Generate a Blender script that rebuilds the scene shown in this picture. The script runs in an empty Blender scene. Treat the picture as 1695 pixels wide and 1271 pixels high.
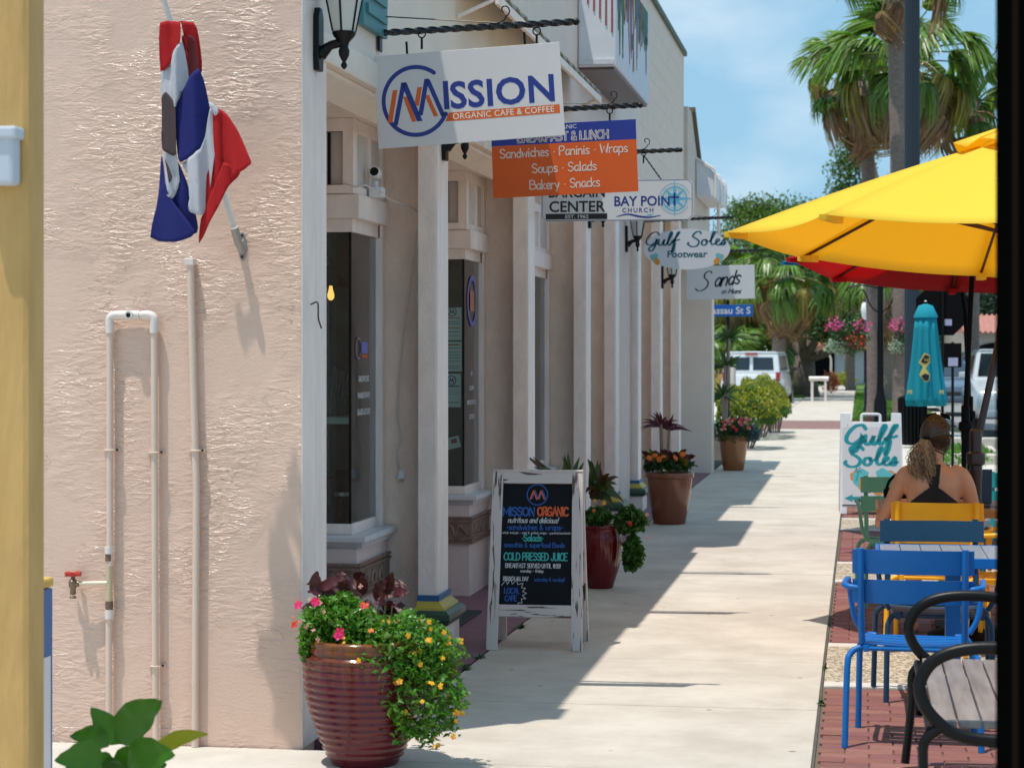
import bpy, bmesh, math, random
from mathutils import Vector, Matrix, Euler
R = math.radians
random.seed(7)
S = bpy.context.scene
COL = S.collection
# ------------------------------------------------------------------ camera, world, sun, exposure
YAW = math.atan(575 / 3500.0)
cd = bpy.data.cameras.new('camera'); cam = bpy.data.objects.new('camera', cd); COL.objects.link(cam)
cam.location = (0, 0, 1.65); cam.rotation_euler = (R(90), 0, YAW)
cd.sensor_width = 36; cd.lens = 3500 / 1695.0 * 36
cd.shift_x = 0; cd.shift_y = -(635.5 - 586) / 1695.0
cd.clip_start = .05; cd.clip_end = 3000
cd.dof.use_dof = True; cd.dof.focus_distance = 11.6; cd.dof.aperture_fstop = 6.0
S.camera = cam
SUNV = Vector((-.194, -.19, 1)).normalized()
EL = math.asin(SUNV.z); AZ = math.atan2(SUNV.x, SUNV.y)
w = bpy.data.worlds.new('World'); S.world = w; w.use_nodes = True
nt = w.node_tree; nt.nodes.clear()
def N(t, **k):
    n = nt.nodes.new(t)
    for a, b in k.items(): setattr(n, a, b)
    return n
sky = N('ShaderNodeTexSky', sky_type='NISHITA', sun_disc=False, sun_elevation=EL, sun_rotation=AZ % (2 * math.pi))
sky.air_density = 1.0; sky.dust_density = .35; sky.ozone_density = 2.2
bg = N('ShaderNodeBackground'); bg.inputs[1].default_value = .15
out = N('ShaderNodeOutputWorld')
tc = N('ShaderNodeTexCoord'); mp = N('ShaderNodeMapping'); mp.inputs['Scale'].default_value = (1, 1, 2.0)
nz = N('ShaderNodeTexNoise'); nz.inputs['Scale'].default_value = 11; nz.inputs['Detail'].default_value = 6; nz.inputs['Roughness'].default_value = .5
cr = N('ShaderNodeValToRGB'); cr.color_ramp.elements[0].position = .47; cr.color_ramp.elements[1].position = .78
cr.color_ramp.elements[0].color = (0, 0, 0, 1); cr.color_ramp.elements[1].color = (.55, .55, .55, 1)
tint = N('ShaderNodeMixRGB', blend_type='MULTIPLY'); tint.inputs[0].default_value = 1; tint.inputs[2].default_value = (.46, .62, .77, 1)
mx = N('ShaderNodeMixRGB'); mx.inputs[2].default_value = (3.6, 4.0, 4.3, 1)
L = nt.links.new
L(tc.outputs['Generated'], mp.inputs[0]); L(mp.outputs[0], nz.inputs['Vector']); L(nz.outputs[0], cr.inputs[0])
even = N('ShaderNodeMixRGB'); even.inputs[0].default_value = .85; even.inputs[2].default_value = (1.40, 2.45, 3.25, 1)
L(sky.outputs[0], tint.inputs[1]); L(tint.outputs[0], even.inputs[1]); L(even.outputs[0], mx.inputs[1]); L(cr.outputs[0], mx.inputs[0])
L(mx.outputs[0], bg.inputs[0]); L(bg.outputs[0], out.inputs[0])
sd = bpy.data.lights.new('sun', 'SUN'); sun = bpy.data.objects.new('sun', sd); COL.objects.link(sun)
sd.energy = 2.75; sd.angle = R(.5); sd.color = (1, .94, .86)
sun.rotation_euler = SUNV.to_track_quat('Z', 'Y').to_euler(); sun.location = (0, 0, 30)
vs = S.view_settings; vs.view_transform = 'Standard'; vs.look = 'None'; vs.gamma = 1; vs.exposure = .68
vs.use_curve_mapping = False
S.cycles.max_bounces = 16; S.cycles.diffuse_bounces = 9

# ------------------------------------------------------------------ materials
MATS = {}
def mat(name, col, rough=.6, metal=0, var=0, vscale=6, bump=0, bscale=40, stretch=(1, 1, 1), col2=None, island=0, spec=None, trans=0, emit=0, coat=0, detail=5, alpha_glass=0, sheen=0):
    if name in MATS: return MATS[name]
    m = bpy.data.materials.new(name); m.use_nodes = True; MATS[name] = m
    t = m.node_tree; p = t.nodes['Principled BSDF']; l = t.links.new
    c = (*col, 1)
    p.inputs['Base Color'].default_value = c; p.inputs['Roughness'].default_value = rough; p.inputs['Metallic'].default_value = metal
    if spec is not None: p.inputs['Specular IOR Level'].default_value = spec
    if coat: p.inputs['Coat Weight'].default_value = coat; p.inputs['Coat Roughness'].default_value = .08
    if trans: p.inputs['Transmission Weight'].default_value = trans
    if emit: p.inputs['Emission Color'].default_value = c; p.inputs['Emission Strength'].default_value = emit
    def coords(sc):
        a = t.nodes.new('ShaderNodeTexCoord'); b = t.nodes.new('ShaderNodeMapping'); b.inputs['Scale'].default_value = sc
        l(a.outputs['Object'], b.inputs[0]); return b.outputs[0]
    last = None
    if var or col2:
        n = t.nodes.new('ShaderNodeTexNoise'); n.inputs['Scale'].default_value = vscale; n.inputs['Detail'].default_value = detail; n.inputs['Roughness'].default_value = .65
        l(coords(stretch), n.inputs['Vector'])
        r = t.nodes.new('ShaderNodeValToRGB'); r.color_ramp.elements[0].position = .3; r.color_ramp.elements[1].position = .7
        d = col2 or tuple(x * (1 - var) for x in col)
        r.color_ramp.elements[0].color = (*d, 1); r.color_ramp.elements[1].color = c if col2 else (*[min(1, x * (1 + var * .5)) for x in col], 1)
        l(n.outputs[0], r.inputs[0]); last = r.outputs[0]; l(last, p.inputs['Base Color'])
    if island:
        g = t.nodes.new('ShaderNodeNewGeometry'); h = t.nodes.new('ShaderNodeHueSaturation')
        ma = t.nodes.new('ShaderNodeMapRange'); ma.inputs[3].default_value = 1 - island; ma.inputs[4].default_value = 1 + island
        l(g.outputs['Random Per Island'], ma.inputs[0]); l(ma.outputs[0], h.inputs['Value'])
        mb = t.nodes.new('ShaderNodeMapRange'); mb.inputs[3].default_value = .475; mb.inputs[4].default_value = .52
        l(g.outputs['Random Per Island'], mb.inputs[0]); l(mb.outputs[0], h.inputs['Hue'])
        h.inputs['Color'].default_value = c
        if last: l(last, h.inputs['Color'])
        l(h.outputs[0], p.inputs['Base Color'])
    if bump:
        n = t.nodes.new('ShaderNodeTexNoise'); n.inputs['Scale'].default_value = bscale; n.inputs['Detail'].default_value = 4
        l(coords(stretch), n.inputs['Vector'])
        b = t.nodes.new('ShaderNodeBump'); b.inputs['Strength'].default_value = bump; b.inputs['Distance'].default_value = .01
        l(n.outputs[0], b.inputs['Height']); l(b.outputs[0], p.inputs['Normal'])
    return m
def leafmat(name, col, island=.35, rough=.45, tr=.25):
    if name in MATS: return MATS[name]
    m = mat(name, col, rough, island=island)
    t = m.node_tree; p = t.nodes['Principled BSDF']; o = t.nodes['Material Output']
    tr_ = t.nodes.new('ShaderNodeBsdfTranslucent'); mixn = t.nodes.new('ShaderNodeMixShader'); mixn.inputs[0].default_value = tr
    h = [n for n in t.nodes if n.type == 'HUE_SAT'][0]
    g = t.nodes.new('ShaderNodeMixRGB'); g.blend_type = 'MULTIPLY'; g.inputs[0].default_value = 1; g.inputs[2].default_value = (1.6, 1.7, .7, 1)
    t.links.new(h.outputs[0], g.inputs[1]); t.links.new(g.outputs[0], tr_.inputs[0])
    t.links.new(p.outputs[0], mixn.inputs[1]); t.links.new(tr_.outputs[0], mixn.inputs[2]); t.links.new(mixn.outputs[0], o.inputs[0])
    return m
def clothmat(name, col, tr=.4, tcol=None):
    m = mat(name, col, .85, bump=.15, bscale=60)
    t = m.node_tree; p = t.nodes['Principled BSDF']; o = t.nodes['Material Output']
    a = t.nodes.new('ShaderNodeBsdfTranslucent'); a.inputs[0].default_value = (*(tcol or col), 1); b = t.nodes.new('ShaderNodeMixShader'); b.inputs[0].default_value = tr
    t.links.new(p.outputs[0], b.inputs[1]); t.links.new(a.outputs[0], b.inputs[2]); t.links.new(b.outputs[0], o.inputs[0])
    return m
def glassmat(name, tint=(.9, .95, .95), ior=2.9):
    m = bpy.data.materials.new(name); m.use_nodes = True; MATS[name] = m
    t = m.node_tree; t.nodes.clear(); o = t.nodes.new('ShaderNodeOutputMaterial')
    a = t.nodes.new('ShaderNodeBsdfTransparent'); a.inputs[0].default_value = (*tint, 1)
    b = t.nodes.new('ShaderNodeBsdfGlossy'); b.inputs['Roughness'].default_value = .02; b.inputs[0].default_value = (.95, .97, 1, 1)
    f = t.nodes.new('ShaderNodeFresnel'); f.inputs[0].default_value = ior; x = t.nodes.new('ShaderNodeMixShader')
    t.links.new(f.outputs[0], x.inputs[0]); t.links.new(a.outputs[0], x.inputs[1]); t.links.new(b.outputs[0], x.inputs[2]); t.links.new(x.outputs[0], o.inputs[0])
    return m
def stuccomat(name, col, col2):
    """thick glossy exterior paint over trowelled stucco: sideways ridges, hairline cracks"""
    m = bpy.data.materials.new(name); m.use_nodes = True; MATS[name] = m
    t = m.node_tree; p = t.nodes['Principled BSDF']; l = t.links.new
    tc = t.nodes.new('ShaderNodeTexCoord')
    def noise(sc, scale, det=5, rough=.6, dist=0, typ='FBM'):
        mp = t.nodes.new('ShaderNodeMapping'); mp.inputs['Scale'].default_value = sc; l(tc.outputs['Object'], mp.inputs[0])
        n = t.nodes.new('ShaderNodeTexNoise'); n.inputs['Scale'].default_value = scale; n.inputs['Detail'].default_value = det
        n.inputs['Roughness'].default_value = rough; n.inputs['Distortion'].default_value = dist; l(mp.outputs[0], n.inputs['Vector']); return n.outputs[0]
    def ramp(src, a, b, ca=(0, 0, 0, 1), cb=(1, 1, 1, 1)):
        r = t.nodes.new('ShaderNodeValToRGB'); r.color_ramp.elements[0].position = a; r.color_ramp.elements[1].position = b
        r.color_ramp.elements[0].color = ca; r.color_ramp.elements[1].color = cb; l(src, r.inputs[0]); return r.outputs[0]
    def math_(op, a, b):
        n = t.nodes.new('ShaderNodeMath'); n.operation = op
        for i, v in enumerate((a, b)):
            if isinstance(v, (int, float)): n.inputs[i].default_value = v
            else: l(v, n.inputs[i])
        return n.outputs[0]
    mask = ramp(noise((1, 1, .8), 2.1, 3, .55), .44, .60)
    mask2 = ramp(noise((1, 1, 1), 4.7, 2, .5), .42, .60)
    wrink = noise((.55, 1, 1.9), 26, 5, .55, .7)
    rr = math_('ABSOLUTE', math_('SUBTRACT', noise((.5, 1, 1.6), 17, 3, .5, .5), .52), 0)
    crest = ramp(rr, 0.0, .05, (1, 1, 1, 1), (0, 0, 0, 1))
    fine = noise((1, 1, 1.3), 75, 3, .6)
    rough_ = math_('ADD', math_('MULTIPLY', wrink, math_('ADD', math_('MULTIPLY', mask, .95), .10)), math_('MULTIPLY', math_('MULTIPLY', crest, mask2), math_('MULTIPLY', mask, .30)))
    hsum = math_('ADD', rough_, math_('MULTIPLY', fine, .10))
    crackn = noise((1, 1, 2.0), 7, 3, .6, 1.6)
    cr_ = ramp(math_('ABSOLUTE', math_('SUBTRACT', crackn, .46), 0), .0, .0035, (1, 1, 1, 1), (0, 0, 0, 1))
    cmask = ramp(noise((1, 1, 1), 1.9, 2), .54, .64)
    crack = math_('MULTIPLY', cr_, cmask)
    h = math_('SUBTRACT', hsum, math_('MULTIPLY', crack, .3))
    b = t.nodes.new('ShaderNodeBump'); b.inputs['Strength'].default_value = 1; b.inputs['Distance'].default_value = .014
    l(h, b.inputs['Height']); l(b.outputs[0], p.inputs['Normal'])
    base = t.nodes.new('ShaderNodeMixRGB'); base.inputs[1].default_value = (*col, 1); base.inputs[2].default_value = (*col2, 1)
    l(ramp(noise((1, 1, .5), 2.2, 5, .6), .35, .7), base.inputs[0])
    dk = t.nodes.new('ShaderNodeMixRGB'); dk.inputs[2].default_value = (.20, .11, .08, 1); l(base.outputs[0], dk.inputs[1]); l(math_('MULTIPLY', crack, .35), dk.inputs[0])
    l(dk.outputs[0], p.inputs['Base Color'])
    p.inputs['Roughness'].default_value = .20; p.inputs['Specular IOR Level'].default_value = .6
    return m
def shabbymat(name):
    """white paint worn through along the grain of dark wood (grain along local z)"""
    m = bpy.data.materials.new(name); m.use_nodes = True; MATS[name] = m
    t = m.node_tree; p = t.nodes['Principled BSDF']; l = t.links.new
    tc = t.nodes.new('ShaderNodeTexCoord'); mp = t.nodes.new('ShaderNodeMapping'); mp.inputs['Scale'].default_value = (1, 1, .09) if name.endswith('upright') else (.09, 1, 1)
    n = t.nodes.new('ShaderNodeTexNoise'); n.inputs['Scale'].default_value = 55; n.inputs['Detail'].default_value = 6; n.inputs['Distortion'].default_value = .6
    l(tc.outputs['Object'], mp.inputs[0]); l(mp.outputs[0], n.inputs['Vector'])
    r = t.nodes.new('ShaderNodeValToRGB'); r.color_ramp.elements[0].position = .37; r.color_ramp.elements[1].position = .42
    r.color_ramp.elements[0].color = (.10, .06, .045, 1); r.color_ramp.elements[1].color = (.60, .53, .50, 1)
    l(n.outputs[0], r.inputs[0]); l(r.outputs[0], p.inputs['Base Color']); p.inputs['Roughness'].default_value = .6
    b = t.nodes.new('ShaderNodeBump'); b.inputs['Strength'].default_value = .4; b.inputs['Distance'].default_value = .004; l(n.outputs[0], b.inputs['Height']); l(b.outputs[0], p.inputs['Normal'])
    return m

M_stucco = stuccomat('pink_stucco', (.74, .53, .425), (.67, .475, .375))
M_pink = mat('pale_pink_paint', (.87, .73, .65), .55, var=.14, vscale=8, bump=.25, bscale=70, stretch=(1, 1, .5))
M_tan = mat('tan_stucco', (.80, .655, .555), .6, var=.12, vscale=9, bump=.55, bscale=85, stretch=(1, 1, .6))
M_trim = mat('white_trim_paint', (.86, .755, .70), .42, var=.13, vscale=9, stretch=(1, 1, .3), bump=.1, bscale=40)
M_cream = mat('cream_paint', (.82, .71, .60), .5, var=.08, bump=.1)
M_sill = mat('grey_blue_sill_paint', (.62, .63, .66), .4, var=.12, vscale=14)
M_ivory = mat('beige_wall_paint', (.76, .66, .58), .6, var=.08, vscale=2, bump=.3, bscale=50)
M_purple = mat('purple_floor_paint', (.20, .09, .125), .55, var=.25, vscale=10, bump=.2, bscale=60)
M_yellowwall = mat('ochre_wall_paint', (.62, .385, .135), .6, col2=(.48, .29, .095), vscale=7, bump=.5, bscale=30, stretch=(1, 1, .25))
M_conc = mat('sidewalk_concrete', (.58, .525, .455), .85, col2=(.51, .455, .39), vscale=3.5, bump=.22, bscale=120, detail=9)
def add_spots(m):
    t = m.node_tree; p = t.nodes['Principled BSDF']; l = t.links.new; src = p.inputs['Base Color'].links[0].from_socket
    g_ = t.nodes.new('ShaderNodeNewGeometry'); v = t.nodes.new('ShaderNodeTexVoronoi'); v.inputs['Scale'].default_value = 3.2; l(g_.outputs['Position'], v.inputs['Vector'])
    r = t.nodes.new('ShaderNodeValToRGB'); r.color_ramp.elements[0].position = .035; r.color_ramp.elements[1].position = .06; r.color_ramp.elements[0].color = (.45, .43, .40, 1); r.color_ramp.elements[1].color = (1, 1, 1, 1); l(v.outputs['Distance'], r.inputs[0])
    n = t.nodes.new('ShaderNodeTexNoise'); n.inputs['Scale'].default_value = 1.3; n.inputs['Detail'].default_value = 8; n.inputs['Roughness'].default_value = .7; l(g_.outputs['Position'], n.inputs['Vector'])
    r2 = t.nodes.new('ShaderNodeValToRGB'); r2.color_ramp.elements[0].position = .40; r2.color_ramp.elements[1].position = .60; r2.color_ramp.elements[0].color = (.86, .845, .83, 1); r2.color_ramp.elements[1].color = (1.03, 1.03, 1.03, 1); l(n.outputs[0], r2.inputs[0])
    n3 = t.nodes.new('ShaderNodeTexNoise'); n3.inputs['Scale'].default_value = 1.1; n3.inputs['Detail'].default_value = 3; n3.inputs['Distortion'].default_value = 1.2; l(g_.outputs['Position'], n3.inputs['Vector'])
    s1_ = t.nodes.new('ShaderNodeMath'); s1_.operation = 'SUBTRACT'; s1_.inputs[1].default_value = .5; l(n3.outputs[0], s1_.inputs[0]); s2_ = t.nodes.new('ShaderNodeMath'); s2_.operation = 'ABSOLUTE'; l(s1_.outputs[0], s2_.inputs[0])
    r3 = t.nodes.new('ShaderNodeValToRGB'); r3.color_ramp.elements[0].position = 0; r3.color_ramp.elements[1].position = .0022; r3.color_ramp.elements[0].color = (.55, .52, .48, 1); r3.color_ramp.elements[1].color = (1, 1, 1, 1); l(s2_.outputs[0], r3.inputs[0])
    for q in (r, r2):
        x = t.nodes.new('ShaderNodeMixRGB'); x.blend_type = 'MULTIPLY'; x.inputs[0].default_value = 1; l(src, x.inputs[1]); l(q.outputs[0], x.inputs[2]); src = x.outputs[0]
    l(src, p.inputs['Base Color'])
add_spots(M_conc)
M_conc2 = mat('concrete_kerb', (.56, .52, .46), .85, var=.15, vscale=4, bump=.2, bscale=90)
M_joint = mat('joint_dirt', (.10, .09, .075), .95, var=.2)
M_asph = mat('asphalt', (.24, .235, .225), .9, var=.2, vscale=3, bump=.3, bscale=150)
M_brick = mat('red_paver', (.25, .095, .075), .8, col2=(.19, .075, .062), vscale=9, island=.10, bump=.35, bscale=120)
M_brickfar = mat('brown_paver', (.27, .15, .13), .85, col2=(.20, .11, .10), vscale=5)
M_soil = mat('soil', (.05, .035, .025), .95, var=.3, bump=.8, bscale=40)
M_black = mat('black_metal', (.004, .004, .005), .38, spec=.25, bump=.05, bscale=60)
M_blackm = mat('matte_black', (.002, .002, .003), .6, spec=.12)
M_rubber = mat('black_rubber', (.02, .02, .02), .8)
M_pvc = mat('painted_pipe', (.70, .55, .46), .35, var=.06)
M_pvcw = mat('white_pipe_fitting', (.72, .66, .62), .35, var=.06)
M_brass = mat('brass', (.55, .42, .22), .35, .6)
M_steel = mat('zinc_steel', (.55, .55, .56), .3, .9)
M_redh = mat('red_handle', (.45, .03, .02), .4)
M_cardboard = mat('brown_coupling', (.16, .10, .07), .6)
M_white = mat('white_sign_face', (.62, .63, .66), .35, var=.03, vscale=2)
M_whitep = mat('white_plastic', (.74, .76, .78), .35, var=.04)
M_navy = mat('navy_print', (.012, .03, .22), .4)
M_orange = mat('orange_print', (.62, .11, .008), .45)
M_orangel = mat('pale_print', (.72, .62, .55), .45)
M_ink = mat('black_print', (.008, .010, .016), .45)
M_teal = mat('teal_print', (.01, .28, .33), .45)
M_dteal = mat('dark_teal_print', (.01, .10, .14), .45)
M_sky = mat('light_blue_print', (.10, .42, .62), .45)
M_chalk = mat('chalkboard', (.006, .008, .012), .75, spec=.2)
M_cw = mat('chalk_white', (.62, .62, .64), .7); M_cb = mat('chalk_blue', (.02, .10, .36), .7); M_co = mat('chalk_orange', (.72, .12, .03), .7); M_ct = mat('chalk_teal', (.05, .42, .38), .7)
M_shabU = shabbymat('worn_white_wood_upright'); M_shabA = shabbymat('worn_white_wood_across')
M_glass = glassmat('window_glass'); M_glassf = glassmat('clear_window_glass', (.85, .97, .96), 1.7); M_cglass = mat('dark_car_glass', (.008, .012, .02), .05, coat=1)
M_dimroom = mat('dim_room_backing', (.05, .12, .12), .5, col2=(.012, .025, .03), vscale=4)
M_stain = mat('tile_band_relief', (.15, .10, .08), .6, col2=(.27, .18, .15), vscale=22, bump=.5, bscale=60)
def glaze(name, c1, c2, z0, z1):
    m = bpy.data.materials.new(name); m.use_nodes = True; MATS[name] = m
    t = m.node_tree; p = t.nodes['Principled BSDF']; l = t.links.new
    tc = t.nodes.new('ShaderNodeTexCoord'); sp = t.nodes.new('ShaderNodeSeparateXYZ'); l(tc.outputs['Object'], sp.inputs[0])
    n = t.nodes.new('ShaderNodeTexNoise'); mp = t.nodes.new('ShaderNodeMapping'); mp.inputs['Scale'].default_value = (1, 1, .12); n.inputs['Scale'].default_value = 40
    l(tc.outputs['Object'], mp.inputs[0]); l(mp.outputs[0], n.inputs['Vector'])
    a = t.nodes.new('ShaderNodeMath'); a.operation = 'MULTIPLY_ADD'; a.inputs[1].default_value = .35; l(n.outputs[0], a.inputs[0]); l(sp.outputs['Z'], a.inputs[2])
    r = t.nodes.new('ShaderNodeMapRange'); r.inputs[1].default_value = z0 + .17; r.inputs[2].default_value = z1 + .17; l(a.outputs[0], r.inputs[0])
    x = t.nodes.new('ShaderNodeMixRGB'); x.inputs[1].default_value = (*c1, 1); x.inputs[2].default_value = (*c2, 1); l(r.outputs[0], x.inputs[0]); l(x.outputs[0], p.inputs['Base Color'])
    n2 = t.nodes.new('ShaderNodeTexNoise'); n2.inputs['Scale'].default_value = 20; l(tc.outputs['Object'], n2.inputs['Vector'])
    b = t.nodes.new('ShaderNodeBump'); b.inputs['Strength'].default_value = .12; b.inputs['Distance'].default_value = .01; l(n2.outputs[0], b.inputs['Height']); l(b.outputs[0], p.inputs['Normal'])
    p.inputs['Roughness'].default_value = .16
    return m

# ------------------------------------------------------------------ geometry helpers
def tag(o, label=None, cat=None, group=None, kind=None):
    if label: o['label'] = label
    if cat: o['category'] = cat
    if group: o['group'] = group
    if kind: o['kind'] = kind
    return o
def thing(name, label, cat, loc=(0, 0, 0), rz=0, group=None):
    o = bpy.data.objects.new(name, None); COL.objects.link(o); o.location = loc; o.rotation_euler = (0, 0, rz); o.empty_display_size = .1
    return tag(o, label, cat, group)
class MB:
    """collects faces; build() links them as one mesh object"""
    def __init__(s, off=(0, 0, 0)): s.v = []; s.f = []; s.m = []; s.cm = 0; s.off = Vector(off)
    def add(s, vs, fs):
        n = len(s.v); s.v += [tuple(Vector(p) - s.off) for p in vs]; s.f += [tuple(n + i for i in f) for f in fs]; s.m += [s.cm] * len(fs); return s
    def box(s, a, b):
        x0, y0, z0 = a; x1, y1, z1 = b
        x0, x1 = min(x0, x1), max(x0, x1); y0, y1 = min(y0, y1), max(y0, y1); z0, z1 = min(z0, z1), max(z0, z1)
        return s.add([(x0, y0, z0), (x1, y0, z0), (x1, y1, z0), (x0, y1, z0), (x0, y0, z1), (x1, y0, z1), (x1, y1, z1), (x0, y1, z1)],
                     [(0, 3, 2, 1), (4, 5, 6, 7), (0, 1, 5, 4), (1, 2, 6, 5), (2, 3, 7, 6), (3, 0, 4, 7)])
    def tube(s, pts, r, n=10, cap=True, flat=1):
        pts = [Vector(p) for p in pts]; rs = r if isinstance(r, (list, tuple)) else [r] * len(pts)
        vs = []; up = Vector((0, 0, 1)); prev = None
        for i, p in enumerate(pts):
            d = (pts[min(i + 1, len(pts) - 1)] - pts[max(i - 1, 0)])
            d = d.normalized() if d.length > 1e-9 else up
            if prev is None:
                a = d.cross(up if abs(d.z) < .95 else Vector((0, 1, 0))).normalized()
            else:
                a = prev - d * prev.dot(d); a = a.normalized() if a.length > 1e-6 else d.cross(up).normalized()
            prev = a; b = d.cross(a)
            for k in range(n):
                t = 2 * math.pi * k / n; vs.append(p + a * math.cos(t) * rs[i] + b * math.sin(t) * rs[i] * flat)
        fs = [(i * n + k, i * n + (k + 1) % n, (i + 1) * n + (k + 1) % n, (i + 1) * n + k) for i in range(len(pts) - 1) for k in range(n)]
        if cap: fs += [tuple(reversed(range(n))), tuple((len(pts) - 1) * n + k for k in range(n))]
        return s.add(vs, fs)
    def lathe(s, prof, c=(0, 0, 0), n=32, rib=0, ribn=0):
        vs = []; 
        for (r, z) in prof:
            for k in range(n):
                t = 2 * math.pi * k / n; rr = r * (1 + rib * math.cos(ribn * t)) if rib else r
                vs.append((c[0] + rr * math.cos(t), c[1] + rr * math.sin(t), c[2] + z))
        m = len(prof)
        fs = [(i * n + k, i * n + (k + 1) % n, (i + 1) * n + (k + 1) % n, (i + 1) * n + k) for i in range(m - 1) for k in range(n)]
        fs += [tuple(reversed(range(n))), tuple((m - 1) * n + k for k in range(n))]
        return s.add(vs, fs)
    def prism(s, poly, f, d0, d1):
        """poly = list of 2D; f(u,v,d) -> 3D point"""
        n = len(poly); vs = [f(u, v, d0) for u, v in poly] + [f(u, v, d1) for u, v in poly]
        fs = [tuple(reversed(range(n))), tuple(range(n, 2 * n))] + [(k, (k + 1) % n, n + (k + 1) % n, n + k) for k in range(n)]
        return s.add(vs, fs)
    def build(s, name, m, parent=None, smooth=False, bev=0, loc=None):
        me = bpy.data.meshes.new(name); me.from_pydata(s.v, [], s.f)
        for x in (m if isinstance(m, (list, tuple)) else [m]): me.materials.append(x)
        if max(s.m, default=0): me.polygons.foreach_set('material_index', s.m)
        bm = bmesh.new(); bm.from_mesh(me); bmesh.ops.recalc_face_normals(bm, faces=bm.faces); bm.to_mesh(me); bm.free()
        if smooth:
            me.polygons.foreach_set('use_smooth', [True] * len(me.polygons))
            if smooth != 'all':
                try: me.set_sharp_from_angle(angle=R(40))
                except Exception: pass
        o = bpy.data.objects.new(name, me); COL.objects.link(o)
        if parent: o.parent = parent
        if loc: o.location = loc
        if bev:
            b = o.modifiers.new('bevel', 'BEVEL'); b.width = bev; b.segments = 2; b.limit_method = 'ANGLE'
        return o
def struct(o): o['kind'] = 'structure'; return o
def cm(pts, k=6):
    """catmull-rom through points"""
    pts = [Vector(p) for p in pts]; out = []
    P = [pts[0]] + pts + [pts[-1]]
    for i in range(1, len(P) - 2):
        a, b, c, d = P[i - 1:i + 3]
        for j in range(k):
            t = j / k; out.append(.5 * ((2 * b) + (c - a) * t + (2 * a - 5 * b + 4 * c - d) * t * t + (3 * b - a - 3 * c + d) * t ** 3))
    return out + [pts[-1]]
def copy_tree(o, parent=None):
    c = o.copy(); COL.objects.link(c); c.parent = parent
    for ch in list(o.children): copy_tree(ch, c)
    return c
def recolor(root, pairs):
    for ch in root.children:
        for sl in ch.material_slots:
            sl.link = 'OBJECT'; sl.material = pairs.get(sl.material or None, sl.material) if False else sl.material
# pixel of the survey -> direction, used once to take off plan positions (metres)
_s, _c = math.sin(YAW), math.cos(YAW)
def rx(px): return (-_s + _c * (px - 847.5) / 3500, _c + _s * (px - 847.5) / 3500)
def atX(px, X): a = rx(px); return a[1] * X / a[0]
def atD(px, d): a = rx(px); return (a[0] * d, a[1] * d)
def zD(py, d): return 1.65 - (py - 586) * d / 3500

# ------------------------------------------------------------------ lettering
def curve_mesh(s, size, bold=0, shear=0, align='CENTER', space=1):
    c = bpy.data.curves.new('lettering', 'FONT'); c.body = s; c.size = size; c.offset = bold; c.shear = shear; c.align_x = align; c.space_character = space
    c.resolution_u = 3; c.fill_mode = 'FRONT'; o = bpy.data.objects.new('lettering', c); COL.objects.link(o)
    me = bpy.data.meshes.new_from_object(o); bpy.data.objects.remove(o); bpy.data.curves.remove(c); return me
def text(s, size, m, parent, x, z, y=-.004, bold=0, shear=0, align='CENTER', sx=1, rot=0, space=1, face='-y', name='lettering'):
    me = curve_mesh(s, size, bold, shear, align, space); me.name = name; me.materials.append(m)
    o = bpy.data.objects.new(name, me); COL.objects.link(o); o.parent = parent; o.scale = (sx, 1, 1)
    o.rotation_euler = (R(90), 0, 0) if face == '-y' else (R(90), 0, R(90)); o.location = (x, y, z)
    if rot: o.rotation_euler = (R(90), rot, 0)
    return o
G = {}
def g(ch, adv, s): G[ch] = (adv, s)
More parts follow.
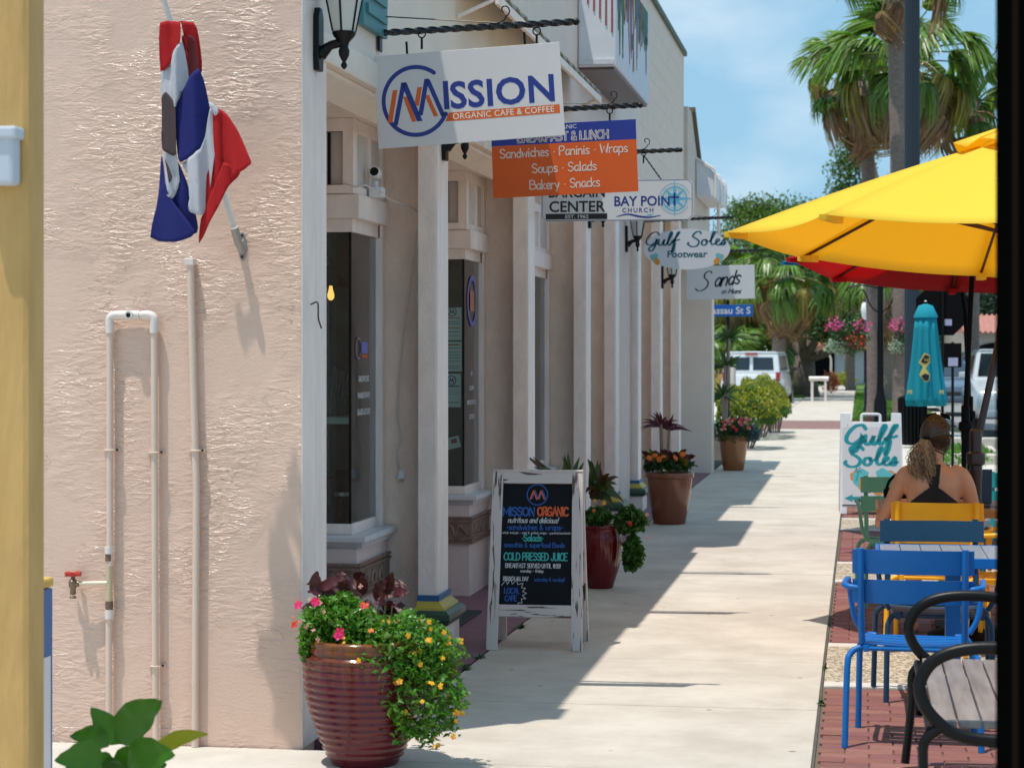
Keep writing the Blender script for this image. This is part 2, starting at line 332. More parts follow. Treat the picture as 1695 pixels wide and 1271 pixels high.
for ch, adv, s in [
 ('A', .75, "0,0 .33,1 .66,0;.12,.36 .54,.36"), ('B', .68, "0,0 0,1;~0,1 .42,.95 .45,.65 .02,.53;~.02,.53 .55,.48 .55,.1 0,0"), ('C', .7, "~.6,.85 .3,1 0,.6 .05,.15 .35,0 .62,.15"),
 ('D', .72, "0,0 0,1;~0,1 .45,.88 .6,.5 .45,.1 0,0"), ('E', .62, ".5,1 0,1 0,0 .5,0;0,.52 .42,.52"), ('F', .6, ".5,1 0,1 0,0;0,.52 .42,.52"), ('G', .75, "~.6,.85 .3,1 0,.6 .05,.15 .35,0 .62,.2 .62,.45;.35,.45 .64,.45"),
 ('H', .7, "0,0 0,1;.55,0 .55,1;0,.5 .55,.5"), ('I', .25, ".05,0 .05,1"), ('J', .6, "~.42,1 .42,.3 .3,0 .1,.05 0,.22"), ('K', .65, "0,0 0,1;.5,1 0,.45 .52,0"), ('L', .58, "0,1 0,0 .45,0"),
 ('M', .85, "0,0 .08,1 .37,.3 .66,1 .74,0"), ('N', .72, "0,0 0,1 .56,0 .56,1"), ('O', .8, "~.33,1 .03,.75 .03,.25 .33,0 .63,.25 .63,.75 .33,1"), ('P', .62, "0,0 0,1;~0,1 .45,.95 .5,.68 .3,.48 0,.47"),
 ('R', .66, "0,0 0,1;~0,1 .45,.95 .48,.7 .3,.5 0,.5;.2,.5 .52,0"), ('S', .64, "~.5,.85 .28,1 .03,.82 .12,.58 .42,.45 .5,.2 .28,0 0,.14"), ('T', .66, "0,1 .58,1;.29,1 .29,0"),
 ('U', .7, "~0,1 0,.3 .12,.03 .42,.03 .54,.3 .54,1"), ('V', .68, "0,1 .3,0 .58,1"), ('W', .95, "0,1 .2,0 .42,.75 .64,0 .84,1"), ('Y', .66, "0,1 .28,.5 .56,1;.28,.5 .28,0"), 
 ('a', .56, "~.42,.5 .22,.62 .02,.35 .12,.03 .32,.08 .42,.4;~.42,.6 .42,.15 .5,0"), ('b', .55, "0,1 0,0;~0,.4 .22,.6 .42,.4 .38,.08 .15,0 0,.15"), ('c', .48, "~.4,.52 .2,.62 .02,.35 .1,.04 .4,.08"),
 ('d', .56, "~.42,.42 .22,.6 .02,.35 .12,.03 .32,.06 .42,.3;.42,1 .42,0"), ('e', .5, "~.02,.32 .38,.36 .3,.6 .1,.58 .02,.3 .12,.02 .4,.08"), ('f', .4, "~.36,.92 .2,1 .14,.8 .14,0;0,.58 .3,.58"),
 ('g', .55, "~.42,.5 .22,.6 .02,.35 .12,.05 .35,.12 .42,.5;~.42,.6 .42,-.15 .25,-.32 .05,-.22"), ('h', .54, "0,1 0,0;~0,.35 .2,.6 .38,.5 .4,0"), ('i', .24, ".06,.6 .06,0;.04,.84 .09,.88"), ('j', .3, "~.15,.6 .15,-.15 0,-.3;.13,.84 .18,.88"), ('k', .5, "0,1 0,0;.36,.6 0,.25 .38,0"), ('l', .24, "~.05,1 .05,.1 .14,0"),
 ('m', .78, "0,.6 0,0;~0,.35 .15,.6 .3,.45 .3,0;~.3,.35 .48,.6 .62,.45 .63,0"), ('n', .54, "0,.6 0,0;~0,.35 .2,.6 .38,.48 .4,0"), ('o', .54, "~.22,.62 .02,.42 .04,.12 .22,0 .4,.14 .42,.42 .22,.62"), ('p', .55, "0,.6 0,-.32;~0,.4 .22,.62 .42,.4 .38,.08 .15,0 0,.12"),
 ('r', .42, "0,.6 0,0;~0,.3 .12,.55 .34,.58"), ('s', .46, "~.36,.52 .18,.62 .03,.5 .14,.33 .34,.2 .26,.01 .02,.06"), ('t', .42, "~.14,.92 .14,.12 .3,.02;0,.6 .32,.6"), ('u', .54, "~0,.6 0,.15 .14,0 .34,.12 .4,.4;.4,.6 .4,0"), ('v', .48, "0,.6 .18,0 .38,.6"),
 ('w', .68, "0,.6 .14,0 .28,.45 .42,0 .56,.6"), ('y', .5, "0,.6 .2,.05;.4,.6 .1,-.32"), ('x', .46, "0,.6 .36,0;.36,.6 0,0"),
 ('0', .6, "~.24,1 .03,.75 .03,.25 .24,0 .45,.25 .45,.75 .24,1"), ('1', .32, ".0,.8 .14,1 .14,0"), ('3', .55, "~.02,.9 .25,1 .4,.75 .2,.53 .42,.3 .25,0 0,.1"), ('!', .26, ".08,1 .06,.3;.05,.05 .07,.0"), (':', .22, ".05,.6 .07,.62;.05,.15 .07,.17"),
 ('&', .66, "~.5,.35 .3,0 .05,.1 .08,.4 .34,.72 .28,1 .1,.9 .2,.55 .52,0"), ('.', .3, ".1,.4 .14,.42"), ('-', .45, ".05,.4 .3,.4"), ('/', .4, "0,0 .3,1"), (' ', .38, "")]: g(ch, adv, s)
def stroke_text(s, h, m, parent, x, z, wid=.1, y=-.004, align='CENTER', sx=1, slant=0, name='lettering', jitter=0, rise=0):
    rnd = random.Random(s); mb = MB(); total = sum(G.get(c, G[' '])[0] for c in s) * h * sx
    X = x - (total / 2 if align == 'CENTER' else (total if align == 'RIGHT' else 0)); Z0 = z
    for ch in s:
        adv, st = G.get(ch, G[' ']); jz = rnd.uniform(-jitter, jitter) * h; jr = rnd.uniform(-jitter, jitter) * .5
        for pl in (st.split(';') if st else []):
            cur = pl.startswith('~'); pts = [tuple(map(float, q.split(','))) for q in pl.lstrip('~').split()]
            if len(pts) < 2: continue
            P_ = [Vector((p[0], p[1], 0)) for p in pts]
            if cur: P_ = cm(P_, 5)
            Q = [Vector((X + (p.x + p.y * (slant + jr)) * h * sx, y, Z0 + p.y * h + jz + (X - x) * rise)) for p in P_]
            ribbon(mb, Q, wid * h)
        X += adv * h * sx
    return mb.build(name, m, parent)
def ribbon(mb, Q, w, ws=None):
    """flat rounded stroke in the x-z plane facing -y"""
    L_ = []; Rr = []
    for i, p in enumerate(Q):
        d = Q[min(i + 1, len(Q) - 1)] - Q[max(i - 1, 0)]; d = d.normalized() if d.length > 1e-9 else Vector((1, 0, 0))
        nrm = Vector((-d.z, 0, d.x)); ww = (ws[i] if ws else w) / 2
        if 0 < i < len(Q) - 1:
            a = (Q[i] - Q[i - 1]).normalized(); b = (Q[i + 1] - Q[i]).normalized(); k = max(.45, ((1 + a.dot(b)) / 2) ** .5); ww /= k
        L_.append(p + nrm * ww); Rr.append(p - nrm * ww)
    n = len(Q); vs = L_ + Rr
    mb.add(vs, [(i, i + 1, n + i + 1, n + i) for i in range(n - 1)])
    for e, sg in ((0, -1), (n - 1, 1)):
        d = (Q[1] - Q[0]).normalized() if e == 0 else (Q[-1] - Q[-2]).normalized(); nrm = Vector((-d.z, 0, d.x)); ww = (ws[e] if ws else w) / 2
        pts = [Q[e] + nrm * ww * math.cos(t) + d * sg * ww * math.sin(t) for t in [math.pi * k / 4 for k in range(5)]]
        mb.add(pts, [tuple(range(5))])
def ring(mb, cx, cz, r, w, y=-.004, a0=0, a1=360, n=40, sz=1):
    Q = [Vector((cx + r * math.cos(R(a0 + (a1 - a0) * i / n)), y, cz + sz * r * math.sin(R(a0 + (a1 - a0) * i / n)))) for i in range(n + 1)]
    ribbon(mb, Q, w)
def flatpoly(mb, pts, y=-.004):
    mb.add([(p[0], y, p[1]) for p in pts], [tuple(range(len(pts)))])

# ------------------------------------------------------------------ ground, pavements
XL, XR = -2.04, -.18
gm = MB(); gm.add([(-400, -60, -.16), (400, -60, -.16), (400, 1500, -.16), (-400, 1500, -.16)], [(0, 1, 2, 3)])
M_dryground = mat('dry_ground', (.24, .22, .15), .95, col2=(.10, .13, .05), vscale=.6)
struct(gm.build('ground', M_dryground))
sw = struct(MB().box((XL, 5.2, -.12), (XR, 47, -.009)).build('sidewalk', M_joint))
tag(sw, 'pale concrete sidewalk running past the shop fronts'); 
rnd = random.Random(3)
y = 5.35; k = 0
while y < 46.9:
    ye = min(y + 1.52, 46.98); h = rnd.uniform(-.0015, .0015)
    MB().box((XL + .005, y + .006, -.1), (XR - .012, ye - .006, h)).build('slab', M_conc, sw, bev=.004); y = ye
sw2 = struct(MB().box((XL, 53, -.12), (XR, 150, -.012)).build('sidewalk', M_joint))
y = 53.02
while y < 149: MB().box((XL + .005, y + .01, -.1), (XR - .005, y + 2.98, 0)).build('slab', M_conc, sw2); y += 3
cx = struct(MB().box((-14, 47.01, -.12), (1.9, 52.99, -.010)).build('crosswalk', M_joint))
for i in range(40):
    MB().box((XL - .4, 47.05 + i * .1485, -.1), (1.6, 47.05 + i * .1485 + .142, -.003)).build('brick', M_brickfar, cx)
struct(MB().box((-60, 47.01, -.14), (XL - .42, 52.99, -.006)).build('side_street', M_asph))
struct(MB().box((-12, 53.01, -.12), (XL - .03, 80, -.008)).build('driveway', M_conc2))
struct(MB().box((2.35, -40, -.15), (26, 400, -.115)).build('road', M_asph))
kb = struct(MB().box((2.2, 3, -.14), (2.345, 46, .01)).build('kerb', M_conc2, bev=.02))
struct(MB().box((1.95, 54, -.14), (2.345, 150, .02)).build('kerb', M_conc2, bev=.02))
# entry floor, painted purple, and dark mat
struct(MB().box((-30, -40, -.1), (XL - .008, 1.99, -.003)).build('paving', M_conc2)); struct(MB().box((XL, -40, -.1), (XR, 5.19, -.003)).build('sidewalk', M_conc)); struct(MB().box((XR + .003, -40, -.1), (2.19, 5.19, -.003)).build('paving', M_conc2))
pf = struct(MB().box((-3.3, 8.8, -.1), (XL - .006, 29.9, .002)).build('entry_floor', M_purple))
mt = MB().box((-3.1, 12.2, .004), (-2.38, 13.3, .016)).build('door_mat', M_rubber, bev=.004)
tag(mt, 'dark grey doormat on the purple entry floor behind the chalkboard sign', 'doormat')
struct(MB().box((-9, 2, -.1), (XL - .008, 8.57, -.001)).build('alley_paving', M_conc2))
struct(MB().box((-9, 30.0, -.12), (XL - .02, 46.98, -.01)).build('planting_bed', M_soil))
# parkway: bands of red pavers and of exposed aggregate, white stone strips between
M_agg = bpy.data.materials.new('exposed_aggregate'); M_agg.use_nodes = True
t = M_agg.node_tree; p = t.nodes['Principled BSDF']; tcn = t.nodes.new('ShaderNodeTexCoord'); vo = t.nodes.new('ShaderNodeTexVoronoi'); vo.inputs['Scale'].default_value = 75
t.links.new(tcn.outputs['Object'], vo.inputs['Vector']); hs = t.nodes.new('ShaderNodeValToRGB'); hs.color_ramp.elements[0].color = (.10, .085, .06, 1); hs.color_ramp.elements[1].color = (.66, .58, .46, 1)
e_ = hs.color_ramp.elements.new(.45); e_.color = (.42, .33, .23, 1)
sp = t.nodes.new('ShaderNodeSeparateColor'); t.links.new(vo.outputs['Color'], sp.inputs[0]); t.links.new(sp.outputs[0], hs.inputs[0]); t.links.new(hs.outputs[0], p.inputs['Base Color'])
bb = t.nodes.new('ShaderNodeBump'); bb.inputs['Strength'].default_value = .8; bb.inputs['Distance'].default_value = .01; bb.invert = True; t.links.new(vo.outputs['Distance'], bb.inputs['Height']); t.links.new(bb.outputs[0], p.inputs['Normal']); p.inputs['Roughness'].default_value = .7
pk = struct(MB().box((XR + .002, 5.2, -.12), (2.195, 46, -.012)).build('parkway_paving', mat('joint_sand', (.15, .11, .085), .95, var=.2)))
M_strip = mat('white_stone_strip', (.60, .55, .50), .8, var=.15, vscale=8, bump=.2)
# brick mesh shared
def brick_mesh():
    o = MB().box((.003, .003, -.06), (.197, .097, 0)).build('brick', M_brick); me = o.data; bpy.data.objects.remove(o)
    bm = bmesh.new(); bm.from_mesh(me); bmesh.ops.bevel(bm, geom=[e for e in bm.edges if all(v.co.z > -.01 for v in e.verts)], offset=.003, segments=1, affect='EDGES'); bm.to_mesh(me); bm.free(); return me
BM_ = brick_mesh()
M_bricks = []
base_cols = [(.25, .095, .075), (.205, .08, .068), (.28, .12, .095), (.23, .085, .08)]
for i, c in enumerate(base_cols): M_bricks.append(mat('red_paver_%s' % 'abcd'[i], c, .8, var=.18, vscale=14, bump=.35, bscale=120))
BMS = []
for mm in M_bricks:
    q = BM_.copy(); q.materials.clear(); q.materials.append(mm); BMS.append(q)
far = MB(); nb = 0
def in_view(x, y): return y > 8.3 and x < y * .085
for (y0, y1) in [(7.35, 10.65), (12.25, 15.55), (17.05, 20.1), (21.6, 24.6)]:
    r_ = 0; y = y0 + .02
    while y < y1 - .11:
        x = XR + .02 - (.1 if r_ % 2 else 0)
        while x < 2.1:
            x0 = max(x, XR + .01)
            if nb < 298 and in_view(x0, y) and x0 == x:
                o = bpy.data.objects.new('brick', rnd.choice(BMS)); COL.objects.link(o); o.parent = pk; o.location = (x, y, rnd.uniform(-.0025, .0015)); o.rotation_euler.z = rnd.uniform(-.008, .008); nb += 1
            else: far.box((x0 + .003, y + .003, -.06), (min(x + .197, 2.19), y + .097, rnd.uniform(-.003, .001)))
            x += .2
        y += .1; r_ += 1
tag(far.build('brick_field', M_brick, pk), kind='stuff')
for (y0, y1) in [(5.3, 7.2), (10.79, 12.1), (15.69, 16.9), (20.24, 21.45), (24.74, 29.9)]:
    MB().box((XR + .004, y0, -.1), (2.19, y1, -.004)).build('aggregate_panel', M_agg, pk)
for yy in (7.27, 10.72, 12.17, 15.62, 16.97, 20.17, 21.52, 24.67):
    MB().box((XR + .004, yy - .065, -.1), (2.19, yy + .065, 0)).build('stone_strip', M_strip, pk, bev=.006)
MB().box((XR + .004, 30, -.1), (2.19, 45.9, -.006)).build('concrete_panel', M_conc2, pk)
# grass verges
M_grass = leafmat('grass_blades', (.10, .21, .025), .35, .6, .3); M_turf = mat('turf', (.07, .14, .02), .95, col2=(.11, .19, .03), vscale=3, bump=.5)
for (a, b) in [((XR + .03, 54), (1.93, 130)), ((-14, 81), (XL - .03, 140)), ((1.1, 33), (2.15, 38.5))]:
    struct(MB().box((*a, -.12), (*b, .015)).build('grass_verge', M_turf))
rnd = random.Random(11)
gr = MB()
for (a, b, n) in [((XR + .03, 54), (1.93, 90), 9000), ((1.1, 33), (2.15, 38.5), 2500), ((-6, 81), (XL - .03, 100), 3500)]:
    for i in range(n):
        x = rnd.uniform(a[0], b[0]); y = a[1] + (b[1] - a[1]) * rnd.random() ** 1.4; t_ = rnd.uniform(0, 6.3); h = rnd.uniform(.05, .12); ww = .02
        gr.add([(x - ww * math.cos(t_), y - ww * math.sin(t_), .01), (x + ww * math.cos(t_), y + ww * math.sin(t_), .01), (x + rnd.uniform(-.05, .05), y + rnd.uniform(-.05, .05), h)], [(0, 1, 2)])
tag(gr.build('grass', M_grass), 'short green grass growing on the verges beside the far sidewalk', 'grass', kind='stuff')
# raised kerbs round the parkway planter
for i, (x0, x1, y0, y1) in enumerate([(.9, 3.6, 32.4, 32.7), (.9, 3.2, 38.7, 39.0)]):
    struct(MB().box((x0, y0, -.1), (x1, y1, .15)).build('kerb', M_conc2, bev=.02))

# ------------------------------------------------------------------ the row of shops
FX = -2.3
B = thing('shop_building', 'long pale pink stucco row of shops with white pilasters and recessed display windows', 'building', (FX, 8.58, 0))
OF = (FX, 8.58, 0)
def nb_(): return MB(OF)
nb_().box((-7.5, 8.58, -.05), (FX - .004, 8.80, 4.74)).build('side_wall', M_stucco, B)
nb_().box((-7.5, 8.56, 4.74), (FX + .03, 8.84, 4.82)).build('wall_coping', M_cream, B, bev=.01)
nb_().box((-2.52, 8.802, 3.055), (FX, 15.3, 4.74)).build('upper_wall', M_ivory, B)
nb_().box((-2.52, 15.302, 3.52), (FX, 22.2, 4.74)).build('upper_wall', M_ivory, B)
nb_().box((-2.9, 22.205, 3.52), (FX - .01, 28.2, 5.62)).build('upper_wall', M_tan, B)
M_block = mat('beige_block_wall', (.62, .53, .46), .7, var=.12, vscale=4, bump=.3, bscale=60)
bw = nb_().box((-8, 28.203, 2.87), (FX + .04, 32.4, 3.9)).build('end_wall', M_block, B)
mb = nb_(); mb.prism([(28.205, 3.902), (32.4, 3.902), (32.4, 3.95), (30.4, 4.15), (28.9, 4.95), (28.205, 4.95)], lambda u, v, d: (d, u, v), -2.9, FX + .04); mb.build('end_gable', M_block, B)
mb = nb_(); mb.prism([(28.905, 4.955), (30.43, 4.155), (30.43, 4.22), (28.905, 5.02)], lambda u, v, d: (d, u, v), -2.95, FX + .09); mb.build('gable_coping', mat('brown_coping', (.13, .10, .07), .6), B)
nb_().box((-2.95, 22.2, 5.62), (FX + .03, 28.25, 5.68)).build('roof_coping', mat('dark_green_coping', (.05, .08, .05), .5), B)
for yy in (22.9, 23.6, 24.3, 25.0, 25.7, 26.4, 27.1, 27.8): pass
for i in range(11):
    z = 3.3 + i * .205
    nb_().box((FX - .0105, 22.22, z), (FX - .008, 28.18, z + .006)).build('block_joint', M_cream, B)
nb_().box((-3.4, 8.802, 2.923), (FX + .012, 15.298, 3.052)).build('fascia_beam', M_cream, B, bev=.008)
nb_().box((-3.4, 15.302, 3.42), (FX + .012, 28.2, 3.517)).build('fascia_beam', M_cream, B, bev=.008)
mb = nb_(); mb.prism([(-2.47, 2.92), (-2.33, 2.92), (-2.33, 2.90), (-2.47, 2.84)], lambda u, v, d: (u, d, v), 9.0, 15.29); mb.build('crown_moulding', M_cream, B)
nb_().box((-3.4, 8.802, 2.90), (-2.565, 15.3, 2.92)).build('recess_ceiling', M_cream, B)
nb_().box((-3.5, 8.802, 0), (-3.3, 29.9, 2.865)).build('back_wall', M_tan, B)
nb_().box((-8, 32.2, 0), (-2.3, 32.4, 2.868)).build('rear_end_wall', M_ivory, B)
# teal shutter on the upper wall
for yy in (9.55,):
    sh = nb_().box((FX + .003, yy, 3.18), (FX + .035, yy + .5, 4.4)).build('shutter', mat('teal_shutter', (.05, .20, .22), .5), B)
    for i in range(14): nb_().box((FX + .036, yy + .05, 3.24 + i * .08), (FX + .048, yy + .45, 3.285 + i * .08)).build('slat', MATS['teal_shutter'], sh)
M_bblue = mat('blue_moulding', (.03, .12, .30), .4); M_byel = mat('mustard_moulding', (.50, .36, .05), .4); M_bgreen = mat('dark_green_moulding', (.035, .075, .045), .3)
def base_band(p, x0, x1, y0, y1, prof, m):
    mb = nb_(); vs = []
    for (o_, z) in prof: vs += [(x0, y0 - o_, z), (x1 + o_, y0 - o_, z), (x1 + o_, y1 + o_, z), (x0, y1 + o_, z)]
    n = len(prof); fs = []
    for i in range(n - 1):
        for k in range(4): fs.append((i * 4 + k, i * 4 + (k + 1) % 4, i * 4 + 4 + (k + 1) % 4, i * 4 + 4 + k))
    fs += [(3, 2, 1, 0), tuple((n - 1) * 4 + k for k in range(4))]
    mb.add(vs, fs); mb.build('moulding', m, p)
def pilaster(ys, wdt=.32, x0=-2.41, x1=FX, z1=2.90):
    p = nb_().box((x0, ys, .28), (x1 - .004, ys + wdt, z1)).build('pilaster', M_pink, B, bev=.006)
    nb_().box((x1 - .0035, ys + .004, .28), (x1, ys + wdt - .004, z1)).build('trim_board', M_trim, p)
    base_band(p, x0, x1, ys, ys + wdt, [(.012, .287), (.016, .320)], M_bblue)
    base_band(p, x0, x1, ys, ys + wdt, [(.050, .240), (.047, .253), (.022, .275), (.014, .287)], M_byel)
    base_band(p, x0, x1, ys, ys + wdt, [(.03, .155), (.07, .160), (.088, .19), (.085, .22), (.06, .240)], M_bgreen)
    nb_().box((x0, ys - .05, 0), (x1 + .055, ys + wdt + .05, .155)).build('plinth', M_pink, p, bev=.006)
    return p
# corner pier
cp = nb_().box((-2.62, 8.803, 0), (FX + .001, 8.99, 2.92)).build('corner_pier', M_trim, B)
nb_().box((FX - .0038, 8.582, 0), (FX + .0012, 8.80, 3.05)).build('corner_board', M_trim, cp)
nb_().box((FX - .0038, 8.582, 3.05), (FX + .0012, 8.80, 4.74)).build('corner_board', M_trim, cp)
starts = [11.45, 14.7, 17.9, 20.1, 22.2, 24.7, 27.3]
for ys in starts:
    zt_ = 2.90 if ys < 15 else 3.418
    pilaster(ys, z1=zt_)
    nb_().box((-3.3, ys + .20, 0), (-2.412, ys + .42, zt_)).build('wing_wall', M_tan, B)
nb_().box((-3.3, 20.62, 0), (-2.38, 22.15, 3.415)).build('wall_panel', mat('mauve_wall', (.58, .47, .43), .6, var=.1, bump=.4, bscale=70), B)
nb_().box((-2.4, 29.95, 0), (-2.3, 32.2, 2.868)).build('far_wall', M_ivory, B)
nb_().box((-2.5, 29.4, 0), (-2.02, 29.88, 2.8)).build('end_pier', M_ivory, B)
nb_().box((-2.56, 29.38, 2.8), (-1.98, 29.9, 2.86)).build('pier_cap', M_trim, B)
def display_window(yb, ye, interior=True):
    """box window: one pane faces the camera side, one faces the street"""
    W = nb_().box((-3.3, yb + .03, .62), (-2.60, ye, .655)).build('display_window', M_sill, B)
    r_ = nb_().box((-3.3, yb, 0), (-2.62, ye, .62)).build('stall_riser', mat('lilac_riser', (.66, .56, .54), .55, var=.08, bump=.3, bscale=60), B, bev=.004)
    # relief tile band wraps the corner
    mb = nb_(); mb.box((-3.3, yb - .012, .365), (-2.608, yb - .001, .535)); mb.box((-2.619, yb - .011, .365), (-2.608, ye - .02, .535)); tb = mb.build('tile_band', M_stain, r_)
    mb = nb_()
    for z in (.358, .385, .505, .53): mb.box((-3.3, yb - .02, z), (-2.6, ye - .02, z + .012)) if False else (mb.box((-3.3, yb - .022, z), (-2.598, yb - .0125, z + .013)), mb.box((-2.6075, yb - .0120, z), (-2.598, ye - .02, z + .013)))
    mb.build('tile_moulding', M_stain, r_)
    for cx_ in (-2.72, -2.98, -3.2):
        for sg in (-1, 1):
            mb = nb_(); pts = cm([(cx_, yb - .016, .41), (cx_ + sg * .03, yb - .018, .48), (cx_ + sg * .06, yb - .018, .455), (cx_ + sg * .09, yb - .016, .42), (cx_ + sg * .11, yb - .014, .44)])
            mb.tube(pts, [.012 - .006 * i / len(pts) for i in range(len(pts))], 6); mb.build('tile_ornament', M_stain, r_)
    for q in range(3):
        cy = yb + .12 + q * .18
        if cy < ye - .1:
            mb = nb_(); mb.tube(cm([(-2.605, cy - .05, .42), (-2.602, cy, .48), (-2.605, cy + .05, .42)]), .009, 6); mb.build('tile_ornament', M_stain, r_)
    # sloping sill board
    mb = nb_(); mb.box((-3.3, yb - .045, .655), (-2.565, yb + .07, .688)); mb.box((-2.68, yb + .0705, .655), (-2.565, ye - .004, .688)); mb.build('sill', M_sill, W, bev=.006)
    F = nb_()
    zt = 2.30
    F.box((-3.3, yb + .072, .688), (-2.662, yb + .105, .745)); F.box((-2.695, yb + .105, .688), (-2.662, ye - .07, .745))
    F.box((-2.72, ye - .07, .688), (-2.64, ye - .008, zt)); F.box((-3.3, yb + .072, zt), (-2.662, yb + .105, zt + .07)); F.box((-2.695, yb + .105, zt), (-2.662, ye - .07, zt + .07))
    F.box((-2.655, ye - .07, zt), (-2.64, ye - .008, zt + .07))
    F.build('frame', M_trim, W, bev=.003)
    nb_().box((-2.686, yb + .084, .745), (-2.674, yb + .096, zt)).build('corner_bead', M_black, W)
    nb_().box((-3.3, yb + .086, .745), (-2.687, yb + .092, zt)).build('pane', M_glassf, W)
    nb_().box((-2.683, yb + .097, .745), (-2.677, ye - .071, zt)).build('pane', M_glass, W)
    # lintel and transom
    nb_().box((-3.3, yb + .03, zt + .07), (-2.615, ye - .003, 2.50)).build('lintel', M_trim, W, bev=.006)
    mb = nb_(); mb.box((-3.3, yb + .0, 2.501), (-2.64, yb + .03, 2.545)); mb.box((-2.68, yb + .031, 2.501), (-2.64, ye - .004, 2.545)); mb.box((-3.3, yb + .0, 2.83), (-2.64, yb + .03, 2.899)); mb.box((-2.68, yb + .031, 2.83), (-2.64, ye - .004, 2.899))
    for x in (-2.70, -2.93, -3.16): mb.box((x, yb, 2.545), (x + .06, yb + .03, 2.83))
    for q in range(3):
        yy = yb + .031 + q * (ye - yb - .09) / 2; mb.box((-2.68, yy, 2.545), (-2.64, yy + .05, 2.83))
    mb.build('transom_frame', M_trim, W, bev=.003)
    mb = nb_(); mb.box((-3.3, yb + .05, 2.545), (-2.70, yb + .056, 2.83)); mb.build('transom_pane', mat('painted_transom', (.62, .58, .56), .3, var=.1), W)
    nb_().box((-2.668, yb + .06, 2.545), (-2.662, ye - .06, 2.83)).build('transom_pane', MATS['painted_transom'], W)
    mb = nb_()
    for q in range(5): mb.box((-3.25 + q * .115, yb + .034, 2.55), (-3.235 + q * .115, yb + .046, 2.826))
    mb.build('glazing_bar', M_black, W)
    # boards close behind the panes, the room's dimness put into their dark colour
    nb_().box((-3.296, ye - .02, .66), (-2.73, ye - .004, 2.36)).build('dark_backing', M_dimroom, W)
    nb_().box((-3.299, yb + .11, .66), (-3.28, ye - .025, 2.36)).build('dark_side_backing', M_dimroom, W)
    return W
W1 = display_window(10.90, 11.648); W2 = display_window(14.17, 14.898); W3 = display_window(16.9, 18.098)
for ys in (20.1, 22.2 + 2.3): pass
# projecting sign box with leafy mural
X1 = -1.98
mbx = nb_().box((-2.296, 17.35, 4.02), (X1, 20.1, 4.9)).build('sign_box', mat('white_box_paint', (.66, .68, .72), .45, var=.06), B, bev=.01)
nb_().box((-2.29, 17.37, 4.0), (X1 - .02, 20.08, 4.017)).build('soffit', mat('brown_soffit', (.10, .055, .05), .35, var=.4, vscale=9), mbx)
nb_().box((-2.29, 17.335, 4.04), (X1 - .02, 17.348, 4.08)).build('moulding', M_sill, mbx)
mg = mat('mural_green', (.03, .12, .035), .6); mr = mat('mural_red', (.30, .03, .03), .6); mbu = mat('mural_blue', (.03, .12, .40), .6); my = mat('mural_yellow', (.62, .50, .25), .6)
rnd = random.Random(5)
for i in range(26):
    yy = 17.45 + i * .1; m_ = rnd.choice([mg, mg, mr, mr, mbu, my]); L_ = rnd.uniform(.25, .75)
    pts = cm([(X1 + .003 + .0002 * (i % 3), yy, 4.88), (X1 + .003, yy + rnd.uniform(-.05, .05), 4.88 - L_ * .5), (X1 + .003, yy + rnd.uniform(-.06, .06), 4.88 - L_)], 5)
    ws = [.05 * (1 - .7 * j / len(pts)) * (1.7 if m_ == mg else 1) * rnd.uniform(.7, 1.2) for j in range(len(pts))]
    mb = nb_(); vs = [(p.x, p.y - q, p.z) for p, q in zip(pts, ws)] + [(p.x, p.y + q, p.z) for p, q in zip(pts, ws)]; n = len(pts)
    mb.add(vs, [(j, j + 1, n + j + 1, n + j) for j in range(n - 1)]); mb.build('painted_stroke', m_, mbx)
for i in range(9):
    yy = rnd.uniform(17.45, 20.0); zz = rnd.uniform(4.15, 4.8); mb = nb_(); pts = [(X1 + .0045, yy + .07 * math.cos(a) * rnd.uniform(.7, 1.1), zz + .08 * math.sin(a) * rnd.uniform(.7, 1.1)) for a in [k * .7 for k in range(9)]]
    mb.add(pts, [tuple(range(9))]); mb.build('painted_leaf', mg, mbx)
mb = nb_()
for i in range(5): mb.box((-2.02 - i * .05, 17.343, 4.3 + i * .06), (-2.008 - i * .05, 17.3485, 4.88))
mb.build('painted_drip', mr, mbx)
# translucent lean-to awning over the second bay
M_fib = clothmat('fibreglass_sheet', (.50, .50, .44), .35)
mb = nb_(); vs = []; n = 60
for i in range(n + 1):
    yy = 12.0 + 4.9 * i / n; wv = .018 * math.sin(i * 1.6)
    vs += [(-2.296, yy, 3.95 + wv), (-2.05, yy, 3.74 + wv)]
mb.add(vs, [(2 * i, 2 * i + 1, 2 * i + 3, 2 * i + 2) for i in range(n)])
aw = mb.build('awning', M_fib, B, smooth='all'); aw.modifiers.new('thickness', 'SOLIDIFY').thickness = .006
nb_().box((-2.07, 12.0, 3.66), (-2.045, 16.9, 3.715)).build('awning_rail', M_trim, aw, bev=.004)
for yy in (12.02, 14.4, 16.86): mb = nb_(); mb.tube([(-2.06, yy, 3.70), (-2.296, yy, 3.60)], .012, 8); mb.build('awning_strut', M_trim, aw)
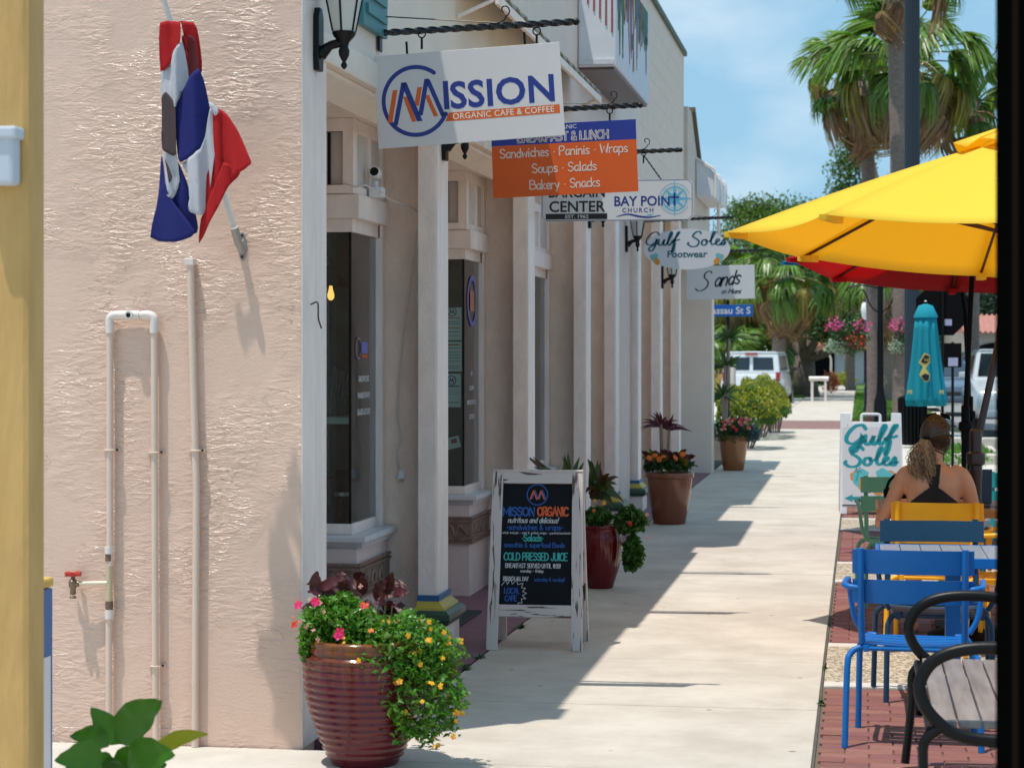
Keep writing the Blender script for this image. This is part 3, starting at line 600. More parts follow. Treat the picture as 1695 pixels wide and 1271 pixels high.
# white box awning at the far shop
mb = nb_(); mb.prism([(-2.255, 3.85), (-2.0, 3.85), (-2.0, 4.18), (-2.05, 4.25), (-2.255, 4.38)], lambda u, v, d: (u, d, v), 29.6, 32.0)
a2 = mb.build('box_awning', mat('white_vinyl', (.68, .70, .74), .5, var=.1, vscale=5, bump=.2), B, bev=.01)
for yy in (29.58, 30.8, 32.01): mb = nb_(); mb.tube(cm([(-2.255, yy, 4.39), (-2.05, yy, 4.265), (-1.985, yy, 4.18), (-1.985, yy, 3.83)], 4), .016, 6); mb.build('awning_frame', M_trim, a2, smooth=True)
mb = nb_(); mb.tube([(-2.03, 31.0, 3.86), (-2.03, 31.0, 3.3), (-2.255, 31.0, 3.1)], .025, 8); mb.build('downspout', M_trim, a2, smooth=True)
mb = nb_(); mb.tube(cm([(-2.255, 30.3, 3.3), (-2.1, 30.3, 3.36), (-1.85, 30.3, 3.36), (-1.82, 30.3, 3.28)], 4), .014, 6); mb.build('lamp_arm', M_trim, a2, smooth=True)

# ---- window contents and lettering on the glass
def glass_text(s, y, z, size, m=M_cw, sx=1): return text(s, size, m, W1 if y < 13 else W2, 0, 0, sx=sx, name='lettering')
def onglass(s, size, m, W, y, z, sx=1):
    me = curve_mesh(s, size, .001); me.materials.append(m); o = bpy.data.objects.new('lettering', me); COL.objects.link(o); o.parent = W; o.scale = (sx, 1, 1)
    o.rotation_euler = (R(90), 0, R(90)); o.location = Vector((-2.672, y, z)) - Vector(OF); return o
for s, z in (('SANDWICHES', 1.50), ('PANINIS/WRAPS', 1.41), ('SALADS & SOUPS', 1.32)): onglass(s, .046, M_cw, W1, 11.27, z, .85)
for s, z in (('CAFE', 1.50), ('COLD BREW', 1.40), ('ESPRESSO/CAPPUCCINO', 1.30), ('LATTES & TEA', 1.20)): onglass(s, .042, M_cw, W2, 14.52, z, .72)
def ringX(cy, cz, r, w_, m, W, rz=1, x=-2.6715):
    mb = nb_(); n = 32; vs = []
    for i in range(n):
        a = 2 * math.pi * i / n
        for q in (r - w_ / 2, r + w_ / 2): vs.append((x, cy + q * math.cos(a), cz + rz * q * math.sin(a)))
    mb.add(vs, [(2 * i, 2 * i + 1, (2 * i + 3) % (2 * n), (2 * i + 2) % (2 * n)) for i in range(n)]); mb.build('window_logo', m, W)
M_vio = mat('violet_vinyl', (.16, .16, .55), .4); M_vor = mat('orange_vinyl', (.50, .20, .12), .4)
ringX(14.55, 2.02, .16, .035, M_vio, W2); mb = nb_(); mb.add([(-2.6715, 14.47, 1.95), (-2.6715, 14.63, 1.95), (-2.6715, 14.63, 2.09), (-2.6715, 14.47, 2.09)], [(0, 1, 2, 3)]); mb.build('window_logo', M_vor, W2)
ringX(11.15, 1.68, .055, .012, mat('mauve_vinyl', (.25, .16, .25), .4), W1); 
for z0, z1, m_ in ((1.655, 1.715, M_vio), (1.63, 1.645, M_orange)): mb = nb_(); mb.add([(-2.6715, 11.22, z0), (-2.6715, 11.36, z0), (-2.6715, 11.36, z1), (-2.6715, 11.22, z1)], [(0, 1, 2, 3)]); mb.build('window_logo', m_, W1)
# things standing inside the first window
def poster(x, y, z0, z1, wd, lines, label, logo=None):
    p = thing('window_poster', label, 'poster', (x, y, z0), 0, 'paper notices taped inside the second window')
    MB().box((0, 0, 0), (wd, .003, z1 - z0)).build('paper', mat('white_paper', (.85, .85, .82), .8), p)
    for (a, c) in lines: MB().box((wd * .1, -.0015, a), (wd * .9, -.0005, a + c[1])).build('print', c[0], p)
    if logo:
        mb = MB(); ring(mb, wd / 2, logo, .03, .006, y=-.002); mb.build('emblem', M_navy, p)
        mb = MB()
        for a, b in (((-.017, -.014), (-.009, .014)), ((-.009, .014), (0, -.012)), ((0, -.012), (.009, .014)), ((.009, .014), (.017, -.014))): ribbon(mb, [Vector((wd / 2 + a[0], -.0025, logo + a[1])), Vector((wd / 2 + b[0], -.0025, logo + b[1]))], .006)
        mb.build('emblem', M_navy, p)
yP = 14.17 + .10
poster(-2.83, yP, 1.745, 1.97, .135, [(.03, (M_sky, .004)), (.055, (M_navy, .004)), (.08, (M_orange, .006)), (.11, (M_ink, .003)), (.125, (M_ink, .003)), (.15, (M_orange, .006))], 'upper notice with orange lines inside the second window, under the yellow reflection', logo=.195)
poster(-2.83, yP, 1.53, 1.735, .135, [(.02, (M_ink, .003)), (.035, (M_ink, .003)), (.07, (M_ink, .003)), (.09, (M_ink, .003)), (.11, (M_ink, .003)), (.13, (M_ink, .003)), (.16, (M_ink, .003)), (.18, (M_orange, .008))], 'middle notice dense with small print inside the second window')
poster(-2.83, yP, 1.285, 1.515, .13, [(.03, (M_navy, .004)), (.09, (M_sky, .003)), (.105, (M_sky, .003)), (.12, (M_sky, .003)), (.14, (M_navy, .008))], 'lower notice with a round blue emblem inside the second window', logo=.185)
sg = thing('tilted_card', 'small tilted white card inside the second window below the notices', 'card', (-2.76, 14.29, 1.02)); o = MB().box((-.05, 0, -.04), (.05, .003, .04)).build('paper', MATS['white_paper'], sg); sg.rotation_euler = (0, R(-14), 0); sg.location.z = 1.04
MB().box((-.01, -.001, -.005), (.03, -.0002, .025)).build('print', mat('red_print', (.45, .05, .05), .5), sg)
pl = thing('pendant_lamp', 'black cone pendant lamp with a lit filament bulb inside the first window', 'pendant lamp', (-2.86, 11.28, 1.98))
mb = MB(); mb.tube([(0, 0, .36), (0, 0, .15)], .004, 6); mb.build('cord', M_black, pl)
mb = MB(); mb.lathe([(.02, .16), (.03, .13), (.035, .12), (.12, .045), (.123, .04), (.118, .04), (.03, .11)], n=32); mb.build('shade', M_black, pl, smooth=True)
mb = MB(); mb.lathe([(.008, .05), (.010, .03), (.019, -.005), (.018, -.022), (.009, -.034), (.002, -.036)], n=20)
mb.build('bulb', mat('bulb_glow', (1, .42, .10), .3, emit=1.2), pl, smooth=True)
sh = MB().box((-3.27, 11.05, 1.275), (-2.70, 11.6, 1.31)).build('shelf', mat('pale_shelf', (.60, .63, .58), .5), None); tag(sh, 'pale shelf across the inside of the first window', 'shelf')
MB().box((-3.28, 11.55, .8), (-2.95, 11.6, 2.2)).build('x', mat('pale_door_frame', (.55, .60, .55), .5), None).name = 'inner_door_frame'
tag(bpy.data.objects['inner_door_frame'], 'pale frame deep inside the first shop window beside the lamp', 'frame')
rnd = random.Random(8)
bk = thing('rolled_papers', 'bundle of dark rolled menus leaning on the shelf in the first window', 'menus', (-2.84, 11.3, 1.31))
for i in range(5): mb = MB(); mb.tube([(i * .018 - .03, 0, 0), (i * .018 - .03 + .02, .02, .27 - i * .01)], .010, 8); mb.build('roll', mat('grey_roll', (.10, .11, .13), .4), bk, smooth=True)
cans = thing('steel_canister', 'tall steel dispenser standing on the window ledge below the shelf', 'canister', (-2.93, 11.22, .69))
mb = MB(); mb.lathe([(.07, 0), (.07, .30), (.075, .31), (.06, .33), (.01, .34)], n=24); mb.build('body', mat('dull_steel', (.35, .37, .38), .25, .9), cans, smooth=True)
mb = MB(); mb.tube([(.075, 0, .28), (.13, 0, .29), (.135, 0, .02)], .010, 8); mb.build('handle', M_black, cans, smooth=True)
c2 = thing('black_coffee_grinder', 'black coffee grinder with steel collar on the window ledge in the first window', 'grinder', (-2.77, 11.2, .69))
mb = MB(); mb.lathe([(.05, 0), (.05, .18), (.03, .2), (.045, .3), (.05, .33), (.01, .34)], n=20); mb.build('body', M_black, c2, smooth=True)
mb = MB(); mb.lathe([(.052, .19), (.054, .2), (.052, .21)], n=20); mb.build('collar', M_steel, c2, smooth=True)
# security camera, hanging cord with plug, hook
sc_ = thing('security_camera', 'white security camera on a small box above the first window', 'security camera', (-2.600, 11.25, 2.501))
MB().box((-.03, -.05, 0), (.045, .04, .055)).build('mounting_box', M_whitep, sc_, bev=.006)
mb = MB(); mb.tube([(0, 0, .055), (0, -.005, .09)], .014, 10); mb.build('neck', M_whitep, sc_)
mb = MB(); mb.lathe([(.022, 0), (.030, .012), (.032, .075), (.028, .08)], n=20); hd = mb.build('housing', M_whitep, sc_, smooth=True); hd.rotation_euler = (R(80), R(8), 0); hd.location = (0, .03, .125)
mb = MB(); mb.lathe([(.024, .0805), (.022, .083)], n=20); ln = mb.build('lens', M_black, hd)
wr = MB(); wr.tube(cm([(-2.70, 10.88, 2.56), (-2.62, 10.86, 2.53), (-2.57, 10.9, 2.54), (-2.555, 11.0, 2.515), (-2.555, 11.15, 2.53), (-2.55, 11.4, 2.50), (-2.44, 11.62, 2.44), (-2.455, 11.62, 2.3), (-2.49, 11.62, 2.0), (-2.52, 11.62, 1.75), (-2.545, 11.62, 1.5), (-2.555, 11.62, 1.3), (-2.535, 11.62, 1.18), (-2.56, 11.62, 1.1), (-2.54, 11.62, 1.0)], 7), .0045, 6)
wr_ = wr.build('hanging_cable', mat('white_cable', (.62, .58, .55), .5), None, smooth=True); tag(wr_, 'thin white cable with a plug hanging beside the first window', 'cable')
mb = MB(); mb.lathe([(.008, .05), (.016, .04), (.026, .005), (.022, 0), (.004, -.002)], (-2.54, 11.62, .95), n=14); mb.build('plug', M_whitep, wr_, smooth=True)
mb = MB(); mb.tube([(-2.545, 11.62, .95), (-2.545, 11.62, .93)], .0025, 6); mb.tube([(-2.532, 11.62, .95), (-2.532, 11.62, .93)], .0025, 6); mb.build('prong', M_brass, wr_)
hk = MB(); hk.tube(cm([(FX + .002, 8.72, 1.86), (FX + .03, 8.72, 1.87), (FX + .034, 8.72, 1.84), (FX + .03, 8.74, 1.80), (FX + .035, 8.77, 1.76)], 5), .0035, 6)
tag(hk.build('rusty_hook', mat('rust', (.05, .02, .015), .8), None), 'small rusty hook on the white corner pier', 'hook')

# ------------------------------------------------------------------ hanging signs
def twisted_bar(name, label, x0, x1, y, z, group='twisted iron sign brackets', loopx=None, rise=.03, tip=True):
    p = thing(name, label, 'sign bracket', (x0, y, z), 0, group); Lh = x1 - x0
    mb = MB(); vs = []; n = 90; h = .013
    for i in range(n + 1):
        u = i / n; a = u * Lh * 26
        for k in range(4):
            q = a + k * math.pi / 2; vs.append((u * Lh, h * 1.35 * math.cos(q), u * rise + h * 1.35 * math.sin(q)))
    mb.add(vs, [(i * 4 + k, i * 4 + (k + 1) % 4, i * 4 + 4 + (k + 1) % 4, i * 4 + 4 + k) for i in range(n) for k in range(4)] + [(3, 2, 1, 0), tuple(n * 4 + k for k in range(4))])
    mb.build('bar', mat('glossy_black_iron', (.006, .006, .007), .16), p)
    mb = MB(); mb.lathe([(.002, -.018), (.014, -.012), (.018, 0), (.014, .012), (.002, .018)], n=14); o = mb.build('finial', M_black, p, smooth=True); o.location = (Lh + .01, 0, rise); o.rotation_euler = (0, R(90), 0)
    MB().box((-.012, -.03, -.09), (0, .03, .09)).build('wall_plate', M_black, p, bev=.003)
    lx = loopx if loopx is not None else Lh * .62
    for q, sg in ((lx, 1),):
        mb = MB(); pts = [Vector((q + .02 + .03 * (1 - i / 26) * math.cos(-1.2 + i * .27) , 0, .075 + rise * q / Lh + .03 * (1 - i / 30) * math.sin(-1.2 + i * .27))) for i in range(22)]
        pts = [Vector((q - .03, 0, rise * q / Lh + .012)), Vector((q + .015, 0, rise * q / Lh + .025))] + pts
        mb.tube(cm(pts, 3), .0035, 6); mb.build('scroll', M_black, p, smooth=True)
    mb = MB(); mb.tube([(0, 0, .08), (lx, 0, rise * lx / Lh + .014)], .003, 5); mb.build('stay_rod', M_black, p)
    return p
def chain(root, x, z0, z1, y=0, tilt=0):
    n = max(3, int((z1 - z0) / .02))
    for i in range(n):
        mb = MB(); a = z0 + (z1 - z0) * (i + .5) / n; pts = []
        for k in range(13):
            t_ = 2 * math.pi * k / 12; u = .006 * math.cos(t_); v = .014 * math.sin(t_)
            pts.append((x + (u if i % 2 else 0), y + (0 if i % 2 else u), a + v))
        mb.tube(pts, .0018, 5, cap=False); mb.build('chain_link', M_black, root)
def eye(root, x, z, r=.018):
    mb = MB(); mb.tube([(x + r * math.cos(t_ * math.pi / 8), 0, z + r * math.sin(t_ * math.pi / 8)) for t_ in range(17)], .0035, 6, cap=False); mb.build('eye_ring', M_black, root, smooth=True)
    MB().tube([(x, 0, z - r), (x, 0, z - r - .055)], .006, 8).build('hook', M_black, root)
# 1: the cafe sign, swung by the wind and hanging askew
Y1 = 8.62; d1 = 8.85
s1 = thing('hanging_sign', 'large grey hanging sign with circled blue and orange M reading MISSION ORGANIC CAFE & COFFEE', 'hanging sign', (-1.845, 9.95, 2.885), 0, 'signs hanging over the sidewalk')
s1.rotation_euler = (R(-1), R(-3.6), R(3)); s1.scale = (1.14, .3, 1.19)
WD, HT = .79, .375
MB().box((-WD / 2, 0, -HT / 2), (WD / 2, .012, HT / 2)).build('board', mat('grey_white_face', (.60, .58, .58), .45, var=.03, vscale=2), s1, bev=.002)
cxm, czm = -.225, -.005
mb = MB(); ring(mb, cxm, czm, .137, .017, y=-.002, a0=52, a1=334, n=60); mb.build('logo_ring', M_navy, s1)
def bar2(x0, z0, x1, z1, wd, m, y): mb = MB(); mb.add([(x0 - wd / 2, y, z0), (x0 + wd / 2, y, z0), (x1 + wd / 2, y, z1), (x1 - wd / 2, y, z1)], [(0, 1, 2, 3)]); mb.build('logo_stroke', m, s1)
q = .00048   # metres per enlarged survey pixel
def M1(ox, m_, l): pass
for a in [((-.115, -.08), (-.085, .05), .020, M_orange), ((-.092, -.093), (-.047, .078), .020, M_navy), ((-.044, .02), (-.012, -.083), .019, M_orange), ((-.047, .078), (.012, -.083), .024, M_navy),
          ((.002, -.02), (.02, .054), .020, M_orange), ((.016, -.06), (.052, .086), .020, M_navy), ((.048, .02), (.082, -.068), .019, M_orange), ((.055, .082), (.113, -.068), .020, M_navy)]:
    bar2(cxm + a[0][0], czm + a[0][1], cxm + a[1][0], czm + a[1][1], a[2], a[3], -.0022 - (.0006 if a[3] is M_navy else 0))
mb = MB(); ribbon(mb, [Vector((cxm + .112, -.0028, czm - .065)), Vector((cxm + .124, -.0028, czm - .062))], .02); mb.build('logo_stroke', M_navy, s1)
text('I', .158, M_navy, s1, -.095, -.045, y=-.003, bold=.0035); text('SSION', .150, M_navy, s1, .145, -.045, y=-.003, bold=.0036, sx=1.06, space=1.03)
mb = MB(); flatpoly(mb, [(-.105, -.097), (-.088, -.062), (.38, -.062), (.38, -.097)], -.002); mb.build('orange_band', M_orange, s1)
text('ORGANIC CAFE & COFFEE', .0345, M_orangel, s1, .142, -.0905, y=-.0035, bold=.0004, space=1.06)
for x_ in (-.25, .25): MB().tube([(x_, .006, HT / 2), (x_, .006, HT / 2 + .05)], .005, 8).build('hook', M_black, s1); 
b1 = twisted_bar('sign_bracket', 'twisted black iron bracket holding the MISSION sign at the corner pier', FX + .02, -1.34, 9.98, 3.20)
for x_ in (.2, .76): eye(b1, x_, -.01)
# 2: blue and orange menu sign
s2 = thing('hanging_sign', 'orange hanging sign with blue top listing Sandwiches, Paninis, Wraps, Soups and Salads', 'hanging sign', (-1.80, 12.95, 2.855), 0, 'signs hanging over the sidewalk')
s2.rotation_euler = (0, R(-2.2), R(2)); s2.scale = (1.14, .3, 1.07); WD, HT = .79, .415
MB().box((-WD / 2, 0, -HT / 2), (WD / 2, .012, HT / 2 - .115)).build('board', mat('orange_board', (.66, .095, .004), .5, var=.04), s2)
MB().box((-WD / 2, 0, HT / 2 - .1145), (WD / 2, .012, HT / 2)).build('blue_top', mat('blue_board', (.012, .03, .26), .45), s2)
text('MISSION ORGANIC', .034, M_cw, s2, .075, HT / 2 - .034, y=-.003, align='RIGHT')
t0 = stroke_text('BREAKFAST & LUNCH', .046, M_orangel, s2, 0, HT / 2 - .100, wid=.24); t1 = stroke_text('BREAKFAST & LUNCH', .046, M_navy, s2, 0, HT / 2 - .100, wid=.07, y=-.0055)
for s, z in (('Sandwiches . Paninis . Wraps', .022), ('Soups . Salads', -.073), ('Bakery . Snacks', -.168)): stroke_text(s, .052, M_orangel, s2, 0, z, wid=.115, jitter=.02)
b2 = twisted_bar('sign_bracket', 'twisted black iron bracket with a scroll above the orange menu sign', FX + .02, -1.34, 12.97, 3.15, loopx=.76)
eye(b2, .76, .0); eye(b2, .22, .0)
# 3: shared white sign
s3 = thing('hanging_sign', 'wide white hanging sign reading BARGAIN CENTER and BAY POINT CHURCH with a compass', 'hanging sign', (-1.755, 15.42, 2.775), 0, 'signs hanging over the sidewalk')
WD, HT = 1.12, .30; s3.rotation_euler = (0, 0, R(1)); s3.scale = (1, .3, 1)
mb = MB(); c_ = .03; pts = [(-WD / 2 + c_, -HT / 2), (WD / 2 - c_, -HT / 2), (WD / 2, -HT / 2 + c_), (WD / 2, HT / 2 - c_), (WD / 2 - c_, HT / 2), (-WD / 2 + c_, HT / 2), (-WD / 2, HT / 2 - c_), (-WD / 2, -HT / 2 + c_)]
mb.prism(pts, lambda u, v, d: (u, d, v), 0, .014); mb.build('board', M_white, s3)
mb = MB(); ribbon(mb, [Vector((p_[0] * .985, -.002, p_[1] * .965)) for p_ in pts + pts[:2]], .004); mb.build('border_line', M_navy, s3)
text('BARGAIN', .105, M_ink, s3, -.295, .027, y=-.003, bold=.0022, sx=.95); text('CENTER', .112, M_ink, s3, -.295, -.080, y=-.003, bold=.0022, sx=1.0)
MB().box((-.525, -.003, -.136), (-.07, -.001, -.094)).build('black_band', M_ink, s3); text('EST. 1962', .036, M_cw, s3, -.295, -.128, y=-.0045, bold=.0005, sx=1.2)
text('BAY POIN', .100, M_navy, s3, .185, -.040, y=-.003, bold=.002, sx=.93); text('CHURCH', .046, M_navy, s3, .155, -.088, y=-.003, bold=.0006, space=1.35)
MB().box((.417, -.004, -.042), (.430, -.002, .052)).build('cross', M_navy, s3); MB().box((.390, -.004, .012), (.457, -.002, .025)).build('cross', M_navy, s3)
mb = MB(); pts = cm([(.0, 0, -.118), (.08, 0, -.102), (.16, 0, -.118), (.24, 0, -.126), (.32, 0, -.112)], 6); ribbon(mb, [Vector((p_[0], -.003, p_[2])) for p_ in pts], .009, [.004 + .010 * math.sin(math.pi * i / (len(pts) - 1)) for i in range(len(pts))]); mb.build('wave_line', M_navy, s3)
mb = MB(); flatpoly(mb, [(.20, -.113), (.27, -.098), (.25, -.114)], -.0035); mb.build('wave_line', M_sky, s3)
cxc, czc = .424, .008
for r_, w_, n_ in ((.112, .004, 40), (.085, .010, 40), (.068, .003, 36)):
    mb = MB(); ring(mb, cxc, czc, r_, w_, y=-.0024, n=n_, a0=(20 if r_ > .1 else 0), a1=(330 if r_ > .1 else 360)); mb.build('compass_ring', M_sky, s3)
for k in range(8):
    a = k * math.pi / 4; Lr = .138 if k % 2 == 0 else .11; mb = MB()
    flatpoly(mb, [(cxc + Lr * math.cos(a), czc + Lr * math.sin(a)), (cxc + .03 * math.cos(a + .5), czc + .03 * math.sin(a + .5)), (cxc, czc), (cxc + .03 * math.cos(a - .5), czc + .03 * math.sin(a - .5))], -.0027); mb.build('compass_point', M_sky, s3)
for k in range(32):
    a = k * math.pi / 16; mb = MB(); ribbon(mb, [Vector((cxc + .088 * math.cos(a), -.0026, czc + .088 * math.sin(a))), Vector((cxc + .102 * math.cos(a), -.0026, czc + .102 * math.sin(a)))], .003); mb.build('compass_tick', M_sky, s3)
b3 = twisted_bar('sign_bracket', 'twisted black iron bracket above the wide white church sign', FX + .02, -1.30, 15.44, 3.11, loopx=.72)
eye(b3, .72, .01)
chn = MB(); pts = [Vector((-1.555, 15.44, 3.10)).lerp(Vector((-1.43, 15.435, 2.925)), i / 14) for i in range(15)]; chn.tube(pts, [.004 if i % 2 else .007 for i in range(15)], 6); chn.build('chain', M_black, b3).matrix_parent_inverse = Matrix.Translation(-b3.location)
# 4: oval
s4 = thing('hanging_sign', 'oval white hanging sign reading Gulf Soles Footwear with two flip flops', 'hanging sign', (-1.80, 22.35, 2.757), 0, 'signs hanging over the sidewalk')
mb = MB(); mb.prism([(.415 * math.cos(2 * math.pi * i / 56), .19 * math.sin(2 * math.pi * i / 56)) for i in range(56)], lambda u, v, d: (u, d, v), 0, .014); mb.build('board', M_white, s4)
def script(root, m, pls, ox, oz, k, y=-.003, w0=.10):
    for pl in pls:
        pts = cm([(a, 0, b) for a, b in pl], 7); mb = MB(); n = len(pts)
        Q = [Vector((ox + p_.x * k, y, oz + p_.z * k)) for p_ in pts]; ws = []
        for i in range(n):
            d = Q[min(i + 1, n - 1)] - Q[max(i - 1, 0)]; d = d.normalized() if d.length > 0 else Vector((1, 0, 0)); ws.append(k * w0 * (.62 + .55 * abs(d.z)))
        ribbon(mb, Q, 0, ws); mb.build('script_letter', m, root)
GULF = [[(.95, .92), (.80, 1.08), (.45, 1.0), (.12, .62), (.10, .32), (.38, .22), (.70, .42), (.80, .58), (.70, .20), (.50, -.12), (.30, -.16), (.28, .02), (.62, .22), (.95, .36)],
        [(.95, .58), (.92, .28), (1.08, .20), (1.28, .48), (1.32, .58), (1.26, .28), (1.36, .20), (1.55, .42), (1.85, .95), (1.80, 1.08), (1.66, .80), (1.56, .34), (1.66, .20), (1.88, .42)],
        [(1.88, .42), (2.30, .95), (2.36, 1.08), (2.22, 1.0), (2.02, .48), (1.84, -.16), (1.86, -.28), (1.98, -.02), (2.06, .34)], [(1.80, .46), (2.06, .50), (2.36, .58)]]
SOLES = [[(.98, .98), (.86, 1.10), (.60, 1.04), (.42, .78), (.66, .62), (.84, .42), (.70, .16), (.34, .10), (.08, .26), (.12, .36)],
         [(1.32, .56), (1.10, .52), (1.02, .28), (1.20, .18), (1.38, .34), (1.30, .54), (1.40, .44), (1.62, .50), (1.92, .98), (1.86, 1.08), (1.72, .80), (1.66, .36), (1.78, .22), (2.0, .34)],
         [(2.0, .34), (2.22, .50), (2.16, .60), (2.02, .50), (2.02, .26), (2.2, .20), (2.42, .40), (2.56, .58), (2.60, .36), (2.54, .20), (2.36, .22), (2.44, .30), (2.7, .34)]]
s4.scale = (1.10, .3, 1.13)
script(s4, M_dteal, GULF, -.40, .01, .140, w0=.115); script(s4, M_dteal, SOLES, .0, .01, .140, w0=.115)
text('Footwear', .088, M_dteal, s4, 0, -.075, y=-.003, bold=.0022, sx=1.12, shear=.05)
def flipflop(root, cx_, cz_, k, sg, yy=-.002):
    pts = [(.0, -.5), (.22, -.42), (.27, -.15), (.2, .1), (.3, .36), (.18, .55), (-.05, .52), (-.18, .3), (-.2, -.05), (-.2, -.38)]
    a = R(38) * -sg
    def T(u, v): u *= sg; return (cx_ + k * (u * math.cos(a) - v * math.sin(a)), cz_ + k * (u * math.sin(a) + v * math.cos(a)))
    mb = MB(); flatpoly(mb, [T(*p_) for p_ in pts], yy); mb.build('sole_print', M_fo, root)
    mb = MB(); flatpoly(mb, [T(*p_) for p_ in [(-.05, .45), (-.32, .42), (-.42, .16), (-.18, -.02), (.0, .22), (.24, -.1), (.3, .2), (.1, .5)]], yy - .001); mb.build('strap_print', M_ft, root)
M_fo = mat('sole_orange', (.62, .24, .03), .5); M_ft = mat('strap_teal', (.10, .46, .50), .5)
flipflop(s4, -.30, -.095, .115, -1); flipflop(s4, .30, -.095, .115, 1)
b4 = twisted_bar('sign_bracket', 'twisted black iron bracket above the oval sign', FX + .02, -1.34, 22.37, 3.06, loopx=.76); chain(b4, .76, -.12, .0); chain(b4, .24, -.12, .0)
# 5: Sands
s5 = thing('hanging_sign', 'plain white rectangular hanging sign reading Sands on Miami in black script', 'hanging sign', (-1.825, 28.25, 2.604), 0, 'signs hanging over the sidewalk'); s5.rotation_euler = (0, R(.8) * -1, 0); s5.scale = (1.145, .3, 1.12)
MB().box((-.395, 0, -.20), (.395, .014, .20)).build('board', M_white, s5, bev=.003)
script(s5, M_ink, [[(1.05, 1.0), (.92, 1.12), (.66, .98), (.60, .72), (.80, .48), (.78, .2), (.52, -.05), (.22, -.12), (.05, .02)]], -.30, -.075, .19, w0=.085)
stroke_text('ands', .165, M_ink, s5, .075, -.03, wid=.12, slant=.35, sx=.86, rise=.12); stroke_text('on Miami', .055, M_ink, s5, .12, -.135, wid=.15, slant=.35, sx=1.0)
b5 = twisted_bar('sign_bracket', 'twisted black iron bracket with bright glints above the Sands sign', FX + .02, -1.33, 28.27, 3.0, loopx=.76); chain(b5, .76, -.17, .0); chain(b5, .24, -.17, .0)
# ------------------------------------------------------------------ wall lanterns
def lantern(x, y, z, label):
    p = thing('wall_lantern', label, 'lantern', (x, y, z), 0, 'black lanterns on the pilasters')
    MB().prism([(-.035, -.13), (.035, -.13), (.045, -.08), (.045, .10), (.02, .14), (-.02, .14), (-.045, .10), (-.045, -.08)], lambda u, v, d: (d, u, v), 0, .025).build('back_plate', M_black, p, bev=.004)
    mb = MB(); mb.tube(cm([(.02, 0, -.06), (.06, 0, -.025), (.09, 0, -.015), (.12, 0, -.01)], 5), [.030, .028, .026, .024, .022] + [.019] * 11, 10); mb.build('arm', M_black, p, smooth=True)
    mb = MB(); mb.lathe([(.003, -.125), (.012, -.115), (.014, -.105), (.007, -.092), (.012, -.085), (.022, -.065), (.024, -.045), (.018, -.03), (.022, -.01), (.045, .015), (.052, .03), (.05, .035)], (.125, 0, 0), n=18); mb.build('finial_cup', M_black, p, smooth=True)
    mb = MB()
    vs = []
    for (r_, z_) in ((.05, .036), (.088, .22), ): vs += [(.125 + r_ * math.cos(R(60 * k + 30)), r_ * math.sin(R(60 * k + 30)), z_) for k in range(6)]
    mb.add(vs, [(k, (k + 1) % 6, 6 + (k + 1) % 6, 6 + k) for k in range(6)]); mb.build('lantern_glass', mat('frosted_glass', (.55, .55, .50), .25), p)
    mb = MB()
    for k in range(6): mb.tube([vs[k], vs[6 + k]], .005, 6)
    mb.build('cage', M_black, p)
    mb = MB(); mb.lathe([(.10, .222), (.102, .235), (.07, .27), (.03, .30), (.012, .32), (.014, .335), (.003, .35)], (.125, 0, 0), n=6); mb.build('cap', M_black, p)
lantern(FX + .002, 8.80, 2.99, 'black lantern on the white corner pier above the rusty hook, nearest of the lanterns')
lantern(FX + .001, 11.61, 2.86, 'black lantern on the pilaster between the MISSION sign and the orange sign')
lantern(FX + .001, 18.06, 2.86, 'black lantern showing below the wide white church sign')
lantern(FX - .079, 21.7, 2.83, 'black lantern just left of the oval sign')
lantern(FX + .001, 24.5 + .36, 2.55, 'black lantern at the left edge of the Sands sign')

# ------------------------------------------------------------------ A-frame chalkboard
A = thing('chalkboard_sign', 'white distressed A-frame chalkboard sign with MISSON ORGANIC menu on the sidewalk', 'chalkboard sign', (-1.785, 11.62, 0), R(2.5))
lean = R(12.0); Hh = 1.01
def fr(par, name, x0, x1, u0, u1, m, d0=-.012, d1=.012, parent=None, b=.003):
    return MB().box((x0, d0, u0), (x1, d1, u1)).build(name, m, parent, bev=b)
fp = bpy.data.objects.new('front_panel', None); bpy.data.objects.remove(fp)
def leaf_(sgn, y0):
    objs = []
    def add(name, x0, x1, u0, u1, m, d0=-.014, d1=.014):
        # outer stiles splay outward towards the foot
        mb = MB(); vs = []
        for (u, d) in ((u0, d0), (u0, d1), (u1, d1), (u1, d0)):
            k = 1 + .055 * (1 - u / Hh)
            for x in (x0, x1): vs.append((x * k, d, u))
        mb.add(vs, [(0, 1, 3, 2), (2, 3, 5, 4), (4, 5, 7, 6), (6, 7, 1, 0), (0, 2, 4, 6), (1, 7, 5, 3)])
        o = mb.build(name, m, A, bev=.003); o.rotation_euler = (-lean * sgn, 0, 0); o.location = (0, y0, 0); objs.append(o); return o
    add('stile', -.255, -.195, 0, Hh, M_shabU); add('stile', .195, .255, 0, Hh, M_shabU)
    add('rail', -.195, .195, Hh - .072, Hh - .001, M_shabA, -.0135, .0135); add('rail', -.195, .195, .185, .255, M_shabA, -.0135, .0135)
    pn = add('panel', -.196, .196, .256, Hh - .073, M_chalk, -.004, .004); return pn
pn = leaf_(1, 0.0); leaf_(-1, Hh * math.sin(lean) * 2 + .03)
MB().box((-.255, -.018, 0), (.255, .05, .010)).build('top_cap', M_shabA, A, bev=.003).location = (0, Hh * math.sin(lean) - .0, Hh * math.cos(lean) - .004)
mb = MB(); mb.tube(cm([(.268, .065, .36), (.272, .13, .27), (.268, .19, .36)]), .004, 6); mb.build('chain', M_black, A, smooth=True)
pn_x = .0
def ck(s, h, m, x, z, **k): return stroke_text(s, h, m, pn, x, z, y=-.0055, **k)
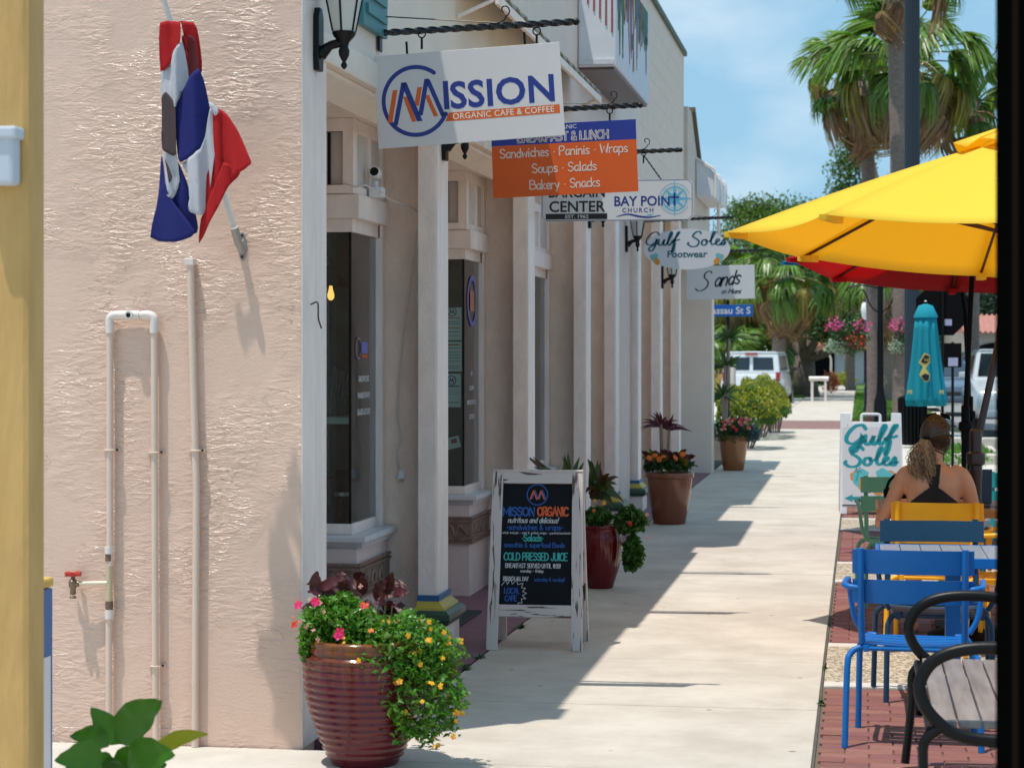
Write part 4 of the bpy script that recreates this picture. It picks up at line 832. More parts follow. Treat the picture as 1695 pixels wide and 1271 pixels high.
mb = MB(); ring(mb, .0, .875, .058, .006, y=-.0055); mb.build('chalk_ring', M_cb, pn)
for m_, ox, yy in ((M_cb, .008, -.0055), (M_co, 0, -.006)):
    for a, b in (((-.04, .85), (-.022, .898)), ((-.022, .898), (-.004, .85)), ((.004, .85), (.02, .898)), ((.02, .898), (.040, .85))): mb = MB(); ribbon(mb, [Vector((a[0] + ox, yy, a[1] + ox * .3)), Vector((b[0] + ox, yy, b[1] + ox * .3))], .007); mb.build('chalk_stroke', m_, pn)
ck('MISSON', .047, M_cb, -.10, .755, wid=.2, jitter=.02); ck('ORGANIC', .047, M_co, .092, .757, wid=.2, sx=.80, jitter=.02)
ck('nutritous and delicious!', .030, M_cw, -.02, .716, wid=.13, slant=.25, sx=.9)
ck('-sandwiches & wraps-', .030, M_cb, -.01, .676, wid=.16, sx=1.08)
ck('which include - cold & grilled wraps - paninis/sandwich', .0125, M_cw, 0, .653, wid=.14, sx=1.24)
ck('.Salads.', .036, M_ct, -.02, .613, wid=.17, sx=.95)
ck('smoothie & superfood Bowls', .026, M_cb, -.01, .578, wid=.17, sx=1.02)
ck('COLD PRESSED JUICE', .041, M_ct, 0, .505, wid=.17, sx=.80)
ck('BREAKFAST SERVED UNTIL 11:30!', .024, M_cw, -.015, .462, wid=.14, sx=.80); ck('monday - friday', .016, M_cw, -.02, .437, wid=.17, sx=1.1)
ck('BRUNCH ALL DAY', .022, M_cw, -.11, .390, wid=.16, sx=.72); ck('saturday & sunday!!', .022, M_cb, .075, .318, wid=.15, sx=1.05) if False else ck('saturday & sunday!!', .020, M_cb, .08, .388, wid=.16, sx=.95)
ck('LOCAL', .030, M_cb, -.130, .318, wid=.2, sx=.85); ck('CAFE', .030, M_cb, -.135, .276, wid=.2, sx=.85)
pts = [(-.19, .365), (-.165, .395), (-.158, .370), (-.140, .400), (-.130, .372), (-.105, .398), (-.100, .370), (-.070, .378), (-.078, .352), (-.055, .350), (-.072, .332), (-.048, .322), (-.072, .310), (-.052, .292), (-.078, .290), (-.072, .268), (-.095, .268), (-.095, .258)]
LC = [(p_[0], p_[1] - .10) for p_ in pts]
mb = MB(); 
for a, b in zip(pts[:-1], pts[1:]): ribbon(mb, [Vector((a[0], -.0055, a[1] - .002)), Vector((b[0], -.0055, b[1] - .002))], .003)
mb.build('chalk_star', M_cw, pn)

# ------------------------------------------------------------------ on the stucco side wall (its face is at y = 8.58)
WY = 8.58
def wx(px, y=WY): a = rx(px); return a[0] / a[1] * y
def wz(px, py, y=WY): a = rx(px); return 1.65 - (py - 586) * (y / a[1]) / 3500
lp = thing('pipe_loop', 'pinkish painted water pipe looping over a white tee fitting on the stucco wall', 'pipe', (wx(186), WY, 0))
def wl(root): return MB(root.location)
xa, xb = wx(186), wx(259); zt = wz(220, 522)
mb = wl(lp); mb.tube([(xa, WY - .03, zt - .06), (xa, WY - .03, wz(186, 935))], .0145, 12); mb.build('pipe', M_pvc, lp, smooth=True)
mb = wl(lp); mb.tube([(xb, WY - .03, zt - .06), (xb + .005, WY - .03, .42), (xb + .008, WY - .03, 0)], .0145, 12); mb.build('pipe', M_pvc, lp, smooth=True)
for x, sg_ in ((xa, 1), (xb, -1)):
    mb = wl(lp); mb.tube(cm([(x, WY - .03, zt - .075), (x, WY - .03, zt - .025), (x + sg_ * .006, WY - .03, zt - .007), (x + sg_ * .025, WY - .03, zt), (x + sg_ * .055, WY - .03, zt)], 5), .019, 14); mb.build('elbow', M_pvcw, lp, smooth=True)
mb = wl(lp); mb.tube([(xa + .05, WY - .03, zt), (xb - .05, WY - .03, zt)], .0165, 14); mb.build('pipe', M_pvcw, lp, smooth=True)
xm = (xa + xb) / 2 - .005
mb = wl(lp); mb.tube([(xm - .04, WY - .03, zt), (xm + .04, WY - .03, zt)], .020, 16); mb.tube([(xm, WY - .03, zt), (xm, WY - .062, zt)], .018, 16); mb.build('tee', M_pvcw, lp, smooth=True)
mb = wl(lp); mb.tube([(xm, WY - .063, zt), (xm, WY - .064, zt)], .010, 12); mb.build('tee_opening', M_black, lp)
def strap(root, x, z, yo=.03):
    mb = wl(root); mb.tube([(x + .019 * math.cos(math.pi * k / 8), WY - yo - .019 * math.sin(math.pi * k / 8), z) for k in range(9)], .004, 6)
    mb.box((x + .017, WY - .012, z - .008), (x + .036, WY - .001, z + .008)); mb.box((x - .036, WY - .012, z - .008), (x - .017, WY - .001, z + .008)); mb.build('strap', M_pvc, root)
    mb = wl(root); mb.tube([(x + .027, WY - .0125, z), (x + .027, WY - .018, z)], .005, 8); mb.build('screw', MATS['rust'], root)
strap(lp, xa, wz(186, 744)); strap(lp, xb, wz(259, 748)); strap(lp, xb + .006, wz(262, 1100))
zc = wz(184, 960)
for (z0, z1, r_, m_) in ((zc + .115, zc + .145, .019, M_pvcw), (zc + .085, zc + .114, .0165, M_cardboard), (zc - .12, zc - .085, .0165, M_cardboard), (zc - .16, zc - .121, .019, M_pvcw)):
    mb = wl(lp); mb.tube([(xa - .003, WY - .03, z0), (xa - .003, WY - .03, z1)], r_, 14); mb.build('coupling', m_, lp, smooth=True)
mb = wl(lp); mb.tube([(xa - .003, WY - .03, zc - .085), (xa - .003, WY - .03, zc + .085)], .014, 12); mb.build('nipple', mat('yellowed_fitting', (.55, .47, .30), .4), lp, smooth=True)
mb = wl(lp); mb.tube([(xa - .005, WY - .03, 0), (xa - .005, WY - .03, zc - .15)], .0135, 12); mb.build('pipe', M_pvc, lp, smooth=True)
tp = thing('hose_tap', 'brass hose tap with red handle on a pale stub pipe beside the yellow column', 'tap', (wx(126), WY, zc))
mb = wl(tp); mb.tube([(wx(138), WY - .045, zc - .012), (xa - .01, WY - .035, zc - .008)], .0095, 12); mb.build('stub_pipe', mat('cream_pipe', (.68, .60, .45), .35), tp, smooth=True)
mb = wl(tp); xt = wx(128); mb.lathe([(.004, -.048), (.013, -.045), (.012, -.02), (.018, -.012), (.018, .012), (.010, .02), (.008, .035), (.003, .04)], (xt, WY - .05, zc - .012), 16); mb.build('tap_body', mat('aged_brass', (.22, .16, .12), .4, .7), tp, smooth=True)
mb = wl(tp); mb.tube([(xt, WY - .05, zc - .012), (xt + .026, WY - .048, zc - .012)], .013, 12); mb.build('tap_neck', MATS['aged_brass'], tp, smooth=True)
mb = wl(tp); mb.lathe([(.011, -.062), (.015, -.060), (.015, -.055), (.011, -.052)], (xt, WY - .05, zc - .012), 14); mb.build('hose_thread', MATS['aged_brass'], tp)
mb = wl(tp)
for k in range(5): a = k * 2 * math.pi / 5; mb.tube([(xt, WY - .05, zc + .027), (xt + .034 * math.cos(a), WY - .05 + .034 * math.sin(a), zc + .030)], [.008, .0105], 8)
mb.build('handle', M_redh, tp, smooth=True)
cdt = thing('conduit', 'single tall pinkish conduit pipe on the stucco wall below the flag', 'conduit', (wx(322), WY, 0))
mb = wl(cdt); mb.tube([(wx(318), WY - .025, wz(318, 432)), (wx(323), WY - .025, wz(323, 640)), (wx(328), WY - .025, wz(328, 800)), (wx(326), WY - .025, 0)], .0155, 12); mb.build('pipe', M_pvc, cdt, smooth=True)
mb = wl(cdt); mb.box((wx(318) - .02, WY - .045, wz(318, 440)), (wx(318) + .02, WY - .004, wz(318, 428))); mb.build('end_cap', M_pvcw, cdt, bev=.004)
strap(cdt, wx(327), wz(327, 745), .025)
# leftover box outline and stain where a fixture was taken off
mb = MB(); 
# ---- flag on its pole
PB = Vector((wx(401), WY - .035, wz(401, 395)))
fb = thing('flag_holder', 'grey metal flag pole holder screwed to the stucco wall', 'flag holder', (wx(402), WY, wz(402, 408)))
mb = MB(); mb.prism([(.018 * math.cos(k * math.pi / 8), .062 * math.sin(k * math.pi / 8)) for k in range(16)], lambda u, v, d: (u, d, v), -.010, -.001); o = mb.build('back_plate', mat('cast_grey_metal', (.33, .32, .31), .45, .5, bump=.3), fb, bev=.003)
mb = MB(); mb.tube([(.002, -.012, -.025), (-.006, -.05, .02), (-.012, -.085, .075)], [.014, .018, .017], 14); mb.build('socket', MATS['cast_grey_metal'], fb, smooth=True)
for z in (-.045, .045): mb = MB(); mb.tube([(0, -.01, z), (0, -.015, z)], .006, 8); mb.build('screw', MATS['rust'], fb)
mb = MB(); mb.tube([(-.012, -.05, .022), (.018, -.05, .022)], .006, 8); mb.build('thumb_screw', M_steel, fb)
pole0 = Vector(fb.location) + Vector((-.010, -.070, .055)); pole1 = pole0 + Vector((-.29, -.22, 1.10))
fpole = MB(); fpole.tube([pole0, pole1], .0115, 12); fo = fpole.build('flag_pole', mat('white_pole', (.66, .65, .62), .4), None, smooth=True)
tag(fo, 'thin white flag pole leaning out from its holder on the stucco wall', 'flag pole')
mb = MB(); mb.lathe([(.0, .0), (.018, .012), (.020, .03), (.0, .045)], tuple(pole1), 14); mb.build('finial', M_brass, fo, smooth=True)
# flag: folded cloth; outline panels laid at their own depths, gathered from the pole
FL = thing('flag', 'red white and blue flag with black letters hanging in folds from the leaning pole', 'flag', (wx(330), 8.22, 1.9))
def cloth(name, pts, y, m, fold=.02, freq=28, ph=0, dy=0, cuts=4):
    """pts: survey outline of one visible panel; y: its distance"""
    bm = bmesh.new(); vs = []; n0 = len(pts); sm_ = []
    for i in range(n0):
        A_, B_, C_, D_ = (Vector(pts[(i + k - 1) % n0]) for k in range(4))
        for t_ in (0, .33, .66): sm_.append(B_ + .5 * .55 * ((C_ - A_) * t_ + (2 * A_ - 5 * B_ + 4 * C_ - D_) * t_ * t_ + (3 * B_ - A_ - 3 * C_ + D_) * t_ ** 3) + .45 * (C_ - B_) * t_)
    for (px, py) in sm_: a = rx(px); vs.append(bm.verts.new((a[0] / a[1] * y, y, 1.65 - (py - 586) * (y / a[1]) / 3500)))
    bm.faces.new(vs); bmesh.ops.triangulate(bm, faces=bm.faces[:])
    for _ in range(cuts): bmesh.ops.subdivide_edges(bm, edges=[e for e in bm.edges if e.calc_length() > .022], cuts=1, use_grid_fill=False); bmesh.ops.triangulate(bm, faces=bm.faces[:])
    bnd = {v for v in bm.verts if v.is_boundary}
    x0 = min(v.co.x for v in bm.verts); z1 = max(v.co.z for v in bm.verts)
    for v in bm.verts:
        u = v.co.x - x0; wv = math.sin(u * freq + ph + (z1 - v.co.z) * 1.7) + .4 * math.sin(u * freq * 2.3 + ph * 2 + v.co.z * 5)
        v.co.y += 1.5 * fold * wv + dy * u
        v.co -= FL.location
    me = bpy.data.meshes.new(name); bm.to_mesh(me); bm.free(); me.materials.append(m)
    me.polygons.foreach_set('use_smooth', [True] * len(me.polygons))
    o = bpy.data.objects.new(name, me); COL.objects.link(o); o.parent = FL; s_ = o.modifiers.new('thickness', 'SOLIDIFY'); s_.thickness = .0015
    return o
F_red = clothmat('flag_red', (.50, .010, .014), .3); F_wht = clothmat('flag_white', (.60, .62, .68), .3); F_blu = clothmat('flag_blue', (.012, .018, .17), .25); F_blk = clothmat('flag_dark_letter', (.075, .05, .055), .2); F_redsh = clothmat('flag_red_shaded', (.12, .01, .015), .2)
cloth('red_panel', [(265, 38), (322, 38), (330, 70), (333, 118), (316, 132), (306, 40)], 8.26, F_red, .016, 40)
cloth('red_panel', [(264, 38), (300, 38), (300, 72), (285, 100), (264, 118)], 8.20, F_red, .010, 40)
cloth('shaded_red_fold', [(300, 60), (322, 62), (333, 116), (314, 138), (306, 110)], 8.235, F_redsh, .01, 50)  # red cloth darkened, the fold's shade put into its colour
cloth('white_panel', [(303, 70), (312, 138), (290, 172), (294, 240), (300, 300), (288, 330), (278, 320), (268, 260), (264, 205), (264, 118), (285, 100)], 8.205, F_wht, .018, 45, .8)
cloth('blue_panel', [(290, 170), (331, 114), (346, 180), (343, 205), (334, 246), (300, 270), (293, 240)], 8.185, F_blu, .014, 30, 2)
cloth('dark_letter', [(266, 162), (274, 152), (284, 164), (291, 178), (292, 256), (278, 254), (267, 246), (266, 212), (280, 220), (270, 200)], 8.172, F_blk, .006, 45, .8)
cloth('dark_letter', [(272, 262), (285, 292), (279, 303), (276, 286)], 8.172, F_blk, .004, 45, .8)
cloth('blue_panel', [(267, 256), (274, 300), (281, 326), (292, 320), (298, 270), (312, 300), (324, 358), (325, 385), (292, 401), (246, 393), (260, 320)], 8.215, F_blu, .016, 26, 1)
cloth('blue_fold', [(281, 326), (325, 385), (292, 401), (247, 393), (262, 322), (272, 300)], 8.178, F_blu, .008, 20, 1)
cloth('white_panel', [(299, 270), (333, 247), (346, 180), (354, 177), (358, 215), (350, 290), (340, 345), (333, 357), (318, 352), (312, 342), (321, 310), (311, 290)], 8.165, F_wht, .012, 60, .3)
cloth('white_edge', [(345, 170), (352, 171), (362, 184), (355, 192)], 8.16, F_wht, .004, 40)
cloth('red_panel', [(354, 184), (362, 181), (372, 190), (366, 260), (372, 300), (340, 352), (334, 342), (341, 305), (350, 262)], 8.19, F_redsh if False else F_red, .010, 40, 2)
cloth('red_panel', [(362, 181), (375, 190), (393, 216), (419, 268), (412, 277), (396, 287), (376, 300), (366, 258), (366, 215)], 8.15, F_red, .014, 30, .5)
cloth('red_panel', [(372, 270), (396, 287), (380, 310), (352, 362), (327, 403), (330, 362), (340, 346)], 8.17, F_red, .010, 30, 1.3)
# ---- ochre column with white-blue box, blue cabinet
yc_ = 5.6
oc = thing('ochre_column', 'ochre yellow stucco column with fine cracks at the left edge of the view', 'column', (atX(77, -2.12) and -2.37, 5.45, 0))
xr = rx(77)[0] / rx(77)[1] * 5.6
MB((-2.37, 5.45, 0)).box((xr - .62, 5.48, 0), (xr, 5.6, 4.6)).build('shaft', M_yellowwall, oc, bev=.02)
wb = thing('utility_box', 'small pale blue plastic box fixed on the ochre column', 'utility box', (wx(6, 5.40), 5.40, 0))
z0, z1 = wz(5, 305, 5.4), wz(5, 210, 5.4); MB((wx(6, 5.4), 5.4, 0)).box((wx(-40, 5.4), 5.42, z0), (wx(17, 5.4), 5.479, z1)).build('housing', mat('pale_blue_plastic', (.50, .55, .62), .4), wb, bev=.012)
MB((wx(6, 5.4), 5.4, 0)).box((wx(-42, 5.4), 5.41, z1 - .03), (wx(23, 5.4), 5.479, z1 + .004)).build('lid', MATS['pale_blue_plastic'], wb, bev=.008)
nbx = thing('blue_cabinet', 'blue cabinet with yellow top and white label behind the ochre column', 'cabinet', (wx(60, 7.2), 7.2, 0))
o0 = (wx(60, 7.2), 7.2, 0)
MB(o0).box((wx(-70, 7.2), 7.2, 0), (wx(88, 7.5), 7.5, wz(88, 972, 7.5))).build('body', mat('cabinet_blue', (.03, .13, .34), .4), nbx, bev=.008)
MB(o0).box((wx(-72, 7.2), 7.19, wz(88, 971, 7.5)), (wx(90, 7.52), 7.52, wz(88, 955, 7.5))).build('top', mat('cabinet_yellow', (.60, .38, .08), .45), nbx, bev=.01)
MB(o0).box((wx(88, 7.5) + .0015, 7.25, .05), (wx(88, 7.5) + .006, 7.46, wz(84, 1082, 7.5))).build('label', M_white, nbx)
text('USA', .12, M_navy, nbx, 0, 0) if False else None
# ---- broad leaves at the foot of the wall
M_leafb = leafmat('broad_leaf', (.045, .15, .016), .15, .35, .35); M_leafy = leafmat('yellow_leaf', (.30, .30, .03), .15, .4, .35)
def broad_leaf(root, base, tip, wd, m, droop=.02, name='leaf', nrm=Vector((0, -1, .25)), fold=.15):
    base = Vector(base) - Vector(root.location); tip = Vector(tip) - Vector(root.location); d = tip - base; s_ = d.cross(nrm).normalized(); up = s_.cross(d).normalized(); n = 10
    vs = []; 
    for i in range(n + 1):
        t_ = i / n; h = wd * .5 * math.sin(math.pi * min(1, t_ ** .75)) ** .8 if 0 < t_ < 1 else .0005
        c = base + d * t_ + Vector((0, 0, -droop * 4 * t_ * t_)) + Vector((0, 0, droop * 4 * t_ * (1 - t_)))
        for k in (-1, -.5, 0, .5, 1): vs.append(c + s_ * h * k + up * (abs(k) * h * fold + .006 * math.sin(t_ * 22 + k * 3) * abs(k)))
    mb = MB(); mb.add(vs, [(i * 5 + k, i * 5 + k + 1, i * 5 + 6 + k, i * 5 + 5 + k) for i in range(n) for k in range(4)]); return mb.build(name, m, root, smooth='all')
bp = thing('broad_leaf_plant', 'plant with broad bright green leaves at the foot of the stucco wall', 'plant', (wx(190, 5.9), 5.9, 0))
def wp(px, py, y): return Vector((wx(px, y), y, wz(px, py, y)))
broad_leaf(bp, wp(190, 1225, 5.9), wp(268, 1150, 5.8), .115, M_leafb, .004); broad_leaf(bp, wp(200, 1230, 5.95), wp(150, 1170, 5.9), .075, M_leafb, .0, nrm=Vector((.3, -1, .4)))
broad_leaf(bp, wp(180, 1235, 5.9), wp(115, 1195, 5.85), .07, M_leafb, .01); broad_leaf(bp, wp(250, 1250, 6), wp(345, 1192, 6.0), .05, M_leafy, .01); broad_leaf(bp, wp(170, 1260, 5.8), wp(90, 1235, 5.7), .09, M_leafb, .01); broad_leaf(bp, wp(210, 1265, 5.8), wp(290, 1225, 5.7), .10, M_leafb, .01)
for (a_, b_, c_, d_) in [(195, 1290, 235, 1215), (180, 1290, 150, 1220), (230, 1290, 275, 1240), (150, 1290, 105, 1250), (190, 1300, 195, 1235)]: broad_leaf(bp, wp(a_, b_, 5.95), wp(c_, d_, 5.9), .085, M_leafb, .01)
mb = MB(bp.location)
for a, b in ((190, 5.9), (200, 5.95), (180, 5.9), (250, 6), (170, 5.8), (210, 5.8)): mb.tube([(wx(200, 5.9), 5.9, 0), wp(a, 1235, b)], .004, 6)
pass

# ------------------------------------------------------------------ plants in pots
def leaf_cloud(mb, pts, size, rnd, up=.5, fold=.25, asp=.45, out_from=None, droop=0):
    for p in pts:
        p = Vector(p); sz = size * rnd.uniform(.6, 1.25)
        n = Vector((rnd.gauss(0, 1), rnd.gauss(0, 1), rnd.gauss(0, 1) + up * 2))
        if out_from is not None: n += (p - Vector(out_from)).normalized() * 1.6
        n = n.normalized(); a = n.cross(Vector((rnd.gauss(0, 1), rnd.gauss(0, 1), rnd.gauss(0, 1) - droop))).normalized(); b = n.cross(a)
        w_ = sz * asp
        v = [p - a * sz * .5, p - b * w_ * .5 + n * fold * w_, p + a * sz * .5 - n * fold * sz * .5, p + b * w_ * .5 + n * fold * w_, p]
        mb.add(v, [(0, 1, 4), (1, 2, 4), (2, 3, 4), (3, 0, 4)])
M_lf = leafmat('small_bright_leaf', (.085, .22, .02), .45, .33, .3)
M_lfd = leafmat('dark_green_leaf', (.03, .085, .018), .45, .35, .25)
M_col = leafmat('coleus_leaf', (.060, .006, .010), .4, .5, .08)
M_pinkf = leafmat('pink_petal', (.70, .02, .16), .2, .5, .3); M_yelf = leafmat('orange_yellow_petal', (.80, .36, .02), .25, .5, .3); M_redf = leafmat('red_petal', (.65, .03, .02), .2, .5, .3); M_bud = leafmat('pink_bud', (.60, .28, .24), .2, .5, .2); M_orf = leafmat('orange_petal', (.75, .16, .02), .2, .5, .3)
def flower(root, p, r, m, rnd, n=5, name='flower', face=Vector((0, -1, .5))):
    mb = MB(); f = (face + Vector((rnd.gauss(0, .4), rnd.gauss(0, .2), rnd.gauss(0, .4)))).normalized(); a = f.cross(Vector((0, 0, 1))).normalized(); b = f.cross(a)
    p = Vector(p) - Vector(root.location); c0 = p
    for k in range(n):
        t_ = 2 * math.pi * k / n + rnd.uniform(-.2, .2); d = a * math.cos(t_) + b * math.sin(t_); s_ = a * -math.sin(t_) + b * math.cos(t_)
        v = [c0, c0 + d * r * .6 + s_ * r * .42 + f * r * .15, c0 + d * r * 1.05 + f * r * .05, c0 + d * r * .6 - s_ * r * .42 + f * r * .15]
        mb.add(v, [(0, 1, 2, 3)])
    return mb.build(name, m, root)
def scatter_foliage(root, name, m, gen, n, size, rnd, **k):
    mb = MB(root.location); leaf_cloud(mb, [gen(rnd) for _ in range(n)], size, rnd, **k); o = mb.build(name, m, root); return o
def ell(c, r, rnd, shell=.55, zmin=-1):
    while True:
        v = Vector((rnd.gauss(0, 1), rnd.gauss(0, 1), rnd.gauss(0, 1))).normalized()
        if v.z < zmin: continue
        q = shell + (1 - shell) * rnd.random() ** .6
        q *= 1 + .10 * math.sin(v.x * 9 + v.z * 7) + .08 * math.sin(v.y * 13)
        return (c[0] + v.x * r[0] * q, c[1] + v.y * r[1] * q, c[2] + v.z * r[2] * q)
# pot 1, near corner
rnd = random.Random(21)
px_, dd = 604, 8.55; a = atD(px_, dd); C1 = (a[0], a[1], 0)
K = lambda px, py, d=dd: Vector((*atD(px, d), zD(py, d)))
p1 = thing('flower_pot', 'large ribbed pot glazed amber over maroon at the corner pier, holding yellow flowering groundcover', 'flower pot', C1, 0, 'glazed pots along the shop fronts')
M_g1 = glaze('amber_maroon_glaze', (.11, .007, .014), (.18, .07, .016), .37, .53)
mb = MB(); prof = [(.135, 0), (.140, .012)]
for i in range(64): z = .02 + i * .00714; t_ = i / 63; prof.append((.145 + .105 * math.sin(t_ * 1.85) ** .9 - (.012 if t_ > .93 else 0) + (.0035 if (i // 2) % 2 else -.0035), z))
prof += [(.232, .484), (.238, .492), (.230, .505), (.212, .507), (.205, .49), (.205, .46)]
mb.lathe(prof, n=56); mb.build('pot', M_g1, p1, smooth='all')
mb = MB(); mb.lathe([(.204, .44), (.203, .462)], n=24); mb.build('soil', M_soil, p1)
f1 = thing('groundcover_plant', 'bushy green plant with yellow and pink flowers spilling from the corner pot', 'plant', (C1[0], C1[1], .47))
def g1(r_):
    t_ = r_.random()
    if t_ < .40: return ell(tuple(K(562, 1040)), (.155, .15, .135), r_)
    if t_ < .72: return ell(tuple(K(665, 1078, 8.45)), (.245, .17, .15), r_)
    if t_ < .92: return ell(tuple(K(694, 1150, 8.4)), (.19, .13, .20), r_)
    return ell(tuple(K(515, 1060, 8.5)), (.045, .07, .10), r_)
scatter_foliage(f1, 'foliage', M_lf, g1, 9500, .034, rnd, up=.6, asp=.5)
mb = MB(f1.location)
for i in range(130):
    q = Vector(g1(rnd)); mb.tube([(C1[0], C1[1], .46), tuple((Vector((C1[0], C1[1], .55)) + q) / 2), tuple(q)], .002, 4)
mb.build('stems', mat('green_stem', (.05, .10, .02), .6), f1); f1.children[-1]['kind'] = 'stuff'; f1.children[0]['kind'] = 'stuff'
for (px, py) in [(494, 1001), (560, 1053), (562, 1046), (522, 996)]: flower(f1, K(px, py, 8.36), .022, M_pinkf, rnd)
for (px, py) in [(603, 1002), (488, 1033)]: flower(f1, K(px, py, 8.36), .02, M_redf, rnd)
for (px, py) in [(597, 970), (512, 992), (530, 998), (498, 1028), (507, 1037), (519, 1043), (526, 1058), (485, 1022), (536, 1012), (564, 1078)]: flower(f1, K(px, py, 8.36), .011, M_bud, rnd, 4)
for i in range(72):
    t_ = rnd.random()
    q = Vector(ell(tuple(K(668, 1078, 8.42)), (.235, .18, .13), rnd, .98)) if t_ < .45 else Vector(ell(tuple(K(712, 1150, 8.36)), (.13, .13, .205), rnd, .98))
    if q.y > C1[1] + .05: q.y = C1[1] - abs(q.y - C1[1])
    flower(f1, q, rnd.uniform(.009, .016), M_yelf if rnd.random() < .85 else M_orf, rnd, 5)
cl = thing('coleus_plant', 'dark red coleus leaves standing at the back of the corner pot', 'plant', (C1[0] + .02, C1[1] + .12, .47))
for i in range(46):
    px = rnd.uniform(515, 670); py = 1010 - rnd.random() * (50 + 18 * math.sin((px - 515) / 155 * math.pi)); b_ = K(px, py + 18, 8.72 + rnd.uniform(-.05, .12))
    an = rnd.uniform(-1.3, 1.3); t2 = b_ + Vector((math.sin(an) * .075, rnd.uniform(-.05, .03), math.cos(an) * .06 + .01)) * rnd.uniform(.8, 1.25)
    broad_leaf(cl, b_, t2, rnd.uniform(.038, .055), M_col, .008, nrm=Vector((rnd.uniform(-.4, .4), -1, .7)))
for (bx, by, tx, ty, w__) in [(520, 985, 525, 938, .05), (525, 978, 572, 950, .05), (545, 985, 508, 972, .045), (640, 985, 650, 940, .05), (650, 985, 678, 975, .045), (655, 1000, 676, 1015, .04), (600, 985, 600, 945, .05), (620, 990, 640, 952, .05), (575, 985, 560, 955, .045)]:
    broad_leaf(cl, K(bx, by, 8.6), K(tx, ty, 8.56), w__, M_col, .004, nrm=Vector((.1, -1, .6)))
mb = MB(cl.location)
for i in range(10): x = C1[0] - .12 + i * .028; mb.tube([(x, C1[1] + .10, .44), (x + .01, C1[1] + .12, .62)], .004, 5)
mb.build('stems', mat('green_stem', (.05, .10, .02), .6), cl)
# pot 2 behind the chalkboard
a = atD(994, 14.95); C2 = (a[0], a[1], 0); K2 = lambda px, py, d=14.9: Vector((*atD(px, d), zD(py, d)))
p2 = thing('flower_pot', 'glossy ox-blood red fluted pot behind the chalkboard sign', 'flower pot', C2, 0, 'glazed pots along the shop fronts')
mb = MB(); mb.lathe([(.085, 0), (.09, .012), (.105, .06), (.132, .15), (.150, .25), (.155, .32), (.150, .38), (.140, .415), (.146, .425), (.150, .435), (.145, .445), (.128, .445), (.124, .42)], n=90, rib=.012, ribn=30); mb.build('pot', glaze('oxblood_glaze', (.11, .006, .010), (.13, .008, .012), 0, .4), p2, smooth='all')
mb = MB(); mb.lathe([(.12, .40), (.12, .415)], n=20); mb.build('soil', M_soil, p2)
g2 = thing('geranium', 'green geranium trailing down the right side of the ox-blood pot with one red bloom', 'plant', (C2[0], C2[1], .42))
def gg(r_):
    t_ = r_.random()
    if t_ < .35: return ell(tuple(K2(990, 855)), (.10, .10, .06), r_)
    if t_ < .68: return ell(tuple(K2(1043, 862, 14.8)), (.11, .08, .10), r_)
    return ell(tuple(K2(1048, 915, 14.8)), (.07, .06, .13), r_)
scatter_foliage(g2, 'foliage', leafmat('geranium_leaf', (.05, .13, .02), .4, .4, .3), gg, 1900, .042, rnd, up=.5, asp=.9)['kind'] = 'stuff'
flower(g2, K2(1043, 866, 14.68), .022, M_redf, rnd, 6)
for q in [(985, 829, M_yelf), (1000, 833, M_yelf), (1072, 890, M_bud), (983, 845, M_orf), (1071, 852, M_bud)]: flower(g2, K2(q[0], q[1], 14.68), .016, q[2], rnd)
def strap_leaf(root, base, tip, wd, m, arch=.1, name='leaf', n=9):
    base = Vector(base) - Vector(root.location); tip = Vector(tip) - Vector(root.location); mid = (base + tip) / 2 + Vector((0, 0, arch)); vs = []
    for i in range(n + 1):
        t_ = i / n; c = base * (1 - t_) ** 2 + mid * 2 * t_ * (1 - t_) + tip * t_ * t_; d = ((mid - base) * (1 - t_) + (tip - mid) * t_).normalized()
        s_ = d.cross(Vector((0, -1, .35))); s_ = s_.normalized() if s_.length > .01 else Vector((1, 0, 0)); h = wd * .5 * (1 - t_ ** 2.2) * (.55 + .45 * min(1, t_ * 4)); u = s_.cross(d)
        vs += [c + s_ * h, c - u * h * .35, c - s_ * h]
    mb = MB(); mb.add(vs, [(i * 3 + k, i * 3 + k + 1, i * 3 + 4 + k, i * 3 + 3 + k) for i in range(n) for k in range(2)]); return mb.build(name, m, root, smooth='all')
br = thing('bromeliad', 'dark spiky bromeliad rising behind the chalkboard sign', 'plant', (C2[0] - .04, C2[1] + .04, .42))
M_brom = leafmat('bromeliad_leaf', (.045, .075, .02), .5, .3, .15); M_bromr = leafmat('bromeliad_bronze', (.07, .035, .018), .4, .3, .15)
for i, (tx, ty, dy) in enumerate([(868, 752, .0), (893, 772, -.1), (940, 748, .05), (905, 790, -.1), (960, 755, .1), (935, 752, -.1), (1025, 790, .0), (1022, 802, -.05), (1023, 826, 0), (992, 770, .05), (978, 762, -.1), (1013, 840, -.1), (1010, 785, -.05), (985, 790, -.1), (955, 800, -.1), (975, 815, -.15), (1000, 815, -.12), (990, 760, .1), (930, 775, .08), (1018, 815, .08)]):
    cx_ = 945 if tx < 965 else 985
    for q_ in range(2): strap_leaf(br, K2(cx_ + rnd.uniform(-8, 8), 825, 14.95), K2(tx + q_ * rnd.uniform(-14, 14), ty + q_ * rnd.uniform(-4, 12), 14.95 + dy), .055, M_brom if i % 3 else M_bromr, .10 if ty > 760 else .04)
